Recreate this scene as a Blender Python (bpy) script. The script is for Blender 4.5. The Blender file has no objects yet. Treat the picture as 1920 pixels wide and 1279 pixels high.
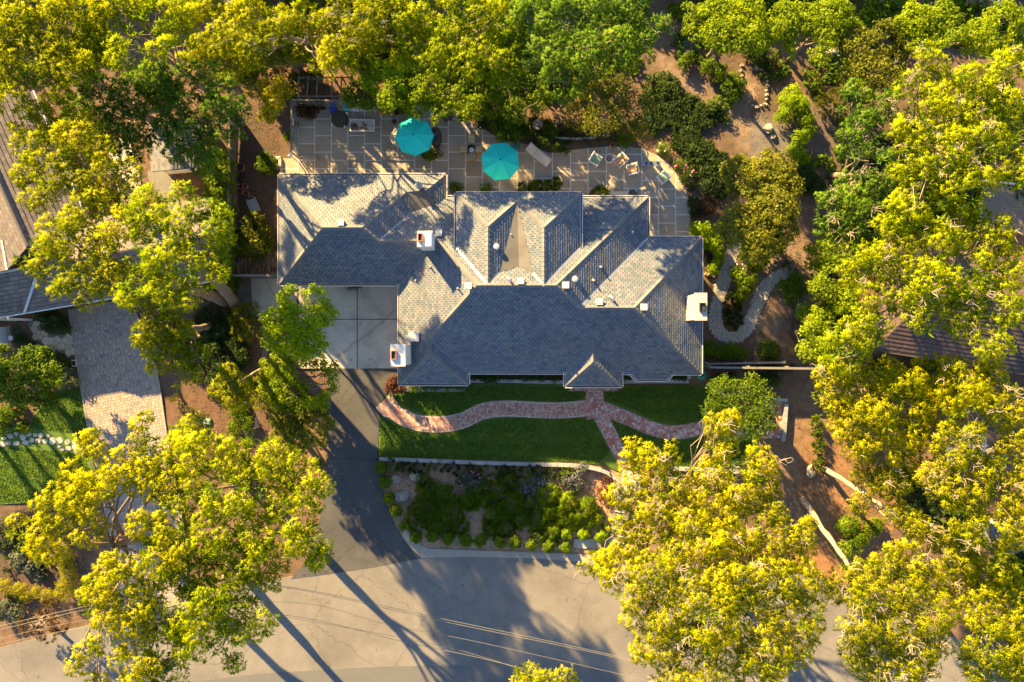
import bpy, math, random
import numpy as np
from mathutils import Vector, Matrix, noise as mnoise

# ------------------------------------------------------------------ camera, sky, sun, exposure
H, F, CX, CY = 54.0, 1400.0, 960.0, 639.5          # drone height, focal length in photo pixels, nadir
scene = bpy.context.scene
COL = scene.collection
cam_d = bpy.data.cameras.new('camera')
cam_d.sensor_width = 36.0
cam_d.lens = 36.0 * F / 1920.0
cam_d.clip_end = 2000.0
cam = bpy.data.objects.new('camera', cam_d)
cam.location = (0, 0, H)
COL.objects.link(cam)
scene.camera = cam

SUN_EL = math.radians(22.5)
SUN_AZ = Vector((-0.60, 0.80)).normalized()
S_DIR = Vector((SUN_AZ.x * math.cos(SUN_EL), SUN_AZ.y * math.cos(SUN_EL), math.sin(SUN_EL)))
world = bpy.data.worlds.new('World')
scene.world = world
world.use_nodes = True
wn = world.node_tree.nodes
sky = wn.new('ShaderNodeTexSky')
sky.sky_type = 'NISHITA'
sky.sun_disc = False
sky.sun_elevation = SUN_EL
sky.sun_rotation = math.atan2(SUN_AZ.x, SUN_AZ.y)
sky.air_density = 1.0
sky.dust_density = 0.4
sky.ozone_density = 2.0
wn['Background'].inputs['Strength'].default_value = 0.057
world.node_tree.links.new(sky.outputs[0], wn['Background'].inputs[0])
sun_d = bpy.data.lights.new('sun', 'SUN')
sun_d.energy = 5.0
sun_d.angle = math.radians(0.6)
sun_d.color = (1.0, 0.68, 0.26)
sun = bpy.data.objects.new('sun', sun_d)
sun.rotation_euler = S_DIR.to_track_quat('Z', 'Y').to_euler()
sun.location = (-20, 30, 30)
COL.objects.link(sun)
scene.view_settings.view_transform = 'Standard'
scene.view_settings.look = 'None'
scene.view_settings.exposure = 2.50
scene.view_settings.gamma = 1.0
scene.cycles.max_bounces = 9
scene.cycles.diffuse_bounces = 7
scene.cycles.transmission_bounces = 7

random.seed(7)
R0 = np.random.default_rng(11)

# ------------------------------------------------------------------ helpers
def P(px, py, z=0.0):
    k = (H - z) / F
    return Vector(((px - CX) * k, (CY - py) * k, z))

def tag(o, label=None, cat=None, group=None, kind=None):
    if label: o['label'] = label
    if cat: o['category'] = cat
    if group: o['group'] = group
    if kind: o['kind'] = kind
    return o

WL = {}
def wloc(o):
    return WL.get(o.name, Vector((0, 0, 0)))

def empty(name, loc, rz=0.0, label=None, cat=None, group=None, kind=None):
    o = bpy.data.objects.new(name, None)
    o.empty_display_size = 0.2
    o.location = loc
    o.rotation_euler = (0, 0, rz)
    COL.objects.link(o)
    WL[o.name] = Vector(loc)
    return tag(o, label, cat, group, kind)

def link_mesh(name, me, mat, parent=None, loc=(0, 0, 0), wl=None):
    o = bpy.data.objects.new(name, me)
    if mat is not None and not me.materials:
        me.materials.append(mat)
    o.parent = parent
    o.location = loc
    COL.objects.link(o)
    WL[o.name] = Vector(wl) if wl is not None else Vector(loc)
    return o

class MB:
    """collects faces; build() links them as one mesh object"""
    def __init__(s):
        s.v = []; s.f = []
    def add(s, vs, fs):
        b = len(s.v)
        s.v += [tuple(q) for q in vs]
        s.f += [tuple(b + i for i in q) for q in fs]
        return s
    def box(s, c, d, rz=0.0, taper=1.0):
        x, y, z = d[0] / 2, d[1] / 2, d[2] / 2
        cs, sn = math.cos(rz), math.sin(rz)
        vs = []
        for sz in (-1, 1):
            t = taper if sz > 0 else 1.0
            for sx, sy in ((-1, -1), (1, -1), (1, 1), (-1, 1)):
                a, b = sx * x * t, sy * y * t
                vs.append((c[0] + a * cs - b * sn, c[1] + a * sn + b * cs, c[2] + sz * z))
        return s.add(vs, [(0, 3, 2, 1), (4, 5, 6, 7), (0, 1, 5, 4), (1, 2, 6, 5), (2, 3, 7, 6), (3, 0, 4, 7)])
    def prism(s, poly, z0, z1, inset=0.0):
        n = len(poly)
        cx = sum(p[0] for p in poly) / n; cy = sum(p[1] for p in poly) / n
        top = [(p[0] + (cx - p[0]) * inset, p[1] + (cy - p[1]) * inset, z1) for p in poly]
        vs = [(p[0], p[1], z0) for p in poly] + top
        fs = [tuple(range(n, 2 * n)), tuple(range(n - 1, -1, -1))]
        fs += [(i, (i + 1) % n, n + (i + 1) % n, n + i) for i in range(n)]
        return s.add(vs, fs)
    def tube(s, path, radii, n=6, cap=True):
        path = [Vector(p) for p in path]
        m = len(path)
        vs = []
        for i, p in enumerate(path):
            d = (path[min(i + 1, m - 1)] - path[max(i - 1, 0)])
            if d.length < 1e-6: d = Vector((0, 0, 1))
            d.normalize()
            u = d.cross(Vector((0, 0, 1)) if abs(d.z) < 0.9 else Vector((1, 0, 0))).normalized()
            w = d.cross(u)
            r = radii[i] if hasattr(radii, '__len__') else radii
            for k in range(n):
                a = 2 * math.pi * k / n
                vs.append(p + u * (math.cos(a) * r) + w * (math.sin(a) * r))
        fs = []
        for i in range(m - 1):
            for k in range(n):
                fs.append((i * n + k, i * n + (k + 1) % n, (i + 1) * n + (k + 1) % n, (i + 1) * n + k))
        if cap:
            fs.append(tuple(range(n - 1, -1, -1)))
            fs.append(tuple(range((m - 1) * n, m * n)))
        return s.add(vs, fs)
    def lathe(s, c, prof, n=16, sx=1.0, sy=1.0):
        vs = []
        for r, z in prof:
            for k in range(n):
                a = 2 * math.pi * k / n
                vs.append((c[0] + r * sx * math.cos(a), c[1] + r * sy * math.sin(a), c[2] + z))
        m = len(prof)
        fs = [(i * n + k, i * n + (k + 1) % n, (i + 1) * n + (k + 1) % n, (i + 1) * n + k) for i in range(m - 1) for k in range(n)]
        fs.append(tuple(range(n - 1, -1, -1)))
        fs.append(tuple(range((m - 1) * n, m * n)))
        return s.add(vs, fs)
    def build(s, name, mat, parent=None, world=True, origin=None, smooth=False, kind=None):
        o0 = Vector((0, 0, 0))
        if parent is not None and world:
            o0 = wloc(parent)
        elif origin is not None:
            o0 = Vector(origin)
        me = bpy.data.meshes.new(name)
        me.from_pydata([(x - o0.x, y - o0.y, z - o0.z) for x, y, z in s.v], [], s.f)
        if smooth:
            me.polygons.foreach_set('use_smooth', [True] * len(me.polygons))
        me.update()
        loc = (0, 0, 0) if parent is not None else tuple(o0)
        o = link_mesh(name, me, mat, parent, loc, o0)
        if kind: o['kind'] = kind
        return o

def np_mesh(name, V, Fc, mat, parent=None, origin=None, tint=None, kind=None, smooth=False, normals=None):
    """V (n,3), Fc (m,k) numpy; all faces the same size"""
    o0 = wloc(parent) if parent is not None else Vector(origin or (0, 0, 0))
    V = np.asarray(V, dtype=np.float32) - np.array(o0, dtype=np.float32)
    Fc = np.asarray(Fc, dtype=np.int32)
    m, k = Fc.shape
    me = bpy.data.meshes.new(name)
    me.vertices.add(len(V)); me.vertices.foreach_set('co', V.ravel())
    me.loops.add(m * k); me.loops.foreach_set('vertex_index', Fc.ravel())
    me.polygons.add(m)
    me.polygons.foreach_set('loop_start', np.arange(m, dtype=np.int32) * k)
    if smooth: me.polygons.foreach_set('use_smooth', np.ones(m, dtype=bool))
    if tint is not None:
        at = me.attributes.new('tint', 'FLOAT', 'POINT')
        at.data.foreach_set('value', np.asarray(tint, dtype=np.float32))
    if normals is not None:
        an = me.attributes.new('custom_normal', 'FLOAT_VECTOR', 'POINT')
        an.data.foreach_set('vector', np.asarray(normals, dtype=np.float32).ravel())
    me.update(calc_edges=True)
    o = link_mesh(name, me, mat, parent, (0, 0, 0) if parent is not None else tuple(o0), o0)
    if kind: o['kind'] = kind
    return o

def spline(pts, n=8):
    pts = [Vector(p) for p in pts]
    out = []
    for i in range(len(pts) - 1):
        p0 = pts[max(i - 1, 0)]; p1 = pts[i]; p2 = pts[i + 1]; p3 = pts[min(i + 2, len(pts) - 1)]
        for k in range(n):
            t = k / n
            out.append(0.5 * (2 * p1 + (p2 - p0) * t + (2 * p0 - 5 * p1 + 4 * p2 - p3) * t * t + (3 * p1 - p0 - 3 * p2 + p3) * t ** 3))
    out.append(pts[-1])
    return out

def resample(path, step):
    d = [0.0]
    for a, b in zip(path, path[1:]): d.append(d[-1] + (b - a).length)
    n = max(1, int(round(d[-1] / step)))
    out = []; j = 0
    for i in range(n + 1):
        s = d[-1] * i / n
        while j < len(d) - 2 and d[j + 1] < s: j += 1
        t = (s - d[j]) / max(d[j + 1] - d[j], 1e-9)
        out.append(path[j].lerp(path[j + 1], t))
    return out

def clip_poly(poly, rect):
    """clip any polygon (2-D) by an axis-aligned rectangle"""
    x0, y0, x1, y1 = rect
    for ax, lim, sg in ((0, x0, 1), (0, x1, -1), (1, y0, 1), (1, y1, -1)):
        out = []
        n = len(poly)
        for i in range(n):
            a, b = poly[i], poly[(i + 1) % n]
            da, db = sg * (a[ax] - lim), sg * (b[ax] - lim)
            if da >= 0: out.append(a)
            if (da >= 0) != (db >= 0):
                t = da / (da - db)
                out.append((a[0] + (b[0] - a[0]) * t, a[1] + (b[1] - a[1]) * t))
        poly = out
        if len(poly) < 3: return []
    q = []
    for p in poly:
        if not q or abs(p[0] - q[-1][0]) + abs(p[1] - q[-1][1]) > 1e-4: q.append(p)
    if len(q) > 1 and abs(q[0][0] - q[-1][0]) + abs(q[0][1] - q[-1][1]) < 1e-4: q.pop()
    return q if len(q) >= 3 else []

def area2(p):
    return 0.5 * sum(p[i][0] * p[(i + 1) % len(p)][1] - p[(i + 1) % len(p)][0] * p[i][1] for i in range(len(p)))

def inside(pt, poly):
    r = False
    n = len(poly)
    for i in range(n):
        a, b = poly[i], poly[(i + 1) % n]
        if (a[1] > pt[1]) != (b[1] > pt[1]) and pt[0] < (b[0] - a[0]) * (pt[1] - a[1]) / (b[1] - a[1]) + a[0]: r = not r
    return r

# ------------------------------------------------------------------ materials
def new_mat(name):
    m = bpy.data.materials.new(name)
    m.use_nodes = True
    nt = m.node_tree
    return m, nt, nt.nodes, nt.links, nt.nodes['Principled BSDF']

def ramp(nodes, cols, interp='LINEAR'):
    r = nodes.new('ShaderNodeValToRGB')
    r.color_ramp.interpolation = interp
    el = r.color_ramp.elements
    n = len(cols)
    for i, c in enumerate(cols):
        pos = i / (n - 1) if interp == 'LINEAR' else i / n
        e = el[i] if i < 2 else el.new(pos)
        e.position = pos
        e.color = (*c[:3], 1)
    return r

def noise_node(nt, scale, detail=4, rough=0.6, world=True):
    g = nt.nodes.new('ShaderNodeNewGeometry') if world else nt.nodes.new('ShaderNodeTexCoord')
    n = nt.nodes.new('ShaderNodeTexNoise')
    n.inputs['Scale'].default_value = scale
    n.inputs['Detail'].default_value = detail
    n.inputs['Roughness'].default_value = rough
    nt.links.new(g.outputs['Position' if world else 'Object'], n.inputs['Vector'])
    return n

def mix_rgb(nt, fac, a, b, mode='MIX'):
    m = nt.nodes.new('ShaderNodeMix')
    m.data_type = 'RGBA'
    m.blend_type = mode
    for sock, val in ((m.inputs[0], fac), (m.inputs[6], a), (m.inputs[7], b)):
        if isinstance(val, bpy.types.NodeSocket): nt.links.new(val, sock)
        elif isinstance(val, (int, float)): sock.default_value = val
        else: sock.default_value = (*val[:3], 1)
    return m.outputs[2]

def add_bump(nt, bs, src, strength=0.3, dist=0.02):
    b = nt.nodes.new('ShaderNodeBump')
    b.inputs['Strength'].default_value = strength
    b.inputs['Distance'].default_value = dist
    nt.links.new(src, b.inputs['Height'])
    nt.links.new(b.outputs[0], bs.inputs['Normal'])

def stained(name, cols, scale=3.0, fine=40.0, finev=0.35, rough=0.85, bump=0.3, big=None, metal=0.0, cracks=None):
    """mottled surface: ramp over a coarse noise, darkened and lightened by a fine grain"""
    m, nt, nd, lk, bs = new_mat(name)
    n1 = noise_node(nt, scale, 6, 0.65)
    r = ramp(nd, cols)
    lk.new(n1.outputs[0], r.inputs[0])
    n2 = noise_node(nt, fine, 3, 0.7)
    g = ramp(nd, [(1 - finev,) * 3, (1 + finev,) * 3])
    g.color_ramp.elements[0].position = 0.3; g.color_ramp.elements[1].position = 0.7
    lk.new(n2.outputs[0], g.inputs[0])
    c = mix_rgb(nt, 1.0, r.outputs[0], g.outputs[0], 'MULTIPLY')
    if big:
        n3 = noise_node(nt, big[0], 3, 0.5)
        g3 = ramp(nd, [(1, 1, 1), big[1]])
        g3.color_ramp.elements[0].position = 0.45; g3.color_ramp.elements[1].position = 0.68
        lk.new(n3.outputs[0], g3.inputs[0])
        c = mix_rgb(nt, 1.0, c, g3.outputs[0], 'MULTIPLY')
    if cracks:                                       # wandering cracks and dark drips
        vo = nd.new('ShaderNodeTexVoronoi'); vo.feature = 'DISTANCE_TO_EDGE'; vo.inputs['Scale'].default_value = cracks
        wob = noise_node(nt, cracks * 6, 4, .7)
        g_ = nd.new('ShaderNodeNewGeometry')
        ad = nd.new('ShaderNodeVectorMath'); ad.operation = 'MULTIPLY_ADD'
        ad.inputs[1].default_value = (.9, .9, .9)
        lk.new(wob.outputs['Color'], ad.inputs[0]); lk.new(g_.outputs['Position'], ad.inputs[2]); lk.new(ad.outputs[0], vo.inputs['Vector'])
        cr = ramp(nd, [(.72, .72, .73), (1, 1, 1)]); cr.color_ramp.elements[0].position = .002; cr.color_ramp.elements[1].position = .007
        lk.new(vo.outputs['Distance'], cr.inputs[0])
        c = mix_rgb(nt, 1.0, c, cr.outputs[0], 'MULTIPLY')
        sp_ = noise_node(nt, 2.7, 2, .5); sr = ramp(nd, [(1, 1, 1), (.62, .62, .62)]); sr.color_ramp.elements[0].position = .66; sr.color_ramp.elements[1].position = .74
        lk.new(sp_.outputs[0], sr.inputs[0]); c = mix_rgb(nt, 1.0, c, sr.outputs[0], 'MULTIPLY')
    lk.new(c, bs.inputs['Base Color'])
    bs.inputs['Roughness'].default_value = rough
    bs.inputs['Metallic'].default_value = metal
    if bump: add_bump(nt, bs, n2.outputs[0], bump)
    return m

def pieces(name, cols, grain=30.0, gv=0.3, rough=0.8, stain=None, attr=None):
    """one colour of the ramp for each loose piece (brick, slate, stone), with grain on top"""
    m, nt, nd, lk, bs = new_mat(name)
    if attr == 'object':
        src = nd.new('ShaderNodeObjectInfo').outputs['Random']
    else:
        src = nd.new('ShaderNodeNewGeometry').outputs['Random Per Island']
    r = ramp(nd, cols)
    lk.new(src, r.inputs[0])
    n2 = noise_node(nt, grain, 4, 0.7)
    g = ramp(nd, [(1 - gv,) * 3, (1 + gv,) * 3])
    g.color_ramp.elements[0].position = 0.3; g.color_ramp.elements[1].position = 0.7
    lk.new(n2.outputs[0], g.inputs[0])
    c = mix_rgb(nt, 1.0, r.outputs[0], g.outputs[0], 'MULTIPLY')
    if stain:
        n3 = noise_node(nt, stain[0], 5, 0.6)
        g3 = ramp(nd, [(1, 1, 1), stain[1]])
        g3.color_ramp.elements[0].position = 0.4; g3.color_ramp.elements[1].position = 0.7
        lk.new(n3.outputs[0], g3.inputs[0])
        c = mix_rgb(nt, 1.0, c, g3.outputs[0], 'MULTIPLY')
    lk.new(c, bs.inputs['Base Color'])
    bs.inputs['Roughness'].default_value = rough
    add_bump(nt, bs, n2.outputs[0], 0.25)
    return m

def plain(name, col, rough=0.5, metal=0.0, var=0.08):
    return stained(name, [tuple(c * (1 - var) for c in col), tuple(min(1, c * (1 + var)) for c in col)], 5.0, 60.0, 0.06, rough, 0.05, None, metal)

def leafy(name, cols, trans=0.35, tcol=None, rough=0.55):
    """foliage: colour of each clump from its tint; leaves let some light through"""
    m, nt, nd, lk, bs = new_mat(name)
    nd.remove(bs)
    at = nd.new('ShaderNodeAttribute'); at.attribute_name = 'tint'
    r = ramp(nd, cols)
    lk.new(at.outputs['Fac'], r.inputs[0])
    d = nd.new('ShaderNodeBsdfDiffuse'); t = nd.new('ShaderNodeBsdfTranslucent')
    lk.new(r.outputs[0], d.inputs[0])
    tc = mix_rgb(nt, 1.0, r.outputs[0], tcol or (1.5, 1.25, 0.5), 'MULTIPLY')
    lk.new(tc, t.inputs[0])
    mx = nd.new('ShaderNodeMixShader'); mx.inputs[0].default_value = trans
    lk.new(d.outputs[0], mx.inputs[1]); lk.new(t.outputs[0], mx.inputs[2])
    gl = nd.new('ShaderNodeBsdfGlossy'); gl.inputs['Roughness'].default_value = rough
    gl.inputs[0].default_value = (0.8, 0.8, 0.7, 1)
    m2 = nd.new('ShaderNodeMixShader'); m2.inputs[0].default_value = 0.008
    lk.new(mx.outputs[0], m2.inputs[1]); lk.new(gl.outputs[0], m2.inputs[2])
    lk.new(m2.outputs[0], nd['Material Output'].inputs[0])
    return m

M = {}
M['slate'] = pieces('slate', [(.080, .108, .148), (.125, .145, .182), (.17, .184, .215), (.095, .138, .172), (.14, .14, .182), (.185, .19, .205), (.11, .14, .168)], 25, .22, .62, (0.6, (.86, .84, .82)))
M['cap'] = pieces('cap_slate', [(.11, .115, .125), (.16, .163, .17), (.13, .135, .145)], 25, .2, .65)
M['roofbase'] = plain('roof_underlay', (.035, .036, .04), .9)
M['membrane'] = stained('roof_membrane', [(.10, .098, .10), (.15, .142, .138)], 1.5, 25, .12, .8, .1, (.8, (.78, .76, .75)))
M['flash'] = plain('metal_flashing', (.42, .42, .44), .4, .6)
M['gutter'] = plain('painted_gutter', (.64, .57, .53), .5)
M['gutterin'] = plain('gutter_trough', (.05, .045, .04), .8)
M['stucco'] = stained('white_stucco', [(.62, .61, .58), (.76, .74, .71)], 2.5, 30, .08, .9, .2, (1.5, (.8, .79, .76)))
M['lichen'] = stained('lichened_stucco', [(.28, .27, .25), (.62, .60, .55)], 5.0, 22, .3, .9, .3)
M['wallpaint'] = plain('wall_paint', (.55, .50, .43), .85)
M['glass'] = plain('window_glass', (.03, .04, .05), .08)
M['white'] = plain('white_paint', (.74, .73, .71), .45)
M['vent'] = stained('white_vent', [(.42, .41, .40), (.66, .65, .63)], 4, 20, .15, .5, .1)
M['darkmetal'] = plain('dark_metal', (.03, .032, .036), .4, .5)
M['greymetal'] = plain('grey_metal', (.33, .34, .36), .4, .7)
M['black'] = plain('black_plastic', (.012, .012, .013), .55)
M['terracotta'] = stained('terracotta', [(.26, .10, .06), (.38, .17, .10)], 6, 40, .15, .85, .15)
M['soil'] = stained('potting_soil', [(.03, .02, .014), (.07, .045, .03)], 9, 40, .5, .95, .6)
M['slab'] = pieces('aggregate_slab', [(.31, .28, .238), (.385, .343, .288), (.34, .307, .262), (.41, .362, .302)], 38, .42, .9, (.7, (.84, .80, .73)), 'object')
M['grout'] = stained('pale_grout', [(.60, .57, .52), (.74, .71, .66)], 3, 30, .12, .9, .1)
M['concrete'] = stained('driveway_concrete', [(.45, .405, .345), (.64, .585, .51)], 1.4, 30, .14, .85, .12, (.45, (.66, .65, .64)), 0, .07)
M['asphalt'] = stained('driveway_asphalt', [(.042, .044, .050), (.070, .070, .075)], 1.6, 40, .28, .8, .25, (.4, (1.35, 1.3, 1.25)), 0, .12)
M['road'] = stained('road_asphalt', [(.135, .127, .121), (.235, .22, .203)], 1.1, 30, .25, .85, .25, (.25, (.74, .74, .75)), 0, .16)
M['patch'] = stained('road_patch', [(.10, .10, .105), (.145, .145, .148)], 1.2, 55, .25, .85, .25)
M['gravelly'] = stained('gravel_shoulder', [(.27, .235, .20), (.40, .36, .31)], 2.5, 45, .45, .95, .5)
M['lawn'] = stained('mown_lawn', [(.048, .108, .009), (.082, .150, .013)], 2.2, 50, .45, .9, .5, (.5, (1.5, 1.25, .9)))
M['brick'] = pieces('brick', [(.38, .13, .09), (.50, .25, .20), (.32, .11, .09), (.58, .45, .42), (.42, .18, .13), (.66, .58, .55), (.18, .08, .09)], 40, .3, .85)
M['brickl'] = pieces('sandy_brick', [(.44, .21, .155), (.56, .33, .26), (.36, .16, .125), (.62, .46, .38), (.48, .26, .20), (.27, .12, .10)], 40, .3, .85)
M['palebrick'] = pieces('pale_brick', [(.55, .42, .36), (.68, .58, .52), (.48, .30, .24), (.62, .50, .44)], 40, .25, .85)
M['mortar'] = stained('sand_joint', [(.16, .13, .11), (.24, .20, .17)], 5, 50, .2, .95, .2)
M['paver'] = pieces('cobble_paver', [(.29, .23, .19), (.40, .315, .25), (.34, .295, .265), (.26, .24, .235), (.44, .355, .28), (.21, .185, .175)], 40, .25, .85)
M['flag'] = pieces('flagstone', [(.50, .36, .23), (.60, .47, .33), (.42, .31, .22), (.62, .52, .41), (.52, .40, .25)], 20, .25, .85, None, 'object')
M['stepstone'] = pieces('stepping_stone', [(.42, .37, .31), (.52, .48, .42), (.36, .31, .27), (.48, .43, .36)], 14, .25, .85, None, 'object')
M['bluestone'] = pieces('bluestone_cap', [(.24, .25, .265), (.32, .33, .34), (.28, .29, .31)], 22, .2, .8, None, 'object')
M['wallstone'] = stained('garden_wall_block', [(.13, .12, .115), (.2, .19, .18)], 4, 25, .3, .9, .4)
M['rock'] = stained('boulder', [(.24, .19, .14), (.46, .39, .31)], 2.5, 20, .3, .9, .6)
M['greyrock'] = stained('grey_boulder', [(.13, .125, .12), (.42, .40, .36)], 5, 18, .4, .9, .8)
M['pebble'] = pieces('path_pebble', [(.30, .27, .23), (.46, .43, .39), (.22, .195, .17), (.55, .52, .48), (.36, .31, .26)], 30, .2, .85)
M['wood'] = stained('weathered_wood', [(.13, .10, .075), (.22, .175, .13)], 4, 40, .3, .85, .3)
M['greywood'] = stained('grey_wood', [(.15, .14, .13), (.24, .23, .215)], 4, 40, .3, .85, .3)
M['tanwood'] = stained('tan_wood', [(.30, .20, .11), (.42, .30, .18)], 5, 40, .2, .75, .2)
M['log'] = pieces('split_log', [(.20, .12, .06), (.34, .22, .11), (.11, .08, .055), (.42, .29, .16), (.16, .13, .11)], 25, .35, .9, None, 'object')
M['bark'] = stained('pine_bark', [(.12, .085, .06), (.26, .20, .15)], 6, 25, .4, .95, .8)
M['palebark'] = stained('pale_bark', [(.17, .13, .095), (.44, .37, .29)], 3.5, 25, .3, .95, .6)
M['teal'] = stained('teal_canvas', [(.003, .60, .56), (.012, .78, .72)], 2.2, 14, .08, .8, .15)
M['tealpaint'] = plain('teal_paint', (.02, .24, .21), .6)
M['turq'] = plain('turquoise_cloth', (.03, .42, .52), .7)
M['blue'] = plain('blue_cushion', (.02, .06, .36), .7)
M['yellow'] = plain('yellow_plastic', (.50, .33, .02), .6)
M['brown'] = stained('brown_cover', [(.045, .035, .03), (.085, .068, .055)], 3, 40, .2, .8, .3)
M['charcoal'] = plain('charcoal_cover', (.035, .037, .04), .6)
M['mint'] = plain('mint_cushion', (.30, .46, .34), .85)
M['cream'] = plain('cream_cushion', (.55, .50, .42), .85)
M['sling'] = plain('sling_fabric', (.66, .58, .52), .8)
M['hose'] = plain('teal_hose', (.01, .33, .26), .45)
M['greenhose'] = plain('green_hose', (.008, .12, .06), .5)
M['wire'] = plain('power_cable', (.20, .185, .16), .5)
M['tarp'] = plain('pale_blue_tarp', (.42, .46, .55), .6)
M['boxgreen'] = plain('pale_green_plastic', (.22, .34, .29), .6)
M['tableglass'] = plain('glass_table_top', (.28, .27, .25), .12)
M['red'] = plain('red_plastic', (.38, .03, .02), .5)
M['roofleft'] = pieces('concrete_roof_tile', [(.115, .095, .09), (.18, .145, .13), (.13, .12, .125), (.22, .175, .15), (.095, .082, .082)], 25, .25, .8)
M['roofright'] = pieces('clay_roof_tile', [(.085, .058, .052), (.12, .078, .068), (.07, .05, .048), (.14, .09, .078)], 25, .25, .8)
M['shedroof'] = pieces('grey_shingle', [(.13, .13, .14), (.18, .175, .18), (.10, .10, .11)], 25, .25, .85)
M['petal_pink'] = plain('pink_petals', (.62, .10, .28), .7)
M['petal_white'] = plain('white_petals', (.7, .66, .62), .7)
M['petal_violet'] = plain('violet_petals', (.16, .10, .42), .7)
M['petal_yellow'] = plain('yellow_petals', (.7, .5, .03), .7)

def striped(name, cols, scale):
    m, nt, nd, lk, bs = new_mat(name)
    tc = nd.new('ShaderNodeTexCoord'); sp = nd.new('ShaderNodeSeparateXYZ')
    lk.new(tc.outputs['Object'], sp.inputs[0])
    ml = nd.new('ShaderNodeMath'); ml.operation = 'MULTIPLY'; ml.inputs[1].default_value = scale
    fr = nd.new('ShaderNodeMath'); fr.operation = 'FRACT'
    lk.new(sp.outputs['X'], ml.inputs[0]); lk.new(ml.outputs[0], fr.inputs[0])
    r = ramp(nd, cols, 'CONSTANT')
    lk.new(fr.outputs[0], r.inputs[0]); lk.new(r.outputs[0], bs.inputs['Base Color'])
    bs.inputs['Roughness'].default_value = .85
    return m
M['stripe'] = striped('striped_cushion', [(.5, .17, .05), (.55, .47, .34), (.22, .05, .04), (.30, .40, .30), (.58, .50, .36), (.45, .25, .10)], 2.1)
M['stripe2'] = striped('faded_stripe', [(.55, .46, .28), (.28, .40, .32), (.62, .56, .42), (.42, .20, .10), (.44, .46, .30)], 4.5)

# foliage tints run dark to light; higher ones put sunlight into the bright pines
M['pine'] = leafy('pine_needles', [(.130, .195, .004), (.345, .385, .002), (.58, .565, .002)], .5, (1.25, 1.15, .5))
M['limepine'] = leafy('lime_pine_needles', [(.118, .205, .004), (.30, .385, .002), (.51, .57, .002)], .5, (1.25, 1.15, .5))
M['shadepine'] = leafy('shaded_pine_needles', [(.065, .145, .020), (.125, .235, .020), (.22, .34, .018)], .42, (1.25, 1.15, .5))  # pine needles with the shade of overshadowed crowns put into the colour
M['olive'] = leafy('olive_leaves', [(.085, .105, .014), (.155, .175, .016), (.26, .265, .022)], .36)
M['oak'] = leafy('oak_leaves', [(.068, .125, .006), (.145, .225, .006), (.27, .36, .006)], .42)
M['lime'] = leafy('lime_leaves', [(.13, .22, .006), (.22, .34, .006), (.33, .46, .006)], .45)
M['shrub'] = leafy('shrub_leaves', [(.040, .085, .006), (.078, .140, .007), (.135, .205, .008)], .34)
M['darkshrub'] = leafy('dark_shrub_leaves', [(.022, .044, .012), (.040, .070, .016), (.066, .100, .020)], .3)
M['grey'] = leafy('grey_green_leaves', [(.06, .075, .05), (.11, .13, .09), (.17, .19, .14)], .3, (1.2, 1.15, .8))
M['rust'] = leafy('rusty_leaves', [(.05, .03, .016), (.10, .06, .03), (.16, .11, .05)], .3, (1.4, 1.0, .5))
M['gold'] = leafy('golden_leaves', [(.15, .17, .008), (.27, .28, .008), (.38, .38, .01)], .45)
M['copper'] = leafy('copper_leaves', [(.045, .018, .016), (.09, .035, .025), (.15, .07, .045)], .3, (1.4, 1.0, .6))
M['grassblade'] = leafy('grass_blades', [(.044, .104, .007), (.074, .145, .010), (.115, .185, .014)], .3)
M['litter'] = pieces('leaf_litter', [(.10, .06, .035), (.17, .11, .06), (.07, .045, .03), (.24, .17, .10)], 20, .3, .95)
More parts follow.
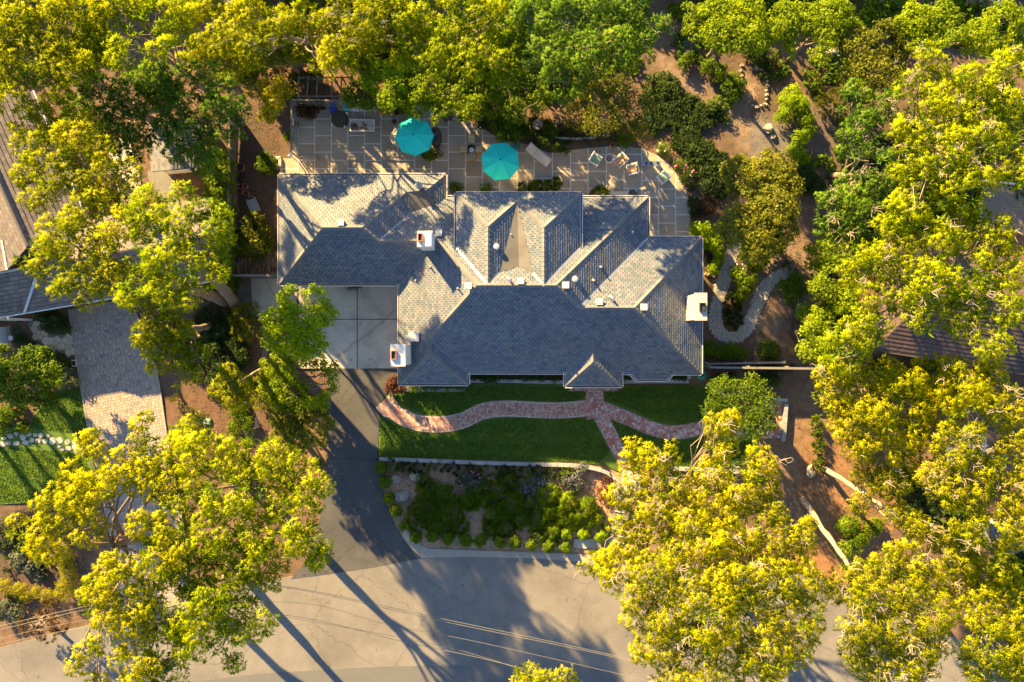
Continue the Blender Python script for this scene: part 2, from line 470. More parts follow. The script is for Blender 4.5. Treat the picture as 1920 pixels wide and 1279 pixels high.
# ------------------------------------------------------------------ the ground and everything laid on it
def ground():
    step = 0.5
    xs = np.arange(-46, 46.01, step); ys = np.arange(-33, 33.01, step)
    X, Y = np.meshgrid(xs, ys)
    col = np.tile(np.array([.082, .058, .042]), (X.size, 1))
    px = X.ravel() * F / H + CX; py = CY - Y.ravel() * F / H
    spots = [  # px, py, rx, ry, angle, colour, softness
        (470, 800, 190, 120, 0, (.074, .047, .034), .6), (560, 860, 60, 90, 0, (.11, .075, .052), .6),
        (480, 300, 60, 110, 0, (.050, .037, .030), .6), (490, 560, 60, 40, 0, (.10, .092, .085), .4),
        (1480, 170, 260, 150, 0, (.062, .047, .036), .6), (1320, 175, 130, 18, 35, (.115, .092, .077), .5), (1400, 250, 60, 25, 40, (.11, .088, .073), .5),
        (1520, 130, 80, 60, 0, (.078, .055, .040), .6), (1400, 170, 22, 40, 0, (.15, .115, .09), .5),
        (1445, 260, 42, 40, 0, (.085, .085, .09), .3), (1540, 250, 50, 70, 0, (.075, .065, .06), .6),
        (1460, 560, 60, 90, 20, (.11, .086, .07), .5), (1470, 470, 50, 40, 0, (.115, .09, .072), .6),
        (1500, 860, 60, 200, 0, (.115, .082, .058), .6), (1600, 930, 110, 120, 0, (.13, .080, .045), .6),
        (1560, 1050, 80, 60, 0, (.155, .09, .045), .6), (960, 950, 260, 110, 0, (.235, .172, .128), .4),
        (1130, 920, 60, 40, 0, (.27, .18, .12), .6), (600, 100, 160, 90, 0, (.085, .060, .042), .7),
        (1040, 250, 90, 30, 0, (.075, .056, .045), .6), (1310, 330, 40, 60, 0, (.07, .055, .045), .6),
        (60, 1030, 110, 90, 0, (.050, .037, .030), .5), (1700, 430, 140, 120, 0, (.10, .062, .038), .7)]
    for cx, cy, rx, ry, an, c, sf in spots:
        a = math.radians(an); ca, sa = math.cos(a), math.sin(a)
        u = ((px - cx) * ca + (py - cy) * sa) / rx; w = (-(px - cx) * sa + (py - cy) * ca) / ry
        d = np.sqrt(u * u + w * w)
        d += .12 * np.sin(px * .09 + cy) + .1 * np.sin(py * .11 + cx) + .08 * np.sin((px + py) * .21)
        k = np.clip((1 + sf * .5 - d) / sf, 0, 1)[:, None]
        k = k * k * (3 - 2 * k)
        col = col * (1 - k) + np.array(c) * k
    Z = -.05 + .02 * np.sin(X * 1.7 + Y * .9) + .015 * np.sin(Y * 2.3 - X * 1.1)
    nx, ny = len(xs), len(ys)
    V = np.stack([X.ravel(), Y.ravel(), Z.ravel()], 1)
    i = np.arange((ny - 1) * (nx - 1)); r, c = i // (nx - 1), i % (nx - 1)
    a = r * nx + c
    Q = np.stack([a, a + 1, a + nx + 1, a + nx], 1)
    # skirt out to the horizon
    base = len(V)
    V = np.vstack([V, [[-46, -33, -.05], [46, -33, -.05], [46, 33, -.05], [-46, 33, -.05], [-900, -900, -.05], [900, -900, -.05], [900, 900, -.05], [-900, 900, -.05]]])
    Q = np.vstack([Q, [[base + 4, base + 5, base + 1, base], [base + 5, base + 6, base + 2, base + 1], [base + 6, base + 7, base + 3, base + 2], [base + 7, base + 4, base, base + 3]]])
    col = np.vstack([col, np.tile([.075, .06, .04], (8, 1))])
    col = col * np.array([1.8, 1.65, 1.55])
    m, nt, nd, lk, bs = new_mat('bare_earth')
    at = nd.new('ShaderNodeAttribute'); at.attribute_name = 'soil'
    n1 = noise_node(nt, 1.6, 6, .7); g1 = ramp(nd, [(.62, .62, .64), (1.3, 1.26, 1.2)])
    g1.color_ramp.elements[0].position = .32; g1.color_ramp.elements[1].position = .7
    lk.new(n1.outputs[0], g1.inputs[0])
    n2 = noise_node(nt, 26, 4, .8); g2 = ramp(nd, [(.5, .5, .5), (1.55, 1.5, 1.42)])
    g2.color_ramp.elements[0].position = .32; g2.color_ramp.elements[1].position = .7
    lk.new(n2.outputs[0], g2.inputs[0])
    c = mix_rgb(nt, 1.0, at.outputs['Color'], g1.outputs[0], 'MULTIPLY')
    c = mix_rgb(nt, 1.0, c, g2.outputs[0], 'MULTIPLY')
    lk.new(c, bs.inputs['Base Color']); bs.inputs['Roughness'].default_value = .95
    add_bump(nt, bs, n2.outputs[0], .6, .03)
    o = np_mesh('ground', V, Q, m, kind='structure')
    ca = o.data.attributes.new('soil', 'FLOAT_COLOR', 'POINT')
    ca.data.foreach_set('color', np.hstack([col, np.ones((len(col), 1))]).astype(np.float32).ravel())
    return o
GROUND = ground()

def sheet(name, pts, z, mat, smooth=0, kind='structure', thick=0.05, parent=None):
    if smooth:
        pp = [Vector((x, y)) for x, y in pts]
        q = spline([pp[-1]] + pp + [pp[0], pp[1]], smooth)[smooth:-smooth]
        pts = [(p.x, p.y) for p in q[:-1]]
    w = [P(x, y, z) for x, y in pts]
    if area2(w) < 0: w.reverse()
    return MB().prism(w, z - thick, z).build(name, mat, parent, kind=kind)

# street, shoulder and driveway
sheet('road', [(-300, 1262), (0, 1214), (70, 1196), (140, 1178), (300, 1140), (430, 1104), (540, 1082), (615, 1074), (700, 1062), (790, 1046), (880, 1041), (1000, 1044), (1130, 1052), (1300, 1058), (1450, 1064), (1560, 1090), (1680, 1140), (1800, 1200), (1960, 1260), (2200, 1330), (2200, 1480), (1500, 1380), (1100, 1320), (700, 1318), (300, 1350), (-300, 1440)], .010, M['road'])
sheet('road_patch', [(-300, 1352), (200, 1300), (330, 1282), (480, 1264), (600, 1256), (720, 1250), (900, 1247), (1060, 1246), (1130, 1252), (1170, 1276), (1180, 1318), (700, 1314), (300, 1345), (-300, 1430)], .016, M['patch'])
sheet('gravel_shoulder', [(752, 1004), (772, 1030), (790, 1046), (880, 1044), (1000, 1047), (1130, 1056), (1130, 1044), (1070, 1038), (960, 1034), (840, 1030), (800, 1028), (776, 1012), (762, 990)], .014, M['gravelly'])
sheet('asphalt_driveway', [(616, 691), (750, 691), (750, 712), (736, 722), (720, 744), (713, 775), (709, 820), (709, 862), (713, 900), (726, 950), (742, 990), (764, 1024), (790, 1047), (700, 1064), (615, 1077), (545, 1086), (575, 1050), (592, 1010), (602, 960), (610, 900), (615, 840), (616, 760)], .020, M['asphalt'])
PAD = empty('parking_pad', P(660, 610), kind='structure')
for a in ((560, 533, 669, 598), (670.6, 533, 752, 598), (560, 599.5, 669, 691), (670.6, 599.5, 752, 691)):
    q = [P(a[0], a[3], .03), P(a[2], a[3], .03), P(a[2], a[1], .03), P(a[0], a[1], .03)]
    MB().prism(q, -.05, .03, .002).build('concrete_panel', M['concrete'], PAD)
sheet('pad_bed', [(556, 533), (752, 533), (752, 691), (556, 691)], .012, M['asphalt'], parent=PAD)
for k, q in enumerate(([(616, 858.4), (710, 861.4), (710, 862.4), (616, 859.4)],)):
    sheet('asphalt_seam', q, .0235, M['black'], thick=.003)

# lawns
sheet('front_lawn', [(722, 742), (736, 735), (757, 735), (876, 735), (878, 721), (1060, 721), (1164, 724), (1298, 721), (1330, 728), (1360, 760), (1420, 820), (1425, 884), (1300, 880), (1190, 874), (1160, 884), (1130, 872), (1080, 866), (960, 864), (830, 861), (710, 857), (710, 820), (714, 780)], .022, M['lawn'])
sheet('neighbour_lawn', [(52, 800), (70, 768), (100, 735), (140, 715), (152, 722), (166, 808), (190, 905), (170, 930), (60, 942), (0, 946), (-120, 946), (-120, 800), (0, 800)], .022, M['lawn'])

def blades(name, polys_px, n, mat, h=(.03, .07), w=.045, z=.02):
    polys = [[P(x, y, z) for x, y in pp] for pp in polys_px]
    xs = [p.x for q in polys for p in q]; ys = [p.y for q in polys for p in q]
    pts = []
    rr = np.random.default_rng(5)
    while len(pts) < n:
        c = rr.uniform([min(xs), min(ys)], [max(xs), max(ys)], (4000, 2))
        pts += [p for p in c if any(inside(p, q) for q in polys)]
    p = np.array(pts[:n]); a = rr.uniform(0, 6.28, n); hh = rr.uniform(*h, n)
    d = np.stack([np.cos(a), np.sin(a)], 1) * w * rr.uniform(.5, 1.2, (n, 1))
    lean = rr.normal(0, .05, (n, 2))
    V = np.empty((n, 3, 3))
    V[:, 0, :2] = p - d; V[:, 1, :2] = p + d; V[:, 2, :2] = p + lean
    V[:, :2, 2] = z; V[:, 2, 2] = z + hh
    stripe = .46 + .3 * np.sin(p[:, 0] * .9 + 2 * np.sin(p[:, 1] * .7)) * np.sin(p[:, 1] * 1.3 + p[:, 0] * .4) * .6 + .2 * np.sin(p[:, 1] * 5.2 + np.sin(p[:, 0] * .3) * .5)
    t = np.clip(stripe + rr.normal(0, .18, n), 0, 1)
    return np_mesh(name, V.reshape(-1, 3), np.arange(3 * n).reshape(-1, 3), mat, tint=np.repeat(t, 3), kind='stuff')
g = blades('lawn_grass', [[(724, 746), (757, 737), (876, 737), (880, 723), (1095, 726), (1098, 745), (1070, 755), (980, 752), (920, 756), (860, 780), (800, 778), (750, 758)],
    [(712, 780), (730, 785), (780, 806), (850, 810), (900, 790), (960, 782), (1060, 782), (1110, 782), (1145, 848), (1120, 868), (960, 862), (712, 856)],
    [(1130, 728), (1296, 723), (1330, 730), (1360, 762), (1400, 800), (1310, 794), (1270, 797), (1230, 790), (1180, 765), (1135, 750)],
    [(1140, 778), (1200, 805), (1270, 825), (1330, 818), (1420, 830), (1424, 880), (1300, 876), (1190, 872), (1170, 850)]], 42000, M['grassblade'])
tag(g, 'short dark green grass of the mown front lawn', 'grass')
g = blades('lawn_grass', [[(-10, 835), (60, 842), (150, 850), (186, 905), (168, 928), (60, 940), (-10, 944)], [(54, 802), (72, 770), (102, 737), (150, 722), (164, 806), (150, 815)]], 12000, M['grassblade'])
tag(g, "short green grass of the neighbour's lawn beside the cobbled drive", 'grass')

# ------------------------------------------------------------------ patio of square slabs in staggered columns
PAT = [(545, 188), (700, 190), (868, 205), (872, 226), (905, 240), (940, 262), (985, 270), (1030, 287), (1060, 283), (1100, 278), (1140, 274.5), (1175, 274.5), (1205, 279), (1232, 291), (1256, 310), (1275, 334), (1288, 360), (1294, 390), (1295, 452), (1210, 452), (1210, 380), (1085, 380), (860, 380), (830, 380), (830, 335), (525, 335), (525, 297), (545, 297)]
PATIO = empty('patio', P(900, 300), kind='structure')
sheet('joint_bed', PAT, .040, M['grout'], kind=None, parent=PATIO)
PW = [P(x, y, .045) for x, y in PAT]
PW2 = [(p.x, p.y) for p in PW]
cols = [525, 528, 559, 590, 621.4, 652.4, 683.6, 714.9, 746, 777.6, 809, 840.8, 873, 904.6, 936.9, 969.4, 1001.5, 1035.8, 1069.7, 1102.5, 1136.9, 1170, 1203.3, 1234.5, 1266.6, 1299]
gap = .032
for i in range(1, len(cols) - 1):
    x0, x1 = P(cols[i], 0).x + gap, P(cols[i + 1], 0).x - gap
    per = 31.15 if cols[i] < 880 else 32.0
    off = (238.7 if i % 2 == 0 else 223.4) if cols[i] < 1010 else (241.8 if i % 2 == 0 else 225.6)
    for k in range(-3, 9):
        yt, yb = off + per * k, off + per * (k + 1)
        if cols[i] >= 1190: yt += 1; yb += 1
        rect = (x0, P(0, yb).y + gap, x1, P(0, yt).y - gap)
        q = clip_poly(PW2, rect)
        if not q or abs(area2(q)) < .05: continue
        if area2(q) < 0: q.reverse()
        MB().prism(q, .0, .045 + random.uniform(-.003, .003), .004).build('slab', M['slab'], PATIO)

# ------------------------------------------------------------------ brick walks: bricks in basket weave with soldier edges
def brick_walk(name, pts, width, mat, edge=True, z=.05, cell=.235):
    w = [P(x, y, 0) for x, y in pts]
    path = resample(spline(w, 10), cell)
    root_o = path[len(path) // 2]
    root = empty(name, (root_o.x, root_o.y, 0), kind='structure')
    n = len(path)
    dirs = [(path[min(i + 1, n - 1)] - path[max(i - 1, 0)]).normalized() for i in range(n)]
    wd = width if hasattr(width, '__call__') else (lambda t: width)
    L, Rr = [], []
    for i in range(n):
        nn = Vector((-dirs[i].y, dirs[i].x, 0)) * (wd(i / (n - 1)) / 2 + .05)
        L.append(path[i] + nn); Rr.append(path[i] - nn)
    poly = L + Rr[::-1]
    if area2(poly) < 0: poly.reverse()
    bed = MB(); m = len(L)
    for i in range(m - 1):
        q = [L[i], Rr[i], Rr[i + 1], L[i + 1]]
        bed.add([(p.x, p.y, z - .018) for p in q], [(0, 1, 2, 3)])
    bed.build('joint_bed', M['mortar'], root)
    b = MB(); e = MB()
    def pt(s, t):
        i = min(int(s), n - 2); f = s - i
        p = path[i].lerp(path[i + 1], f); d = dirs[i].lerp(dirs[i + 1], f).normalized()
        return p + Vector((-d.y, d.x, 0)) * t
    def brick(s0, s1, t0, t1, dst):
        g = .007
        gs = g / cell
        q = [pt(s0 + gs, t0 + g), pt(s1 - gs, t0 + g), pt(s1 - gs, t1 - g), pt(s0 + gs, t1 - g)]
        zz = z + random.uniform(-.005, .005)
        vs = [(p.x, p.y, 0) for p in q] + [(p.x, p.y, zz + random.uniform(-.002, .002)) for p in q]
        dst.add(vs, [(4, 7, 6, 5), (0, 4, 5, 1), (1, 5, 6, 2), (2, 6, 7, 3), (3, 7, 4, 0)] if area2(q) < 0 else [(4, 5, 6, 7), (0, 1, 5, 4), (1, 2, 6, 5), (2, 3, 7, 6), (3, 0, 4, 7)])
    for i in range(n - 1):
        W = wd((i + .5) / (n - 1))
        iw = W - (.22 if edge else 0)
        k = max(1, int(round(iw / cell))); cw = iw / k
        for j in range(k):
            t0 = -iw / 2 + j * cw
            if (i + j) % 2:
                brick(i, i + 1, t0, t0 + cw / 2, b); brick(i, i + 1, t0 + cw / 2, t0 + cw, b)
            else:
                brick(i, i + .5, t0, t0 + cw, b); brick(i + .5, i + 1, t0, t0 + cw, b)
        if edge:
            for sgn in (-1, 1):
                for h in (0, .5):
                    a0, a1 = sorted((sgn * iw / 2, sgn * W / 2))
                    brick(i + h, i + h + .5, a0, a1, e)
    b.build('weave_bricks', mat, root, kind='stuff')
    if e.v: e.build('edge_bricks', M['palebrick'] if mat is M['brickl'] else mat, root, kind='stuff')
    return root
brick_walk('sandy_brick_walk', [(718, 752), (742, 775), (780, 792), (825, 796), (868, 788), (905, 771), (950, 766), (1010, 769), (1060, 769), (1112, 764)], lambda t: 1.15 + (.25 if t < .06 else 0), M['brickl'])
brick_walk('entry_brick_walk', [(1115, 724), (1115, 740), (1114, 755), (1117, 768), (1121, 782)], lambda t: 1.05 + .6 * t, M['brick'], z=.056)
brick_walk('garden_brick_walk', [(1125, 764), (1150, 774), (1185, 788), (1220, 803), (1255, 811), (1290, 808), (1325, 801), (1365, 802), (1405, 806)], .98, M['brick'], z=.053)
brick_walk('street_brick_walk', [(1122, 772), (1134, 795), (1148, 822), (1164, 852), (1180, 880)], .98, M['brick'], z=.050)
brick_walk('garden_brick_terrace', [(1448, 752), (1448, 790), (1448, 822)], 1.9, M['brick'], z=.051)
brick_walk('porch_brick_landing', [(1066, 725.5), (1112, 725.5), (1160, 725.5)], .55, M['brick'], z=.062, edge=False)

# ------------------------------------------------------------------ the neighbour's cobbled drive
def cobbled_drive():
    root = empty('cobbled_drive', P(225, 750), kind='structure')
    poly = [(129, 581), (180, 571), (241, 560), (262, 606), (292, 690), (314, 826), (330, 900), (345, 1000), (352, 1100), (356, 1128), (225, 1160), (222, 1100), (206, 1000), (186, 900), (166, 806), (146, 690)]
    w = [P(x, y, 0) for x, y in poly]
    bed = MB(); bed.prism(w[::-1] if area2(w) < 0 else w, -.04, .02); bed.build('joint_bed', M['mortar'], root)
    ang = math.radians(-79)
    ca, sa = math.cos(ang), math.sin(ang)
    o = P(129, 581)
    loc = [((p.x - o.x) * ca + (p.y - o.y) * sa, -(p.x - o.x) * sa + (p.y - o.y) * ca) for p in w]
    us = [p[0] for p in loc]; vs = [p[1] for p in loc]
    b = MB(); u = min(us)
    while u < max(us):
        du = random.choice((.2, .2, .26, .15))
        v = min(vs) + random.uniform(-.2, 0)
        while v < max(vs):
            dv = random.choice((.17, .2, .26, .32))
            q = clip_poly(loc, (u + .006, v + .006, u + du - .006, v + dv - .006))
            if q and abs(area2(q)) > .004:
                if area2(q) < 0: q.reverse()
                b.prism([(o.x + x * ca - y * sa, o.y + x * sa + y * ca) for x, y in q], .0, .045 + random.uniform(-.005, .005), .04)
            v += dv
        u += du
    b.build('cobbles', M['paver'], root, kind='stuff')
    # pale concrete edge bands
    for side in (poly[2:10], poly[10:] + poly[:1]):
        pp = resample(spline([P(x, y, .03) for x, y in side], 6), .5)
        e = MB()
        for a, c in zip(pp, pp[1:]):
            d = (c - a); m = (a + c) / 2
            e.box((m.x, m.y, .028), (d.length - .01, .12, .06), math.atan2(d.y, d.x))
        e.build('edge_band', M['gravelly'], root)
cobbled_drive()

def voronoi_stones(name, poly_px, spacing, z, mat, shrink=.06, root=None, rnd=.35, seedv=3):
    """irregular flagstones: cells of a jittered grid clipped to the outline, one object each"""
    rr = random.Random(seedv)
    poly = [P(x, y, 0) for x, y in poly_px]
    xs = [p.x for p in poly]; ys = [p.y for p in poly]
    seeds = []
    y = min(ys) - spacing; r = 0
    while y < max(ys) + spacing:
        x = min(xs) - spacing + (r % 2) * spacing / 2
        while x < max(xs) + spacing:
            seeds.append((x + rr.uniform(-rnd, rnd) * spacing, y + rr.uniform(-rnd, rnd) * spacing))
            x += spacing
        y += spacing * .85; r += 1
    out = []
    for s in seeds:
        if not inside(s, [(p.x, p.y) for p in poly]): continue
        cell = [(s[0] - 3, s[1] - 3), (s[0] + 3, s[1] - 3), (s[0] + 3, s[1] + 3), (s[0] - 3, s[1] + 3)]
        for t in seeds:
            if t == s or abs(t[0] - s[0]) + abs(t[1] - s[1]) > spacing * 4: continue
            mx, my = (s[0] + t[0]) / 2, (s[1] + t[1]) / 2; nx, ny = t[0] - s[0], t[1] - s[1]
            o2 = []
            for i in range(len(cell)):
                a, b = cell[i], cell[(i + 1) % len(cell)]
                da = (a[0] - mx) * nx + (a[1] - my) * ny; db = (b[0] - mx) * nx + (b[1] - my) * ny
                if da <= 0: o2.append(a)
                if (da <= 0) != (db <= 0):
                    k = da / (da - db); o2.append((a[0] + (b[0] - a[0]) * k, a[1] + (b[1] - a[1]) * k))
            cell = o2
        cx = sum(p[0] for p in cell) / len(cell); cy = sum(p[1] for p in cell) / len(cell)
        cell = [(cx + (p[0] - cx) * (1 - shrink), cy + (p[1] - cy) * (1 - shrink)) for p in cell]
        out.append(cell)
        MB().prism(cell, 0, z + rr.uniform(-.006, .006), .05).build(name, mat, root)
    return out
FP = empty('flagstone_path', P(95, 640), kind='structure')
fpoly = [(52, 606), (70, 600), (80, 622), (100, 628), (133, 627), (140, 664), (112, 661), (85, 650), (62, 632)]
sheet('joint_bed', fpoly, .024, M['mortar'], parent=FP, kind=None)
voronoi_stones('flagstone', fpoly, .46, .045, M['flag'], .04, FP, .46)

# stepping stones across the neighbour's lawn
for i, (x, y, a, b, rz) in enumerate([(4, 833, 8, 5, .2), (20, 818, 7, 5, .5), (15, 831, 7, 5, 0), (31, 813, 5, 4, .2), (31, 831, 8, 5, -.2), (43, 820, 7, 6, .9), (48, 830, 7, 5, .1), (55, 815, 7, 4, -.3), (60, 825, 5, 6, .3), (67, 816, 5, 4, .2), (73, 826, 8, 5, .2), (77, 816, 6, 5, 0), (85, 827, 6, 5, .4), (91, 817, 5, 4, 1.2), (99, 827, 8, 8, .3), (112, 826, 7, 7, 0), (113, 838, 6, 4, .2), (117, 842, 6, 4, .4), (127, 829, 6, 6, .6), (129, 841, 7, 5, .1), (140, 829, 5, 5, .2), (141, 838, 6, 6, .5), (143, 848, 6, 4, 0), (151, 842, 5, 5, .3), (155, 850, 5, 4, .2), (8, 822, 5, 4, .1)]):
    c = P(x, y, 0); k = H / F
    n = 9; rr = random.Random(i)
    q = []
    for j in range(n):
        t = 2 * math.pi * j / n; r = rr.uniform(.86, 1.08)
        u, v = a * k * math.cos(t) * r, b * k * math.sin(t) * r
        q.append((c.x + u * math.cos(rz) + v * math.sin(rz), c.y - u * math.sin(rz) + v * math.cos(rz)))
    if area2(q) < 0: q.reverse()
    if i == 0: STEP = empty('stepping_stone_path', P(80, 828), kind='structure')
    MB().prism(q, 0, .055, .12).build('stepping_stone', M['stepstone'], STEP)

# ------------------------------------------------------------------ pebble path looping round the shrub bed
def pebbles(name, label, pts, width, n, mat, size=(.035, .075), z=.0):
    path = resample(spline([P(x, y, 0) for x, y in pts], 10), .1)
    rr = np.random.default_rng(9)
    m = len(path)
    A = np.array([(p.x, p.y) for p in path])
    D = np.gradient(A, axis=0); D /= np.linalg.norm(D, axis=1)[:, None] + 1e-9
    i = rr.integers(0, m, n)
    t = rr.uniform(-.5, .5, n) * width * (1 + .12 * np.sin(i * .21))
    c = A[i] + np.stack([-D[i, 1], D[i, 0]], 1) * t[:, None] + rr.normal(0, .05, (n, 2))
    s = rr.uniform(*size, n)
    oc = np.array([[1, 0, 0], [0, 1, 0], [-1, 0, 0], [0, -1, 0], [0, 0, .8]], dtype=float)
    a = rr.uniform(0, 6.28, n); e = rr.uniform(.6, 1.0, n)
    V = np.empty((n, 5, 3))
    x = oc[None, :, 0] * s[:, None]; y = oc[None, :, 1] * (s * e)[:, None]
    V[:, :, 0] = x * np.cos(a)[:, None] - y * np.sin(a)[:, None] + c[:, :1]
    V[:, :, 1] = x * np.sin(a)[:, None] + y * np.cos(a)[:, None] + c[:, 1:]
    V[:, :, 2] = oc[None, :, 2] * s[:, None] * .7 + z
    f = np.array([[0, 1, 4], [1, 2, 4], [2, 3, 4], [3, 0, 4]])
    Fc = (f[None] + (np.arange(n) * 5)[:, None, None]).reshape(-1, 3)
    return tag(np_mesh(name, V.reshape(-1, 3), Fc, mat, kind='stuff'), label, 'pebbles')
pebbles('pebble_path', 'pale pebble path curving round the shrub bed east of the house', [(1384, 440), (1374, 470), (1362, 510), (1350, 550), (1341, 590), (1346, 620), (1368, 633), (1392, 625), (1408, 600), (1420, 570), (1434, 540), (1452, 522), (1478, 510)], .85, 8000, M['pebble'])
pebbles('dirt_pebbles', 'scattered small stones on the dirt path in the upper garden', [(1210, 120), (1260, 135), (1310, 165), (1345, 200), (1385, 240), (1430, 245), (1460, 270)], 1.3, 420, M['pebble'], (.012, .03))

def litter(name, label, regions, n, size=(.03, .08)):
    rr = np.random.default_rng(21)
    pts = []
    for (x, y, rx, ry) in regions:
        k = max(1, int(n * rx * ry / sum(r[2] * r[3] for r in regions)))
        a = rr.uniform(0, 6.28, k); q = np.sqrt(rr.uniform(0, 1, k))
        c = P(x, y, 0)
        pts.append(np.stack([c.x + np.cos(a) * q * rx * H / F, c.y + np.sin(a) * q * ry * H / F], 1))
    p = np.vstack(pts); n = len(p)
    s = rr.uniform(*size, n); a = rr.uniform(0, 6.28, n)
    V = np.empty((n, 4, 3))
    for j, (u, w, zz) in enumerate(((-1, 0, .0), (0, -.4, .012), (1, 0, .02), (0, .4, .012))):
        V[:, j, 0] = p[:, 0] + (u * np.cos(a) - w * np.sin(a)) * s
        V[:, j, 1] = p[:, 1] + (u * np.sin(a) + w * np.cos(a)) * s
        V[:, j, 2] = zz * rr.uniform(.4, 1.6, n) - .012
    return tag(np_mesh(name, V.reshape(-1, 3), np.arange(4 * n).reshape(-1, 4), M['litter'], kind='stuff'), label, 'leaf litter')
litter('road_litter', 'dry needles and leaves gathered along the street and driveway edges', [(900, 1048, 200, 6), (660, 1080, 120, 10), (612, 900, 6, 160), (420, 1110, 120, 12), (720, 960, 14, 60), (1000, 1160, 300, 60)], 2600, (.02, .05))
litter('leaf_litter', 'dry brown leaves and bark mulch scattered over the bare ground', [(470, 800, 150, 110), (560, 870, 50, 90), (480, 330, 50, 150), (950, 950, 240, 90), (1500, 800, 60, 240), (1620, 960, 120, 120), (1450, 600, 70, 110), (1480, 150, 130, 90), (650, 90, 200, 80), (1050, 240, 160, 30), (1330, 330, 40, 70), (1780, 480, 140, 300), (1450, 430, 120, 50), (60, 1020, 80, 80), (1280, 960, 120, 60)], 20000)
# ------------------------------------------------------------------ the house
ZE = 3.0
def E(x, y, z=ZE): return P(x, y, z)
def plane(a, b, c):
    n = (b - a).cross(c - a).normalized()
    if n.z < 0: n = -n
    return n, n.dot(a)
def hit(px, py, pl):
    o = Vector((0, 0, H)); d = Vector(((px - CX) / F, (CY - py) / F, -1))
    return o + d * ((pl[1] - pl[0].dot(o)) / pl[0].dot(d))
def inter(p, q, r):
    m = Matrix((p[0], q[0], r[0]))
    return m.inverted() @ Vector((p[1], q[1], r[1]))

HOUSE = empty('house', P(950, 520), label='large single storey house with hipped slate roof and three white chimneys', cat='house')
S = plane(E(876, 697.5), E(1313, 699.5), P(970, 535, 6.4))
vA, vB0 = hit(894.5, 535, S), hit(1043, 535, S)
N1 = plane(E(1214, 371), vA, vB0)
E1 = plane(E(1214, 371), E(1214, 447), vB0)
vB = vB0
vD = hit(1190, 577, S)
N2 = plane(E(1214, 447), E(1314, 447), vD)
vC = inter(S, E1, N2)
E2 = plane(E(1314, 447), E(1313, 699.5), vD)
W = plane(E(750, 532), E(750, 719.5), vA)
vK = hit(805, 662, W)
S3 = plane(E(750, 719.5), E(876.5, 719.5), vK)
E3 = plane(E(876.5, 690), E(876.5, 719.5), vK)
vM = inter(W, S, E3)
vMe = hit(876.5, 697.5, S)
vP = P(1112, 678.5, 4.12)
PWl = plane(E(1061, 723), E(1061, 690), vP); PEa = plane(E(1164, 723), E(1164, 690), vP); PSo = plane(E(1061, 723), E(1164, 723), vP)
vT = inter(PWl, PEa, S)
vPl, vPr = hit(1061, 697.8, S), hit(1164, 698.3, S)
rg = P(640, 426.5, 5.2)
S1 = plane(E(525, 532), E(750, 532), rg)
N0 = plane(E(526, 329), E(834, 329), rg)
W0 = plane(E(525, 329), E(525, 532), hit(604, 425.5, N0))
vGA = inter(W0, N0, S1)
E0 = plane(hit(680, 427, S1), hit(707, 449, S1), hit(763, 360, N0))
vGB = inter(N0, S1, E0)
vJ1, vJ2 = inter(N1, S1, E0), inter(N1, S1, W)
vn1, vn2 = hit(763, 360, N0), hit(800, 357, N0)
vq, vc1 = hit(772, 397, N1), hit(818, 383, N1)
E00 = plane(E(834, 329), E(834, 370.5), vn2)
# raised middle wing
ZM = hit(856, 465, N1).z
mLa, mLb = P(856, 364, ZM), hit(856, 465, N1)
mRa, mRb = P(1088, 364, ZM), hit(1088, 466, N1)
ridL = P(915, 425, ZM + 1.38)
MN = plane(mLa, mRa, ridL)
ridR = hit(1020, 427, MN)
ML = plane(mLa, P(856, 465, ZM), ridL)
MRt = plane(mRa, P(1088, 466, ZM), ridR)
vva = hit(970, 377, MN)
ridLe = hit(915, 531, N1); ridRe = hit(1020, 532, N1)
MI1 = plane(ridL, hit(915, 520, (Vector((0, 0, 1)), ridL.z)), vva)
MI2 = plane(ridR, hit(1020, 520, (Vector((0, 0, 1)), ridR.z)), vva)
ridLe = inter(ML, MI1, N1); ridRe = inter(MRt, MI2, N1)
vb1, vb2 = inter(MI1, N1, plane(P(940, 511, 5), P(945, 511, 5), P(940, 511, 0))), inter(MI2, N1, plane(P(990, 512, 5), P(996, 512, 5), P(990, 512, 0)))
vpB = hit(973, 499, N1)
gN = hit(834, 370.5, N1); gN2 = hit(857, 370.5, N1)
nE = hit(1088, 371, N1)

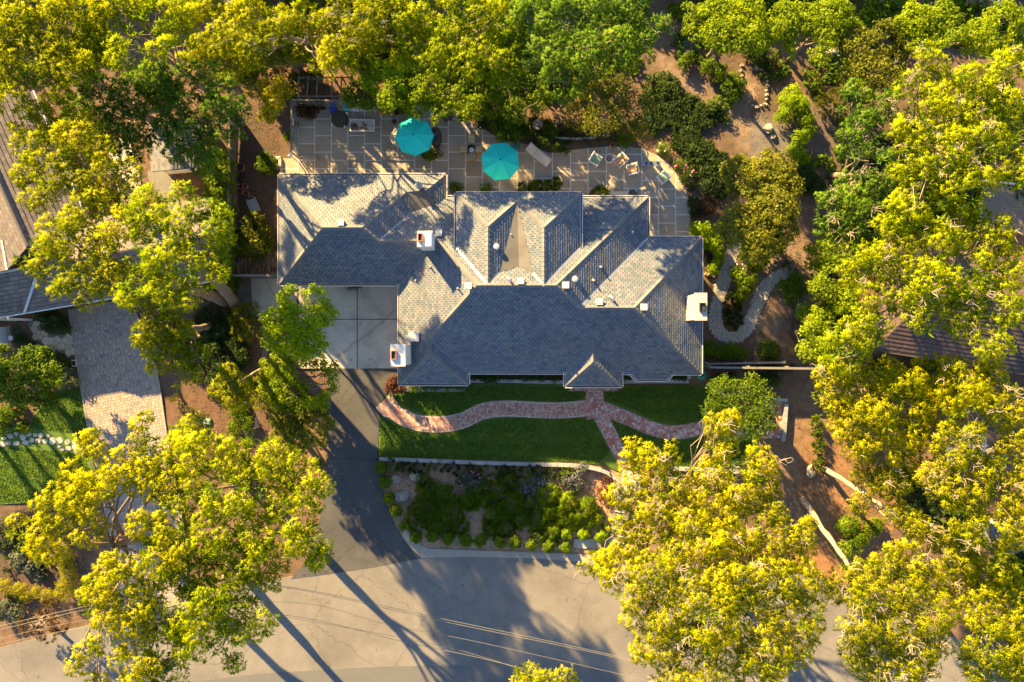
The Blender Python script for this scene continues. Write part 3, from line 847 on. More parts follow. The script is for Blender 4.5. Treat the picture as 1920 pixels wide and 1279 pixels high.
PL = {  # plane, outline
    'front': (S, [vMe, vPl, vT, vPr, E(1185, 699), E(1259, 699.4), E(1313, 699.5), vD, vC, vB, vA, vM]),
    'rear': (N1, [vJ1, vq, vc1, gN, gN2, mLb, ridLe, vb1, vpB, vb2, ridRe, mRb, nE, E(1214, 371), vB, vA, vJ2]),
    'east_wing': (E1, [E(1214, 371), E(1214, 447), vC, vB]),
    'rear_east': (N2, [E(1214, 447), vC, vD, E(1314, 447)]),
    'east_end': (E2, [E(1314, 447), vD, E(1313, 699.5)]),
    'west': (W, [E(750, 532), vJ2, vA, vM, vK, E(750, 719.5)]),
    'corner_front': (S3, [E(750, 719.5), vK, E(876.5, 719.5)]),
    'corner_east': (E3, [E(876.5, 719.5), vK, vM, vMe]),
    'porch_west': (PWl, [E(1061, 723), vPl, vT, vP]),
    'porch_east': (PEa, [E(1164, 723), vP, vT, vPr]),
    'porch_front': (PSo, [E(1061, 723), vP, E(1164, 723)]),
    'garage_south': (S1, [E(525, 532), vGA, vGB, vJ1, vJ2, E(750, 532)]),
    'garage_north': (N0, [E(525, 329), E(834, 329), vn2, vn1, vGB, vGA]),
    'garage_west': (W0, [E(525, 329), vGA, E(525, 532)]),
    'garage_east': (E0, [vGB, vn1, vq, vJ1]),
    'garage_end': (E00, [E(834, 329), E(834, 370.5), vc1, vn2]),
    'mid_north': (MN, [mLa, mRa, ridR, vva, ridL]),
    'mid_west': (ML, [mLa, ridL, ridLe, mLb]),
    'mid_east': (MRt, [mRa, mRb, ridRe, ridR]),
    'mid_inner_west': (MI1, [ridL, vva, vb1, ridLe]),
    'mid_inner_east': (MI2, [ridR, ridRe, vb2, vva]),
}
def frame_of(pl):
    n = pl[0]
    u = Vector((-n.y, n.x, 0)).normalized()
    return n, u, n.cross(u).normalized()       # v points up the slope

def slate_field(dst, pl, outline, w=.30, h=.185, lift=.034, th=.004, joint=.014, rr=random.Random(3)):
    n, u, v = frame_of(pl)
    if v.z < 0: v = -v; u = -u
    o = outline[0]
    q2 = [((p - o).dot(u), (p - o).dot(v)) for p in outline]
    u0, u1 = min(p[0] for p in q2), max(p[0] for p in q2)
    v0, v1 = min(p[1] for p in q2), max(p[1] for p in q2)
    row = 0; vv = v0
    while vv < v1:
        uu = u0 - w + (row % 2) * w / 2
        while uu < u1:
            ww = w
            c = clip_poly(q2, (uu + joint, vv, uu + ww - joint, vv + h * .87))
            if c and abs(area2(c)) > .002:
                if area2(c) < 0: c.reverse()
                lf = lift + rr.uniform(-.004, .006)
                vs = [o + u * a + v * b + n * (th + lf * (1 - (b - vv) / h)) for a, b in c]
                k = len(vs)
                bt = [p - n * .03 for p in vs]
                fl = (u.cross(v)).dot(n) < 0
                top = tuple(range(k)); sd = [(k + i, k + (i + 1) % k, (i + 1) % k, i) for i in range(k)]
                if fl: top = top[::-1]; sd = [s_[::-1] for s_ in sd]
                dst.add(vs + bt, [top] + sd)
            uu += ww
        vv += h; row += 1

def slab_under(outline, pl, t=.14):
    n = pl[0]
    top = [p - n * .012 for p in outline]; bot = [p - Vector((0, 0, t)) for p in outline]
    k = len(top)
    return top + bot, [tuple(range(k)), tuple(range(2 * k - 1, k - 1, -1))] + [(i, k + i, k + (i + 1) % k, (i + 1) % k) for i in range(k)]

ROOF = MB()
for pl, ol in PL.values(): ROOF.add(*slab_under(ol, pl))
ROOF.add([p + Vector((0, 0, .02)) for p in (vva, vb1, vpB, vb2)], [(0, 1, 2), (0, 2, 3)])
roof = ROOF.build('roof', M['roofbase'], HOUSE)
for key, (pl, ol) in PL.items():
    b = MB(); slate_field(b, pl, ol)
    b.build('slates', M['slate'], roof, kind='stuff')
for tri in ((vva, vb1, vpB), (vva, vpB, vb2)):
    MB().add([p + Vector((0, 0, .05)) for p in tri] + [p + Vector((0, 0, .02)) for p in tri], [(0, 1, 2), (3, 5, 4), (0, 3, 4, 1), (1, 4, 5, 2), (2, 5, 3, 0)]).build('membrane', M['membrane'], roof)
vme = [vn1, vn2, vc1, vq]
MB().add([p + Vector((0, 0, .04)) for p in vme] + [p - Vector((0, 0, .05)) for p in vme], [(0, 3, 2), (0, 2, 1), (4, 5, 6), (4, 6, 7), (0, 1, 5, 4), (1, 2, 6, 5), (2, 3, 7, 6), (3, 0, 4, 7)]).build('membrane', M['membrane'], roof)

def capline(a, b, p1, p2, w=.15):
    """hip or ridge: overlapping saddle slates"""
    L = (b - a); n = max(2, int(L.length / .3)); d = L.normalized()
    mb = MB()
    def wing(pl, other):
        t = d.cross(pl[0]).normalized()
        if t.z > 0 or (abs(t.z) < 1e-3 and t.dot(other[0]) > 0): t = -t
        return t
    t1, t2 = wing(p1, p2), wing(p2, p1)
    up = (p1[0] + p2[0]).normalized()
    for i in range(n):
        s0, s1 = a.lerp(b, i / n), a.lerp(b, min(1, (i + .96) / n))
        l0, l1 = .055, .035
        vs = [s0 + t1 * w + p1[0] * l0, s0 + up * (l0 + .02), s0 + t2 * w + p2[0] * l0,
              s1 + t1 * w + p1[0] * l1, s1 + up * (l1 + .02), s1 + t2 * w + p2[0] * l1]
        bt = [p - up * .035 for p in vs]
        mb.add(vs + bt, [(0, 1, 4, 3), (1, 2, 5, 4), (0, 6, 7, 1), (1, 7, 8, 2), (3, 4, 10, 9), (4, 5, 11, 10), (0, 3, 9, 6), (2, 8, 11, 5)])
    mb.build('ridge_cap', M['cap'], roof, kind='stuff')
for a, b, p, q in ((E(525, 329), vGA, N0, W0), (E(525, 532), vGA, S1, W0), (vGA, vGB, N0, S1), (vGB, vn1, N0, E0), (vJ1, vGB, S1, E0), (vJ1, vJ2, N1, S1),
        (vJ2, vA, N1, W), (vA, vB, N1, S), (E(1214, 371), vB, N1, E1), (vC, vB, E1, S), (vC, vD, N2, S), (E(1314, 447), vD, N2, E2), (E(1313, 699.5), vD, S, E2),
        (vM, vA, S, W), (vK, vM, W, E3), (E(750, 719.5), vK, W, S3), (E(876.5, 719.5), vK, S3, E3), (E(1061, 723), vP, PSo, PWl), (E(1164, 723), vP, PSo, PEa), (vP, vT, PWl, PEa),
        (mLa, ridL, MN, ML), (ridLe, ridL, ML, MI1), (vva, ridL, MN, MI1), (vva, ridR, MN, MI2), (mRa, ridR, MN, MRt), (ridRe, ridR, MRt, MI2), (E(834, 329), vn2, N0, E00)):
    capline(a, b, p, q)
def valley(a, b, w=.09, mat='flash'):
    d = (b - a).normalized(); s = d.cross(Vector((0, 0, 1))).normalized() * w
    up = Vector((0, 0, .05))
    q = [a - s + up, a + s + up, b + s + up, b - s + up]
    MB().add(q + [p - Vector((0, 0, .08)) for p in q], [(0, 1, 2, 3), (0, 4, 5, 1), (1, 5, 6, 2), (2, 6, 7, 3), (3, 7, 4, 0)]).build('valley_flashing', M[mat], roof)
for a, b in ((mLb, ridLe), (mRb, ridRe), (vb1, ridLe), (vb2, ridRe), (vq, vJ1), (vc1, gN), (E(1214, 447), vC)): valley(a, b)
valley(E(750, 532), vJ2, .07, 'cap'); valley(vMe, vM, .06, 'cap'); valley(vPl, vT, .05, 'cap'); valley(vPr, vT, .05, 'cap')

def gutter(a, b, z=None):
    a = Vector(a); b = Vector(b)
    d = (b - a).normalized(); s = d.cross(Vector((0, 0, 1))).normalized()      # outward when eaves run clockwise seen from above... corrected below
    g = MB(); t = MB()
    def bar(off, zz, w, h, dst):
        m = (a + b) / 2 + s * off
        dst.box((m.x, m.y, m.z + zz), ((b - a).length + .12, w, h), math.atan2(d.y, d.x))
    bar(.145, -.05, .05, .14, g); bar(.02, -.10, .04, .2, g)
    g.build('gutter', M['gutter'], HOUSE)
    bar(.082, -.11, .075, .03, t); t.build('gutter_trough', M['gutterin'], HOUSE)
# eaves listed so that outside is on the right-hand side of travel
for a, b in ((E(525, 329), E(525, 532)), (E(525, 532), E(750, 532)), (E(750, 532), E(750, 719.5)), (E(750, 719.5), E(876.5, 719.5)), (E(876.5, 719.5), vMe), (vMe, vPl), (vPl, E(1061, 723)),
             (E(1061, 723), E(1164, 723)), (E(1164, 723), vPr), (vPr, E(1185, 699)), (E(1259, 699.4), E(1313, 699.5)), (E(1313, 699.5), E(1314, 447)), (E(1314, 447), E(1214, 447)), (E(1214, 447), E(1214, 371)),
             (E(1214, 371), nE), (mRb, mRa), (mRa, mLa), (mLa, mLb), (gN2, gN), (E(834, 370.5), E(834, 329)), (E(834, 329), E(525, 329))):
    gutter(a, b)
# bay roof at the front, right of the porch
bz = 2.93
bay = [E(1183, 699, bz + .06), E(1193, 711, bz - .1), E(1251, 711, bz - .1), E(1261, 699, bz + .06)]
MB().add(bay + [p - Vector((0, 0, .15)) for p in bay], [(0, 1, 2, 3), (4, 7, 6, 5), (0, 4, 5, 1), (1, 5, 6, 2), (2, 6, 7, 3), (3, 7, 4, 0)]).build('bay_roof', M['roofbase'], HOUSE)
bb = MB(); slate_field(bb, plane(bay[0], bay[1], bay[2]), bay); bb.build('bay_slates', M['slate'], HOUSE, kind='stuff')
for a, b in zip(bay, bay[1:]): gutter(a, b)

# walls stand half a metre inside the eaves
def wall_block(x0, y0, x1, y1, zt, zb=0.0, ins=.5):
    a, b = E(x0, y1), E(x1, y0)
    MB().box(((a.x + b.x) / 2, (a.y + b.y) / 2, (zt + zb) / 2), (b.x - a.x - 2 * ins, b.y - a.y - 2 * ins, zt - zb)).build('wall', M['wallpaint'], HOUSE)
    return a.x + ins, a.y + ins, b.x - ins, b.y - ins
gx0, gy0, gx1, gy1 = wall_block(525, 329, 834, 532, 2.86)
wx0, wy0, wx1, wy1 = wall_block(750, 480, 876.5, 719.5, 2.855)
mx0, my0, mx1, my1 = wall_block(800, 371, 1214, 698, 2.85)
ex0, ey0, ex1, ey1 = wall_block(1190, 447, 1313.5, 699.4, 2.845)
ux0, uy0, ux1, uy1 = wall_block(856, 364, 1088, 520, ZM - .12, 0, .45)
def opening(name, x, y, z, w, h, nx, ny, frame='white', fill='glass', bars=1):
    rz = math.atan2(ny, nx) + math.pi / 2
    o = MB().box((x + nx * .03, y + ny * .03, z), (w, .06, h), rz).build(name, M[fill], HOUSE)
    f = MB(); t = .07
    c, s_ = math.cos(rz), math.sin(rz)
    for du, dz, ww, hh in ((0, h / 2, w + 2 * t, t), (0, -h / 2, w + 2 * t, t), (-w / 2, 0, t, h), (w / 2, 0, t, h)) + tuple(((k + 1) / (bars + 1) * w - w / 2, 0, .04, h) for k in range(bars)):
        f.box((x + nx * .05 + c * du, y + ny * .05 + s_ * du, z + dz), (ww, .08, hh), rz)
    f.build('frame', M[frame], o)
for k in range(2):
    opening('garage_door', gx0 + 2.2 + k * 3.1, gy0, 1.15, 2.5, 2.2, 0, -1, 'white', 'stucco', 3)
for x in (gx0 + 1.6, gx0 + 5.0, gx0 + 8.2): opening('window', x, gy1, 1.5, 1.5, 1.2, 0, 1)
for k, x in enumerate((ux0 + 1.3, ux0 + 3.8, ux0 + 6.2)): opening('patio_door' if k == 1 else 'window', x, uy1, 1.25 if k == 1 else 1.4, 1.9, 2.2 if k == 1 else 1.4, 0, 1)
for x in (mx1 - 2.6,): opening('patio_door', x, my1, 1.2, 2.2, 2.1, 0, 1)
for x in (mx0 + 3.0, mx0 + 5.2, mx0 + 10.2, mx0 + 12.2): opening('window', x, my0, 1.5, 1.5, 1.3, 0, -1)
opening('window', wx0 + 1.9, wy0, 1.5, 1.8, 1.3, 0, -1)
for y in (wy0 + 4.5,): opening('window', wx0, y, 1.5, 1.5, 1.3, -1, 0)
for y in (ey0 + 1.6, ey0 + 6.8): opening('window', ex1, y, 1.5, 1.5, 1.3, 1, 0)
for y in (gy0 + 2.4,): opening('window', gx0, y, 1.5, 1.4, 1.1, -1, 0)
fd = E(1112, 716)
opening('front_door', fd.x, my0, 1.08, 1.1, 2.1, 0, -1, 'white', 'wood', 0)
for sx in (1068, 1157):
    c = E(sx, 717); MB().box((c.x, c.y, 1.45), (.2, .2, 2.9)).build('porch_post', M['white'], HOUSE)

# chimneys
def chimney(x0, y0, x1, y1, zt, zb, mat, flue, fmat):
    a, b = P(x0, y1, zt), P(x1, y0, zt)
    c = (a + b) / 2
    ch = MB().box((c.x, c.y, (zt + zb) / 2 - .06), (b.x - a.x - .12, b.y - a.y - .12, zt - zb - .12)).build('chimney', M[mat], HOUSE)
    MB().box((c.x, c.y, zt - .06), (b.x - a.x, b.y - a.y, .12)).build('crown', M[mat], ch)
    fa, fb = P(flue[0], flue[3], zt), P(flue[2], flue[1], zt)
    fc = (fa + fb) / 2; fw, fh = fb.x - fa.x, fb.y - fa.y
    f = MB(); t = .05
    f.box((fc.x, fc.y + fh / 2 - t / 2, zt + .09), (fw, t, .18)).box((fc.x, fc.y - fh / 2 + t / 2, zt + .09), (fw, t, .18))
    f.box((fc.x - fw / 2 + t / 2, fc.y, zt + .09), (t, fh - 2 * t, .18)).box((fc.x + fw / 2 - t / 2, fc.y, zt + .09), (t, fh - 2 * t, .18))
    f.build('flue_liner', M[fmat], ch)
    MB().box((fc.x, fc.y, zt + .045), (fw - 2 * t, fh - 2 * t, .09)).build('flue_throat', M['black' if fmat != 'darkmetal' else 'charcoal'], ch)
    return ch
c1 = chimney(782, 433, 811, 463, 6.9, 3.2, 'stucco', (783.5, 438, 793, 453), 'terracotta')
a, b = P(798, 462, 6.9), P(809, 434, 6.9); MB().box(((a.x + b.x) / 2, (a.y + b.y) / 2, 6.97), (b.x - a.x, b.y - a.y, .14)).build('cap_slab', M['white'], c1)
c2 = chimney(732, 645, 760, 687, 6.9, 0.0, 'stucco', (733.5, 657, 744, 674), 'terracotta')
a, b = P(732, 687, 4.0), P(762, 643, 4.0)
c3 = chimney(1302.5, 549, 1326, 601, 6.2, 0.0, 'lichen', (1311, 568, 1322, 584), 'darkmetal')

# roof vents, pipes and the box skylight
def box_vent(px, py, pl, w=.34, d=.32, h=.26, rz=0.0):
    c = hit(px, py, pl)
    o = MB().box((c.x, c.y, c.z + h * .3), (w, d, h * 1.3), rz).build('roof_vent', M['vent'], HOUSE)
    MB().box((c.x, c.y, c.z + h), (w + .1, d + .1, .05), rz).build('hood', M['vent'], o)
def pipe(px, py, pl, r=.05, h=.45):
    c = hit(px, py, pl)
    o = MB().tube([c - Vector((0, 0, .1)), c + Vector((0, 0, h))], r, 10).build('vent_pipe', M['vent'], HOUSE, smooth=False)
    MB().lathe((c.x, c.y, c.z + .02), [(r * 2.2, -.03), (r * 2.0, .03), (r * 1.05, .10)], 10).build('flashing_boot', M['flash'], o)
def dome(px, py, pl):
    c = hit(px, py, pl); n, u, v = frame_of(pl)
    MB().lathe((c.x, c.y, c.z), [(.20, -.05), (.20, .12), (.15, .2), (.05, .23)], 14).build('dome_vent', M['vent'], HOUSE, smooth=False)
    d = MB(); q = [c + u * .3 - v * .06 + n * .04, c + u * .3 + v * .06 + n * .04, c - u * .3 + v * .06 + n * .04, c - u * .3 - v * .06 + n * .04]
    d.add(q + [p - n * .05 for p in q], [(0, 1, 2, 3), (3, 2, 1, 0), (0, 4, 5, 1), (1, 5, 6, 2), (2, 6, 7, 3), (3, 7, 4, 0)]).build('vent_flange', M['vent'], HOUSE)
for a in ((640, 418, N0), (823, 438, N1), (878, 536, N1), (976, 527, N1), (1060, 535, E1), (1123, 566, N2), (1206, 576, E2)): box_vent(*a)
for a in ((807, 501, W), (859, 541, W), (780, 526, W, .05, .3), (1126, 501, E1, .05, .3), (1112, 526, E1, .06, .3), (1185, 436, E1, .06, .35), (1091, 384, N1), (1145, 381, N1, .06, .25), (958, 440, MI1, .04, .2)): pipe(*a)
for a in ((931, 463, MI1), (1078, 524, E1)): dome(*a)
c = hit(788, 352, N0)
o = MB().tube([c - Vector((0, 0, .1)), c + Vector((-.05, .05, .55))], .16, 14).build('flue_pipe', M['vent'], HOUSE)
MB().lathe((c.x - .05, c.y + .05, c.z + .62), [(.05, -.02), (.24, 0), (.22, .06), (.04, .14)], 14).build('rain_cap', M['greymetal'], o)
for (x, y, pl) in ((952, 521, N1), (1143, 556, N2)):
    c = hit(x, y, pl)
    MB().tube([c - Vector((0, 0, .1)), c + Vector((0, 0, .5)), c + Vector((.1, -.14, .6)), c + Vector((.2, -.3, .52))], .08, 8).build('gooseneck_vent', M['vent'], HOUSE)
c = hit(777, 631, W)
o = MB().box((c.x, c.y, c.z + .1), (.66, .62, .5)).build('box_vent', M['tanwood'], HOUSE)
MB().box((c.x, c.y, c.z + .375), (.72, .68, .05)).build('lid', M['gutter'], o)
for dy in (-.34, .34):
    MB().tube([(c.x - .3, c.y + dy, c.z - .1), (c.x - .3, c.y + dy, c.z + .4)], .06, 10).build('vent_pipe', M['vent'], HOUSE)
# snow guards along the raised rear eave
for k in range(9):
    p = mLa.lerp(mRa, (k + .7) / 9.6)
    MB().box((p.x, p.y - .06, p.z + .09), (.03, .34, .04)).build('gutter_bracket', M['gutter'], HOUSE)
# low railing roof of the rear bay
bz = 2.6
q = [P(963, 367, bz), P(968, 360.5, bz), P(1036, 360.5, bz), P(1041, 367, bz)]
MB().prism([q[0], q[3], q[2], q[1]], bz - .12, bz).build('bay_canopy', M['gutter'], HOUSE)
# ------------------------------------------------------------------ neighbouring houses
def simple_roof(parent, faces, mat, w, h, part='roof'):
    rb = MB()
    for ol in faces: rb.add(*slab_under(ol, plane(*ol[:3])))
    r = rb.build(part, M['roofbase'], parent)
    for ol in faces:
        b = MB(); slate_field(b, plane(*ol[:3]), ol, w, h, .03, .004, .004)
        b.build('tiles', mat, r, kind='stuff')
    return r
NL = empty('neighbour_house', P(60, 400), label='low house with brown concrete tile roof at the left edge under the pines', cat='house')
e = 2.7
A = [P(-70, 190, 5.2), P(52, 462, 5.2)]                                  # main ridge
eA = [P(62, 170, e), P(190, 470, e)]
wA = [P(-260, 250, e), P(-120, 560, e)]
sR = [P(30, 505, 4.2), P(402, 438, 4.2)]
sE = [P(-130, 617, e), P(414, 523.5, e)]
f_east = [A[0], A[1], P(70, 520, 4.0), eA[1], eA[0]]
n_e = plane(A[0], A[1], eA[0])
pe = lambda x, y: hit(x, y, n_e)
n_s = plane(sE[0], sE[1], sR[0]); ps = lambda x, y: hit(x, y, n_s)
n_w = plane(A[0], A[1], wA[0]); pw = lambda x, y: hit(x, y, n_w)
n_n = plane(sR[0], sR[1], P(380, 355, e)); pn = lambda x, y: hit(x, y, n_n)
r1 = simple_roof(NL, [[pe(-70, 190), pe(62, 170), pe(175, 440), pe(150, 484), pe(52, 462)], [pw(52, 462), pw(14, 506), pw(-130, 545), pw(-270, 250), pw(-70, 190)]], M['roofleft'], .32, .30)
r2 = simple_roof(NL, [[ps(-130, 617), ps(414, 523.5), ps(404, 440), ps(60, 500), ps(36, 505), ps(-140, 540)], [pn(60, 500), pn(404, 440), pn(392, 372), pn(150, 415)]], M['roofleft'], .32, .30)
def bar_between(name, a, b, w, h, mat, parent, dz=0):
    a, b = Vector(a), Vector(b); m = (a + b) / 2; d = b - a
    s = d.normalized().cross(Vector((0, 0, 1))).normalized() * w / 2
    up = Vector((0, 0, h)); z = Vector((0, 0, dz))
    q = [a - s + z, a + s + z, b + s + z, b - s + z]
    return MB().add([p for p in q] + [p + up for p in q], [(3, 2, 1, 0), (4, 5, 6, 7), (0, 1, 5, 4), (1, 2, 6, 5), (2, 3, 7, 6), (3, 0, 4, 7)]).build(name, mat, parent)
pp = resample([pe(-70, 190), pe(52, 462)], .42)
for a, b in zip(pp, pp[1:]):
    d = (b - a).normalized()
    MB().tube([a - d * .03 + Vector((0, 0, .04)), b + Vector((0, 0, .02))], [.17, .14], 8).build('ridge_tile', M['roofleft'], r1)
bar_between('gutter', ps(-130, 617.5), ps(414, 524), .12, .12, M['white'], NL, -.08)
bar_between('gutter', pe(62, 170), pe(175, 440), .12, .12, M['white'], NL, -.08)
bar_between('valley_flashing', ps(68, 521), ps(46, 588), .2, .04, M['flash'], r2, .02)
bar_between('valley_flashing', pw(4, 451), pw(14, 506), .14, .06, M['gutter'], r1, .02)
bar_between('ridge_flashing', ps(-60, 522), ps(36, 505), .16, .06, M['gutter'], r2, .03)
wq = [P(-110, 585, e), P(385, 505, e), P(372, 400, e), P(150, 440, e), P(40, 190, e), P(-220, 270, e)]
MB().prism(wq, 0, 2.5).build('wall', M['wallpaint'], NL)
p = P(35, 597, 1.2)
o = MB().box((p.x, p.y + .35, 1.5), (.9, .07, 1.0), math.radians(9)).build('window', M['glass'], NL)
f = MB()
for dx in (-.45, 0, .45): f.box((p.x + dx, p.y + .33 + dx * .16, 1.5), (.09, .12, 1.1), math.radians(9))
for dz in (-.5, 0, .5): f.box((p.x, p.y + .33, 1.5 + dz), (1.0, .12, .09), math.radians(9))
f.build('frame', M['white'], o)
for x in (30, 59):
    c = P(x, 600, 0); MB().box((c.x, c.y, 1.25), (.16, .16, 2.5)).build('porch_post', M['white'], NL)

SH = empty('garden_shed', P(330, 290), label='small outbuilding with grey shingle roof between the pines and the hedge', cat='shed')
z0, z1 = 2.3, 3.1
q = [P(300, 232, z1), P(345, 222, z1), P(378, 312, z0), P(320, 322, z0)]
simple_roof(SH, [[P(318, 225, z1), P(322, 318, z1), P(384, 312, z0), P(376, 222, z0)], [P(322, 318, z1), P(318, 225, z1), P(280, 232, z0), P(284, 322, z0)]], M['shedroof'], .3, .22)
MB().prism([P(288, 314, 2.2), P(378, 306, 2.2), P(370, 230, 2.2), P(286, 238, 2.2)], 0, 2.2).build('wall', M['wallpaint'], SH)
bar_between('fascia', P(322, 320, z0), P(385, 314, z0), .06, .14, M['white'], SH, -.12)
sheet('side_path', [(276, 322), (318, 322), (330, 360), (372, 410), (400, 520), (380, 526), (352, 430), (300, 372)], .02, M['wallstone'], smooth=3)
sheet('neighbour_terrace', [(200, 262), (242, 258), (262, 330), (268, 390), (230, 392), (214, 330)], .02, M['concrete'])
sheet('side_yard_concrete', [(470, 522), (556, 522), (556, 585), (500, 600), (474, 590)], .018, M['concrete'])
sheet('upper_path', [(1620, -40), (1735, -40), (1733, 14), (1700, 16), (1620, 12)], .02, M['concrete'])
sheet('east_terrace', [(1770, 800), (1850, 812), (1850, 875), (1775, 868)], .02, M['concrete'])

NR = empty('neighbour_house', P(1800, 600), label='house with dark red clay tile roof mostly hidden under the pines at right', cat='house')
ze, zr = 2.6, 4.2
q0, q1, q2, q3 = P(1655, 455, ze), P(2060, 500, ze), P(2040, 720, ze), P(1640, 655, ze)
ra, rb = P(1735, 560, zr), P(1960, 594, zr)
simple_roof(NR, [[q0, q1, rb, ra], [q3, ra, rb, q2], [q0, ra, q3], [q1, q2, rb]], M['roofright'], .26, .30)
MB().prism([P(1675, 640, 2.3), P(2010, 690, 2.3), P(2030, 520, 2.3), P(1685, 478, 2.3)], 0, 2.3).build('wall', M['wallpaint'], NR)
bar_between('gutter', q3 + Vector((0, -.06, 0)), q2 + Vector((0, -.06, 0)), .1, .1, M['brown'], NR, -.1)
NR2 = empty('neighbour_house', P(1905, 1010), label='corner of a pale roofed building at the right edge, lower right', cat='house')
q0, q1, q2, q3 = P(1845, 985, 2.8), P(2050, 960, 3.4), P(2080, 1100, 2.8), P(1880, 1052, 2.8)
simple_roof(NR2, [[q0, q3, q1]], M['shedroof'], .3, .25)
MB().prism([P(1862, 992, 2.4), P(1890, 1040, 2.4), P(2020, 1000, 2.4), P(2010, 978, 2.4)], 0, 2.45).build('wall', M['wallpaint'], NR2)

DK = empty('timber_deck', P(1880, 392), label='grey timber deck with pale edge boards beneath the right hand pines', cat='deck')
c = P(1885, 392, .6); w = 3.4
for k in range(20):
    MB().box((c.x, c.y + 1.6 - k * .165, .57), (w + .0, .15, .04), math.radians(-6)).build('deck_board', M['wood'], DK)
MB().box((c.x, c.y, .27), (w - .3, 3.0, .53), math.radians(-6)).build('frame', M['wood'], DK)
for a in ((c.x - w / 2 - .05, c.y + .15, .12, 3.5), ):
    MB().box((a[0], a[1], .62), (a[2], a[3], .16), math.radians(-6)).build('edge_board', M['grout'], DK)
MB().box((c.x + .1, c.y + 1.85, .62), (w + .2, .12, .16), math.radians(-6)).build('edge_board', M['grout'], DK)

# ------------------------------------------------------------------ garden walls with stone caps
def cap_wall(name, label, pts, w=.26, h=.42, step=.46, z0=-.1, smooth=True):
    pl = [P(x, y, h) for x, y in pts]
    path = resample(spline(pl, 10) if smooth else pl, step)
    mid = path[len(path) // 2]
    root = empty(name, (mid.x, mid.y, 0), label=label, cat='wall')
    b = MB()
    n = len(path)
    nr = []
    for i in range(n):
        d = (path[min(i + 1, n - 1)] - path[max(i - 1, 0)]).normalized(); nr.append(Vector((-d.y, d.x, 0)))
    for i in range(n - 1):
        a, c = path[i], path[i + 1]
        if (c - a).length < .05: continue
        u = (c - a).normalized() * .006
        q = [a + u + nr[i] * w / 2, a + u - nr[i] * w / 2, c - u - nr[i + 1] * w / 2, c - u + nr[i + 1] * w / 2]
        MB().prism(q, h - .07, h + random.uniform(-.004, .004), .01).build('cap_stone', M['bluestone'], root)
        q = [a + nr[i] * w * .42, a - nr[i] * w * .42, c - nr[i + 1] * w * .42, c + nr[i + 1] * w * .42]
        b.prism(q, z0, h - .072)
    b.build('wall_body', M['wallstone'], root)
    return root
RW = cap_wall('retaining_wall', 'curved low wall with blue-grey stone cap between the lawn and the planting bed', [(711, 861), (800, 864), (900, 868), (1000, 871), (1070, 873), (1105, 877), (1135, 885), (1153, 898), (1160, 915), (1161, 938)])
hn = P(1145, 890, .43)                                                   # small dark plate on the cap
MB().box((hn.x, hn.y, .437), (.10, .26, .012), .5).build('dark_plate', M['black'], RW)
cap_wall('retaining_wall', 'straight low wall with blue-grey cap beneath the large pine at lower right', [(1255, 879), (1330, 881), (1400, 886), (1430, 889)], smooth=False)
cap_wall('terrace_wall', 'low blue-grey capped wall wrapping the corner of the brick terrace at right', [(1442, 748), (1477, 751)], smooth=False)
cap_wall('terrace_wall', 'low blue-grey capped wall running down the right side of the brick terrace', [(1475, 757), (1472, 800), (1469, 828)], smooth=False)
cap_wall('stair_wall', 'short blue-grey capped wall beside the garden steps under the pine', [(1197, 890), (1197, 922)], smooth=False)
cap_wall('planter_wall', 'long blue-grey capped planter wall below the front windows left of the porch', [(878, 714.5), (960, 715), (1059, 717)], h=.4, smooth=False)
cap_wall('planter_wall', 'blue-grey capped planter wall below the bay right of the porch', [(1166, 715.5), (1230, 715.5), (1292, 715.5)], h=.4, smooth=False)
cap_wall('planter_wall', 'short return of blue-grey capped wall at the right front corner of the house', [(1292, 700), (1292, 711)], h=.4, smooth=False)
cap_wall('planter_wall', 'blue-grey capped planter wall below the left front corner of the house', [(755, 731), (815, 731), (874, 731)], h=.4, smooth=False)
cap_wall('bed_edge', 'low timber coloured edge of the rear bed above the chaise', [(1040, 258), (1080, 260), (1118, 257)], w=.14, h=.25)

# garden steps down to the street
ST = empty('garden_steps', P(1165, 980), label='dark garden steps with pale nosings beside the planting bed', cat='steps')
for k in range(6):
    t = k / 5
    x, y = 1165.5 - 8 * t, 952 + 57 * t
    zt = .46 - .07 * k
    c = P(x, y, 0)
    MB().box((c.x, c.y, zt / 2), (1.05, .46, zt), math.radians(-12)).build('step', M['wallstone'], ST)
    MB().box((c.x - .05, c.y - .235, zt + .002), (1.05, .05, .03), math.radians(-12)).build('nosing', M['grout'], ST)
LN = empty('street_landing', P(1105, 1025), kind='structure')
for x0, x1 in ((1076, 1099.5), (1100.8, 1123.3), (1124.6, 1150)):
    MB().prism([P(x0, 1026), P(x1, 1029), P(x1, 1011), P(x0, 1011)], 0, .05, .01).build('landing_slab', M['concrete'], LN)
sheet('joint_bed', [(1076, 1026), (1150, 1029), (1150, 1011), (1076, 1011)], .03, M['grout'], kind=None, parent=LN)
sheet('stair_path', [(1166, 880), (1196, 882), (1196, 940), (1166, 940)], .03, M['concrete'])

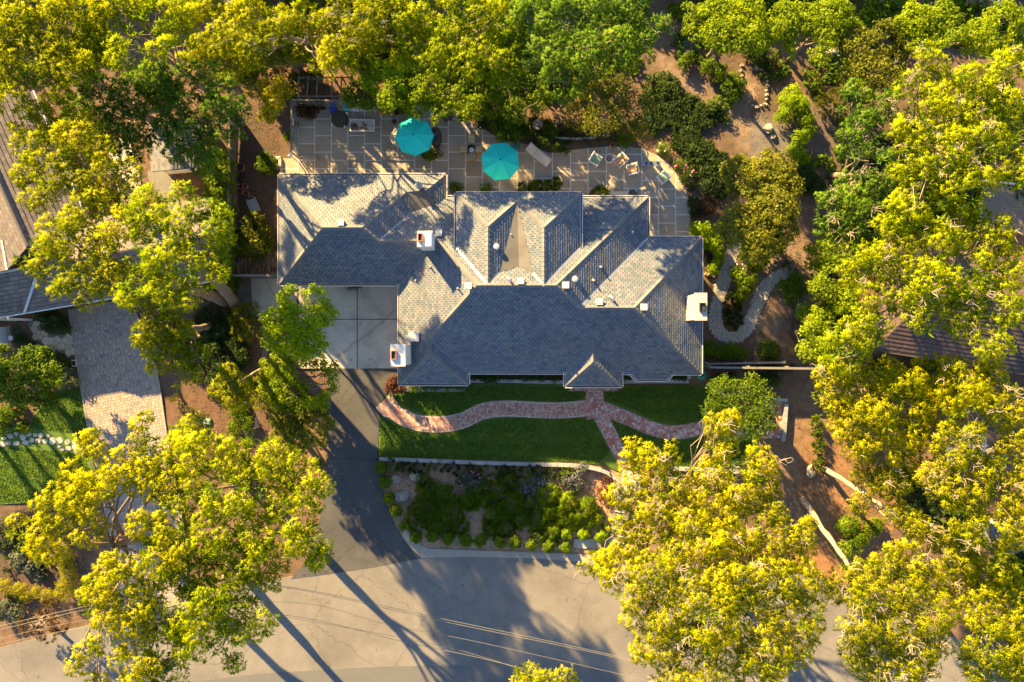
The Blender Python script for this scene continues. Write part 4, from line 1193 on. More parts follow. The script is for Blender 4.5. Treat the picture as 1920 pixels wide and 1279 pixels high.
# ------------------------------------------------------------------ fences
def board_fence(name, label, a, b, h=1.8, gap=.012, bw=.14, mat='greywood'):
    a, b = P(*a), P(*b)
    root = empty(name, (a + b) / 2, label=label, cat='fence')
    d = b - a; n = int(d.length / (bw + gap)); an = math.atan2(d.y, d.x)
    for i in range(n):
        c = a + d * ((i + .5) / n)
        MB().box((c.x, c.y, h / 2 + random.uniform(-.015, .015)), (bw, .025, h), an).build('fence_board', M[mat], root)
    s = Vector((-d.y, d.x, 0)).normalized()
    for z in (.35, h - .25):
        c = (a + b) / 2 + s * .04
        MB().box((c.x, c.y, z), (d.length, .05, .09), an).build('rail', M[mat], root)
    c = (a + b) / 2 + s * .01
    MB().box((c.x, c.y, h + .035), (d.length, .15, .035), an).build('cap_rail', M[mat], root)
    for i in range(int(d.length / 2.2) + 1):
        c = a + d * (i / max(1, int(d.length / 2.2))) + s * .1
        MB().box((c.x, c.y, h / 2), (.1, .1, h + .05), an).build('post', M[mat], root)
    return root
board_fence('board_fence', 'grey board fence running right from the front corner of the house', (1318, 687.5), (1532, 690))
board_fence('low_fence', 'short grey fence with a slanted rail behind the long board fence', (1318, 682), (1462, 679), 1.1)
board_fence('board_fence', 'dark board fence line along the hedge of the left side yard', (447, 232), (443, 520), 1.7, mat='wood')
board_fence('side_gate', 'low wooden gate fence below the firewood stack beside the garage', (445, 520), (523, 520), 1.4, mat='greywood')
# thin wire fence by the driveway shrubs
WF = empty('wire_fence', P(494, 740), label='thin wire fence with slim posts in the mulch left of the driveway', cat='fence')
fp = [P(505, 640), P(498, 700), P(493, 760), P(488, 800)]
for q in fp: MB().tube([q, q + Vector((0, 0, 1.2))], .03, 6).build('post', M['wood'], WF)
for z in (.3, .6, .9, 1.15):
    for a, b in zip(fp, fp[1:]):
        MB().tube([a + Vector((0, 0, z)), b + Vector((0, 0, z))], .012, 4).build('wire', M['greymetal'], WF)

def rail_fence(name, label, a, b, h, nb, cat='railing'):
    a, b = P(*a), P(*b)
    root = empty(name, (a + b) / 2, label=label, cat=cat)
    d = b - a; an = math.atan2(d.y, d.x)
    n = max(2, int(d.length / 2.0) + 1)
    for i in range(n):
        c = a + d * (i / (n - 1))
        MB().box((c.x, c.y, h / 2), (.08, .08, h), an).build('post', M['greywood'], root)
    m = (a + b) / 2
    MB().box((m.x, m.y, h), (d.length, .10, .05), an).build('top_rail', M['greywood'], root)
    for k in range(nb):
        MB().box((m.x, m.y, .2 + (h - .35) * k / max(1, nb - 1)), (d.length, .03, .03), an).build('rail', M['greymetal'], root)
    return root
rail_fence('patio_railing', 'grey railing with thin horizontal bars at the left end of the patio', (562, 205), (561, 298), 2.0, 7)
rail_fence('patio_railing', 'long grey railing along the top left edge of the patio', (562, 204), (745, 206), 2.0, 6)
rail_fence('patio_gate', 'short grey gate rail at the lower left corner of the patio', (566, 298), (598, 299), 1.3, 3, 'gate')
LP_ = empty('post_lamp', P(560, 304), label='white round globe lamp on a post at the left patio corner', cat='lamp')
c = P(560, 305)
MB().tube([c, c + Vector((0, 0, 1.9))], .04, 8).build('post', M['greymetal'], LP_)
MB().lathe((c.x, c.y, 1.9), [(.04, 0), (.13, .06), (.17, .17), (.13, .28), (.03, .33)], 14).build('globe', M['white'], LP_, smooth=True)

# terraced timber frame above the patio
TF = empty('timber_trellis', P(610, 168), label='wooden frame with five upright rails above the top left patio edge', cat='trellis')
for k, x in enumerate((563, 580, 597, 624, 641, 659)):
    a, b = P(x + 6, 192), P(x + 8, 158)
    for q in (a, b): MB().box((q.x, q.y, .7), (.09, .09, 1.4)).build('post', M['wood'], TF)
    m = (a + b) / 2; MB().box((m.x, m.y, 1.43), (.09, (b - a).length + .2, .07), math.atan2(b.y - a.y, b.x - a.x) - math.pi / 2).build('crossbar', M['greywood'], TF)
for y in (158, 192):
    a, b = P(567, y), P(668, y); m = (a + b) / 2
    MB().box((m.x, m.y, 1.36), ((b - a).length, .07, .08)).build('long_rail', M['greywood'], TF)

# ------------------------------------------------------------------ patio furniture
def umbrella(px, py, R, rot, label):
    c = P(px, py, 2.35); zt, zb = 2.62, 2.08
    root = empty('patio_umbrella', (c.x, c.y, .045), label=label, cat='umbrella', group='teal patio umbrellas')
    top = Vector((c.x, c.y, zt))
    for k in range(8):
        a0, a1 = rot + k * math.pi / 4, rot + (k + 1) * math.pi / 4
        p0 = Vector((c.x + R * math.cos(a0), c.y + R * math.sin(a0), zb)); p1 = Vector((c.x + R * math.cos(a1), c.y + R * math.sin(a1), zb))
        b = MB(); n = 6; vs = []
        for i in range(n + 1):
            for j in range(i + 1):
                t = i / n; s = j / i if i else 0
                e0, e1 = top.lerp(p0, t), top.lerp(p1, t)
                q = e0.lerp(e1, s); q.z -= .035 * math.sin(math.pi * s) * t - .05 * math.sin(math.pi * t)
                q = q + (top.lerp(p0.lerp(p1, .5), t) - q) * 0
                vs.append(q)
        fs = []
        idx = lambda i, j: i * (i + 1) // 2 + j
        for i in range(n):
            for j in range(i + 1):
                fs.append((idx(i, j), idx(i + 1, j), idx(i + 1, j + 1)))
                if j < i: fs.append((idx(i, j), idx(i + 1, j + 1), idx(i, j + 1)))
        m = len(vs)
        b.add(vs + [q - Vector((0, 0, .012)) for q in vs], fs + [tuple(m + i for i in f[::-1]) for f in fs])
        # short valance
        b.add([p0, p1, p1 - Vector((0, 0, .12)), p0 - Vector((0, 0, .12))], [(0, 3, 2, 1)])
        b.build('canopy_panel', M['teal'], root, smooth=False)
        MB().tube([top - Vector((0, 0, .06)), p0 - Vector((0, 0, .03))], .012, 5).build('rib', M['tanwood'], root)
    MB().tube([(c.x, c.y, .045), (c.x, c.y, zt - .02)], .025, 8).build('pole', M['tanwood'], root)
    MB().lathe((c.x, c.y, zt - .01), [(.05, 0), (.06, .05), (.02, .10)], 8).build('finial', M['charcoal'], root)
    MB().lathe((c.x, c.y, .045), [(.30, 0), (.30, .06), (.06, .10), (.05, .35)], 14).build('base', M['darkmetal'], root)
    return root
umbrella(776, 254, 1.36, math.radians(94), 'teal canvas umbrella at left, its top edge lit by the sun')
umbrella(938, 301, 1.37, math.radians(73), 'teal canvas umbrella nearest the house, right of the striped chairs')

def furn(name, px, py, rz, label, cat, group=None, z=.047):
    return empty(name, P(px, py, z), rz, label, cat, group)
def bx(parent, name, c, d, mat, rz=0.0, world=False):
    return MB().box(c, d, rz).build(name, M[mat], parent, world=False)

def round_table(px, py, r, h, label, top='tableglass', rim='white', legs=4, legmat='white', centre=None):
    t = furn('round_table', px, py, 0, label, 'table')
    MB().lathe((0, 0, h - .02), [(r * .93, 0), (r * .93, .02)], 28).build('table_top', M[top], t, world=False)
    rg_ = MB(); n = 28
    rg_.tube([(r * .96 * math.cos(2 * math.pi * i / n), r * .96 * math.sin(2 * math.pi * i / n), h) for i in range(n + 1)], .03, 6)
    rg_.build('rim', M[rim], t, world=False)
    for k in range(legs):
        a = math.pi / 4 + k * 2 * math.pi / legs
        MB().tube([(r * .8 * math.cos(a), r * .8 * math.sin(a), 0), (r * .75 * math.cos(a), r * .75 * math.sin(a), h - .02)], .022, 6).build('leg', M[legmat], t, world=False)
    return t
round_table(753, 263, .68, .72, 'round glass table with pale rim half under the left umbrella', 'cream')
round_table(1141, 299.5, .31, .5, 'small round glass side table between the mint and orange striped armchairs')
b = furn('table_bowl', 1141, 299, 0, 'small brown bowl on the round glass side table', 'bowl', z=.56)
MB().lathe((0, 0, 0), [(.06, 0), (.12, .05), (.13, .09), (.10, .09), (.05, .03)], 12).build('dish', M['brown'], b, world=False)
MB().lathe((0, 0, .05), [(.095, 0), (.05, .05), (.01, .06)], 10).build('filling', M['tanwood'], b, world=False)

def armchair(px, py, rz, label, cush, extra=None):
    t = furn('armchair', px, py, rz, label, 'chair', 'white armchairs round the fire bench')
    for x in (-.33, .33):
        for y in (-.33, .33): bx(t, 'leg', (x, y, .17), (.07, .07, .34), 'white')
    bx(t, 'seat_frame', (0, 0, .33), (.74, .74, .06), 'white')
    for x in (-.345, .345): bx(t, 'armrest', (x, .0, .58), (.10, .74, .05), 'white')
    for x in (-.345, .345): bx(t, 'arm_post', (x, -.3, .46), (.06, .07, .2), 'white')
    for i in range(5): bx(t, 'back_slat', (-.26 + i * .13, .36, .60), (.10, .04, .52), 'white')
    bx(t, 'back_rail', (0, .365, .84), (.74, .06, .06), 'white')
    MB().box((0, -.04, .42), (.56, .60, .13), 0, .94).build('seat_cushion', M[cush], t, world=False)
    MB().box((0, .27, .62), (.55, .12, .36), 0, .92).build('back_cushion', M[cush], t, world=False)
    if extra: MB().box((.12, .02, .53), (.3, .26, .12), .5, .8).build('throw_pillow', M[extra], t, world=False)
    return t
armchair(1115, 302, math.radians(58), 'white armchair with plain mint cushion, left of the small round table', 'mint')
armchair(1162, 303.5, math.radians(-48), 'white armchair with orange striped cushion, right of the small round table', 'stripe')
armchair(1184, 320, math.radians(-75), 'white armchair with faded stripes, nearest the middle of the curved patio', 'stripe')
armchair(1241, 335, math.radians(-140), 'white armchair with mint cushion and small pillow, rightmost on the patio', 'mint', 'tanwood')

def striped_chair(px, py, rz, label):
    t = furn('patio_chair', px, py, rz, label, 'chair', 'striped chairs round the tiny table')
    for x in (-.22, .22):
        for y in (-.22, .2): bx(t, 'leg', (x, y, .21), (.045, .045, .42), 'tanwood')
    bx(t, 'seat_frame', (0, 0, .42), (.5, .5, .05), 'tanwood')
    MB().box((0, -.02, .48), (.46, .46, .08), 0, .94).build('seat_cushion', M['stripe2'], t, world=False)
    for i in range(4): bx(t, 'back_slat', (-.18 + i * .12, .26, .68), (.08, .03, .5), 'tanwood')
    bx(t, 'back_rail', (0, .265, .95), (.5, .06, .06), 'tanwood')
    MB().box((0, .22, .70), (.44, .07, .40), 0, .92).build('back_cushion', M['stripe2'], t, world=False)
for x in (-1,): pass
striped_chair(885, 266, 0, 'striped wooden chair on the far side of the tiny table, toward the garden')
striped_chair(870, 282.5, math.radians(90), 'striped wooden chair on the left of the tiny table')
striped_chair(885, 298, math.radians(180), 'striped wooden chair on the house side of the tiny table')
striped_chair(898.5, 283, math.radians(-90), 'striped wooden chair between the tiny table and the right umbrella')
t = round_table(884.5, 282, .24, .62, 'tiny dark table in the middle of four striped chairs', 'darkmetal', 'darkmetal', 4, 'darkmetal')
b = furn('plate', 884.5, 281.5, 0, 'white plate with dark centre on the tiny table', 'plate', z=.695)
MB().lathe((0, 0, 0), [(.08, 0), (.17, .02), (.17, .03), (.07, .015)], 16).build('dish', M['white'], b, world=False)
MB().lathe((0, 0, .015), [(.045, 0), (.045, .06), (.03, .07)], 10).build('cup', M['blue'], b, world=False)

def teal_chair(px, py, rz, label):
    t = furn('folding_chair', px, py, rz, label, 'chair', 'teal chairs at the right umbrella')
    for x in (-.25, .25):
        for y in (-.22, .22): bx(t, 'leg', (x, y, .21), (.05, .05, .42), 'tealpaint')
    for i in range(5): bx(t, 'seat_slat', (0, -.2 + i * .1, .43), (.52, .085, .03), 'tealpaint')
    for i in range(4): bx(t, 'back_slat', (0, .25 + i * .015, .56 + i * .11), (.52, .03, .085), 'tealpaint')
    for x in (-.25, .25): bx(t, 'back_post', (x, .28, .7), (.05, .05, .56), 'tealpaint')
teal_chair(942, 266, math.radians(15), 'teal slatted chair sticking out above the right umbrella')
teal_chair(966, 279, math.radians(-65), 'teal slatted chair at the upper right of the right umbrella')

t = furn('chaise_lounge', 1009.5, 293, math.radians(-38), 'beige sling chaise lounge set diagonally right of the umbrella', 'lounger')
for x in (-.85, .85):
    for y in (-.3, .3): bx(t, 'leg', (x, y, .15), (.06, .05, .3), 'cream')
for y in (-.33, .33): bx(t, 'side_rail', (.0, y, .32), (1.95, .06, .06), 'cream')
for x in (-.96, .97): bx(t, 'end_rail', (x, 0, .32), (.05, .7, .06), 'cream')
MB().add([(-.3, -.3, .345), (.95, -.3, .345), (.95, .3, .345), (-.3, .3, .345), (-.3, -.3, .33), (.95, -.3, .33), (.95, .3, .33), (-.3, .3, .33)], [(0, 1, 2, 3), (7, 6, 5, 4), (0, 4, 5, 1), (1, 5, 6, 2), (2, 6, 7, 3), (3, 7, 4, 0)]).build('seat_sling', M['sling'], t, world=False)
MB().add([(-.95, -.3, .62), (-.33, -.3, .36), (-.33, .3, .36), (-.95, .3, .62), (-.95, -.3, .605), (-.33, -.3, .345), (-.33, .3, .345), (-.95, .3, .605)], [(0, 1, 2, 3), (7, 6, 5, 4), (0, 4, 5, 1), (1, 5, 6, 2), (2, 6, 7, 3), (3, 7, 4, 0)]).build('back_sling', M['sling'], t, world=False)
for y in (-.32, .32): MB().tube([(-.97, y, .63), (-.31, y, .35)], .025, 6).build('back_rail', M['cream'], t, world=False)
bx(t, 'hinge_bar', (-.31, 0, .36), (.06, .68, .04), 'cream')

t = furn('fire_bench', 1219, 309.5, math.radians(1), 'grey concrete bench with three dark round holes on the curved patio', 'bench')
bx(t, 'top', (0, 0, .42), (1.36, .36, .09), 'greymetal')
for x in (-.5, .5): bx(t, 'foot', (x, 0, .19), (.2, .3, .38), 'greymetal')
for i, x in enumerate((-.35, .01, .46)):
    MB().lathe((x, .02, .46), [(.085, 0), (.085, .05), (.065, .05), (.06, .02)], 14).build('burner', M['black'], t, world=False)
t = furn('garden_bench', 1160, 368, 0, 'cream cushioned bench against the rear wall under the eave', 'bench')
bx(t, 'seat_cushion', (0, 0, .46), (1.25, .5, .12), 'cream')
bx(t, 'seat_frame', (0, 0, .37), (1.25, .5, .05), 'tanwood')
for x in (-.55, .55):
    for y in (-.2, .2): bx(t, 'leg', (x, y, .18), (.06, .06, .35), 'tanwood')
bx(t, 'back', (0, -.28, .65), (1.25, .06, .5), 'tanwood')

def covered_round(px, py, r, h, label, white=4, a0=0):
    t = furn('covered_fire_pit', px, py, a0, label, 'fire pit')
    n = 8; prof = [(r, .06), (r * 1.02, h * .6), (r * .95, h), (r * .3, h + .06), (.02, h + .08)]
    MB().lathe((0, 0, 0), prof, n).build('fitted_cover', M['brown'], t, world=False)
    for k in range(white):
        a = k * 2 * math.pi / white + .3
        MB().box((r * 1.12 * math.cos(a), r * 1.12 * math.sin(a), .2), (.12, .10, .4), a, .9).build('foot', M['white'], t, world=False)
covered_round(638, 225, .60, .5, 'dark brown covered fire pit with white feet beside the blue chair', 4, .3)
covered_round(839, 219, .42, .5, 'brown covered round table with white feet right of the left umbrella', 3, 2.6)
covered_round(1184, 367, .36, .5, 'dark round stool with white feet at the eave beside the cream bench', 4, .5)

t = furn('barbecue', 819, 262, 0, 'charcoal covered barbecue just right of the left umbrella', 'barbecue')
MB().lathe((0, 0, .0), [(.36, .02), (.42, .7), (.40, .95), (.25, 1.08), (.05, 1.1)], 16, 1.0, 1.75).build('fitted_cover', M['charcoal'], t, world=False)
bx(t, 'handle', (.0, .1, 1.1), (.05, .22, .04), 'greymetal')
t = furn('kettle_grill', 866, 226, 0, 'black round kettle grill beside the bushes at the top patio edge', 'barbecue')
MB().lathe((0, 0, .5), [(.12, 0), (.27, .1), (.29, .22), (.24, .34), (.10, .42), (.03, .43)], 18).build('kettle', M['black'], t, world=False, smooth=True)
for k in range(3):
    a = k * 2.1; MB().tube([(.3 * math.cos(a), .3 * math.sin(a), 0), (.14 * math.cos(a), .14 * math.sin(a), .55)], .02, 6).build('leg', M['darkmetal'], t, world=False)
MB().tube([(-.06, 0, .93), (-.05, 0, .98), (.05, 0, .98), (.06, 0, .93)], .012, 6).build('handle', M['greymetal'], t, world=False)

t = furn('potting_table', 683, 203, math.radians(2), 'long white table half under the shrub at the top of the patio', 'table')
bx(t, 'table_top', (0, 0, .74), (1.82, .72, .05), 'white')
for x in (-.8, .8):
    for y in (-.3, .3): bx(t, 'leg', (x, y, .36), (.07, .07, .72), 'white')
bx(t, 'shelf', (0, 0, .25), (1.6, .6, .03), 'white')
for nm, lab, x, y, d, mt in (('seed_tray', 'red tray on the left end of the long white table', -.72, -.12, (.3, .2, .08), 'red'), ('seed_box', 'grey box on the left part of the long white table', -.6, .12, (.26, .22, .16), 'greymetal'), ('wooden_box', 'brown wooden box on the right end of the long white table', .66, .1, (.28, .3, .14), 'tanwood')):
    c = P(683, 203, 0); b = empty(nm, (c.x + x, c.y + y, .81), 0, lab, 'box')
    MB().box((0, 0, d[2] / 2), (d[0], d[1], d[2]), .1).build('body', M[mt], b, world=False)
    MB().box((0, 0, d[2] + .01), (d[0] * .8, d[1] * .8, .02), .1).build('lid', M[mt if mt != 'red' else 'white'], b, world=False)
t = furn('stone_trough', 681.5, 238.5, 0, 'white trough table filled with brown pots and cones below the long table', 'planter')
tw, td = 1.78, .78
for y in (-td / 2, td / 2): bx(t, 'side', (0, y, .40), (tw, .06, .24), 'white')
for x in (-tw / 2 + .03, tw / 2 - .03): bx(t, 'end', (x, 0, .40), (.06, td - .06, .24), 'white')
bx(t, 'bottom', (0, 0, .33), (tw - .12, td - .1, .08), 'cream')
for x in (-.7, .7):
    for y in (-.28, .28): bx(t, 'leg', (x, y, .15), (.08, .08, .3), 'white')
rr = random.Random(4)
for i in range(26):
    x, y = rr.uniform(-.78, .3), rr.uniform(-.26, .26)
    r = rr.uniform(.06, .11)
    c = P(681.5, 238.5, 0)
    b = empty('pine_cone', (c.x + x, c.y + y, .417), 0, 'brown cone or pot heaped in the white trough', 'cone', 'brown cones in the white trough')
    MB().lathe((0, 0, 0), [(r * .6, 0), (r, r * .7), (r * .8, r * 1.5), (r * .25, r * 2.1)], 8).build('scales', M[rr.choice(('rust_b', 'soil', 'wood', 'terracotta'))] if False else M[rr.choice(('soil', 'wood', 'terracotta', 'brown'))], b, world=False)
b = empty('cloth_sack', P(697, 240, .43), .4, 'crumpled beige cloth on the right part of the white trough', 'cloth')
MB().lathe((0, 0, 0), [(.20, 0), (.24, .06), (.17, .14), (.05, .18)], 7, 1.0, .8).build('folds', M['cream'], b, world=False)

def low_chair(px, py, rz, label, mat):
    t = furn('lounge_chair', px, py, rz, label, 'chair')
    for x in (-.22, .22):
        for y in (-.2, .2): bx(t, 'leg', (x, y, .18), (.05, .05, .36), 'greymetal')
    MB().box((0, -.02, .42), (.52, .5, .1), 0, .92).build('seat', M[mat], t, world=False)
    MB().add([(-.26, .2, .42), (.26, .2, .42), (.26, .28, .42), (-.26, .28, .42), (-.24, .34, .86), (.24, .34, .86), (.24, .40, .86), (-.24, .40, .86)], [(0, 1, 5, 4), (1, 2, 6, 5), (2, 3, 7, 6), (3, 0, 4, 7), (4, 5, 6, 7), (3, 2, 1, 0)]).build('backrest', M[mat], t, world=False)
low_chair(628, 210, math.radians(12), 'deep blue cushioned chair at the top left of the patio', 'blue')
low_chair(652, 204, math.radians(-6), 'bright turquoise chair beside the long white table', 'turq')
t = furn('toy_wagon', 719, 205, math.radians(5), 'yellow plastic tub right of the long white table', 'tub')
for x in (-.25, .25): bx(t, 'side', (x, 0, .25), (.05, .74, .4), 'yellow')
for y in (-.36, .36): bx(t, 'end', (0, y, .25), (.45, .05, .4), 'yellow')
bx(t, 'bottom', (0, 0, .08), (.45, .68, .1), 'yellow')
MB().box((0, 0, .28), (.06, .85, .04), .5).build('stick', M['tanwood'], t, world=False)

def pot(px, py, r, h, label, mat='terracotta', group=None, fill='soil', z=.047):
    t = furn('plant_pot', px, py, 0, label, 'pot', group, z)
    MB().lathe((0, 0, 0), [(r * .68, 0), (r * .92, h * .82), (r, h * .82), (r * 1.02, h), (r * .84, h), (r * .8, h * .78)], 18).build('pot_body', M[mat], t, world=False)
    MB().lathe((0, 0, h * .74), [(r * .8, 0), (r * .78, .03), (.02, .05)], 14).build('soil', M[fill], t, world=False)
    return t
pot(733, 213.5, .23, .4, 'terracotta pot, left of the pair beside the yellow tub')
pot(745.5, 213.5, .24, .4, 'terracotta pot, right of the pair beside the yellow tub')
pot(740.5, 230, .19, .32, 'small dark terracotta pot standing alone above the left umbrella')
pot(742.5, 201, .26, .4, 'wide pot with a thin rim behind the pair of terracotta pots', 'wood')
pot(1147, 274, .17, .3, 'terracotta pot with a red plant at the upper patio edge', fill='soil')
for i, (x, y, r, lab, mt) in enumerate(((454, 316, .32, 'large pale terracotta urn, topmost of the pots along the hedge', 'terracotta'), (453, 330, .22, 'dark pot just below the large urn along the hedge', 'charcoal'), (453, 342, .24, 'dark pot with white scraps in the middle of the pot row by the hedge', 'charcoal'),
        (463, 351, .19, 'terracotta pot at the right of the pot row by the hedge', 'terracotta'), (453, 361, .26, 'terracotta pot, lowest on the left of the pot row by the hedge', 'terracotta'), (465, 364, .2, 'small terracotta pot lying beside the lowest pot of the row', 'terracotta'))):
    pot(x, y, r, .45, lab, mt, z=-.02)
pot(1712, 14, .35, .5, 'large red terracotta pot on the pale path at the top right edge', z=.02)

# stone fountain and urn in the rear bed
t = furn('bird_bath', 1007.5, 240, 0, 'tan two tier stone bird bath in the bed above the patio', 'bird bath', z=-.03)
MB().lathe((0, 0, 0), [(.22, 0), (.2, .1), (.1, .2), (.09, .6), (.12, .68)], 14).build('pedestal', M['rock'], t, world=False, smooth=True)
MB().lathe((0, 0, .68), [(.1, 0), (.34, .08), (.38, .16), (.33, .16), (.08, .08)], 22).build('basin', M['rock'], t, world=False, smooth=True)
MB().lathe((0, 0, .74), [(.08, 0), (.05, .1), (.14, .18), (.13, .22), (.03, .2)], 14).build('finial', M['rock'], t, world=False, smooth=True)
t = furn('garden_urn', 1160, 231, 0, 'mossy stone urn in the shade of the rear shrubs', 'urn', z=-.03)
MB().lathe((0, 0, 0), [(.2, 0), (.1, .15), (.24, .4), (.3, .6), (.24, .62), (.15, .5)], 16).build('bowl', M['rock'], t, world=False, smooth=True)

# boulders
def boulder(px, py, rx, ry, h, label, mat='rock', rz=0.0, z=-.08, cat='rock'):
    c = P(px, py, 0); k = H / F
    n, m = 14, 8; vs = []
    rr = Vector((px * .13, py * .17, 0))
    for i in range(m + 1):
        ph = math.pi * i / m
        for j in range(n):
            th = 2 * math.pi * j / n
            d = Vector((math.sin(ph) * math.cos(th), math.sin(ph) * math.sin(th), -math.cos(ph)))
            s = 1 + .32 * mnoise.noise(d * 1.4 + rr) + .12 * mnoise.noise(d * 3.7 + rr)
            x, y = d.x * rx * k * s, d.y * ry * k * s
            vs.append((c.x + x * math.cos(rz) - y * math.sin(rz), c.y + x * math.sin(rz) + y * math.cos(rz), z + max(0, (d.z + .55)) * h * s * .7))
    fs = [(i * n + j, i * n + (j + 1) % n, (i + 1) * n + (j + 1) % n, (i + 1) * n + j) for i in range(m) for j in range(n)]
    o = MB().add(vs, fs).build('boulder', M[mat], origin=(c.x, c.y, 0))
    return tag(o, label, cat)
boulder(780, 892, 11, 9, .5, 'pale boulder nearest the wall in the corner of the planting bed')
boulder(742, 899, 10, 8, .4, 'pale boulder near the driveway edge of the planting bed')
boulder(754, 931, 15, 10, .5, 'lichen spotted grey boulder in the left of the planting bed', 'greyrock', .4)
boulder(1557, 101, 11, 9, .6, 'brown round boulder in the clearing at upper right')
boulder(1440, 243, 9, 9, .45, 'tan boulder beside the dark gravel patch')
boulder(1449, 257, 5, 5, .3, 'small tan boulder below the larger one by the dark gravel patch')
boulder(1519, 884, 8, 12, .45, 'pale flat boulder on the dirt near the fallen looking trunks')
boulder(1325, 515, 5, 4, .3, 'small pale boulder in the bed beside the right wall of the house')
boulder(1235, 284, 6, 4, .25, 'tan rock at the curved edge of the patio')
boulder(1045, 231, 4, 4, .3, 'pale small rock in the bed right of the bird bath')
RING = sorted(((1391, 123, 4), (1390, 133, 3), (1392, 143, 3), (1419, 128, 5), (1428, 130, 4), (1433, 137, 3), (1436, 145, 4), (1438, 153, 3), (1438, 162, 4), (1437, 170, 3), (1438, 178, 4), (1437, 187, 3), (1435, 196, 4), (1427, 199, 3), (1418, 201, 4), (1410, 198, 3), (1404, 190, 3), (1401, 182, 3)), key=lambda s: math.atan2(s[1] - 160, s[0] - 1415))
ords = ['first', 'second', 'third', 'fourth', 'fifth', 'sixth', 'seventh', 'eighth', 'ninth', 'tenth', 'eleventh', 'twelfth', 'thirteenth', 'fourteenth', 'fifteenth', 'sixteenth', 'seventeenth', 'eighteenth']
for i, (x, y, r) in enumerate(RING):
    boulder(x, y, r, r * .85, .22, 'pale edging stone, %s clockwise from the left round the stone ringed upper bed' % ords[i])['group'] = 'stones ringing the upper bed'
for i in range(9):
    x = 1738 + i * 17
    c = P(x, 5, 0)
    q = [(c.x + dx * .3 + random.uniform(-.05, .05), c.y + dy * .42 + random.uniform(-.06, .06)) for dx, dy in ((-.9, -.8), (.8, -.9), (.9, .8), (-.8, .9))]
    if i == 0: TW = empty('stone_edging', P(1800, 8), label='row of flat tan stones along the top right edge', cat='edging')
    MB().prism(q, -.05, .18, .08).build('stone', M['flag'], TW)

# firewood stack beside the garage
FW = empty('firewood_stack', P(484, 498), label='firewood stack of short split logs between the hedge and garage wall', cat='firewood')
rr = random.Random(8)
logme = []
for k in range(5):
    b = MB(); n = 5 + k % 3
    prof = [(math.cos(2 * math.pi * i / n) * rr.uniform(.8, 1.1), math.sin(2 * math.pi * i / n) * rr.uniform(.7, 1.1)) for i in range(n)]
    vs = [(x * .07, -.2, z * .07) for x, z in prof] + [(x * .065, .2, z * .065) for x, z in prof]
    b.add(vs, [tuple(range(n)), tuple(range(2 * n - 1, n - 1, -1))] + [(i, n + i, n + (i + 1) % n, (i + 1) % n) for i in range(n)])
    me = bpy.data.meshes.new('split_log'); me.from_pydata(b.v, [], b.f); me.materials.append(M['log']); logme.append(me)
base = wloc(FW)
for r in range(5):
    y = P(0, 479 + r * 9.2).y
    for i in range(20):
        x = P(447, 0).x + (P(521, 0).x - P(447, 0).x) * (i + rr.uniform(.2, .8)) / 20
        for lay in range(2):
            o = bpy.data.objects.new('split_log', logme[rr.randrange(5)]); COL.objects.link(o); o.parent = FW
            o.location = (x - base.x + rr.uniform(-.02, .02), y - base.y + rr.uniform(-.04, .04), .08 + lay * .13 + (5 - r) * .02)
            o.rotation_euler = (rr.uniform(-.1, .1), rr.uniform(0, 6), rr.uniform(-.25, .25))
bx_ = P(479, 386); t = empty('wheelbarrow', (bx_.x, bx_.y, -.02), .4, 'grey wheelbarrow with curved handle rail above the side yard bush', 'wheelbarrow')
MB().box((0, -.1, .45), (.6, .8, .25), 0, 1.25).build('tray', M['greymetal'], t, world=False)
MB().tube([(-.28, -.5, .5), (-.3, .5, .55), (0, .62, .56), (.3, .5, .55), (.28, -.5, .5)], .025, 6).build('handle', M['greymetal'], t, world=False)
MB().tube([(-.04, -.62, .2), (.04, -.62, .2)], .2, 12).build('wheel', M['black'], t, world=False)
for x in (-.2, .2): MB().tube([(x, .2, 0), (x, .15, .4)], .02, 6).build('leg', M['greymetal'], t, world=False)

# hoses, utility lid and odd items
def hose_coil(px, py, r, label, mat, z=.0, turns=4):
    c = P(px, py, 0); pts = []
    for i in range(turns * 20):
        a = i / 20 * 2 * math.pi; rr_ = r * (1 - .13 * (i / 20) + .05 * math.sin(a * 1.3))
        pts.append((c.x + rr_ * math.cos(a), c.y + rr_ * math.sin(a), z + .03 + .012 * (i / 20)))
    pts += [(c.x + r * .9, c.y - .2, z + .03), (c.x + r * 1.7, c.y - .05, z + .03)]
    o = MB().tube(pts, .03, 6).build('garden_hose', M[mat], origin=(c.x, c.y, 0), smooth=True)
    tag(o, label, 'hose')
hose_coil(1315, 703, .33, 'coiled teal garden hose at the front right corner of the house', 'hose')
hose_coil(1276, 82, .42, 'coiled dark green hose on the dirt under the upper pines', 'greenhose', turns=3)
hose_coil(30, 619, .32, "coiled green hose by the neighbour's porch", 'greenhose')
t = empty('utility_lid', P(389, 790, 0), math.radians(-6), 'pale green utility box lid in the mulch', 'utility box')
MB().box((0, 0, .04), (.52, .42, .12), 0, .96).build('lid', M['boxgreen'], t, world=False)
for x in (-.2, .2): MB().box((x, 0, .105), (.04, .1, .015)).build('latch', M['greymetal'], t, world=False)
t = empty('utility_lid', P(140, 681, 0), .1, 'white framed dark drain box beside the cobbled drive', 'utility box')
MB().box((0, 0, .03), (.34, .48, .1), 0, .98).build('rim', M['white'], t, world=False)
MB().box((0, 0, .085), (.22, .34, .02)).build('grate', M['black'], t, world=False)
t = empty('covered_grill', P(8, 630, 0), .1, 'pale blue tarp covered box beside the left porch', 'cover')
MB().box((-.2, 0, .5), (1.3, 1.3, 1.0), 0, .88).build('tarp', M['tarp'], t, world=False)
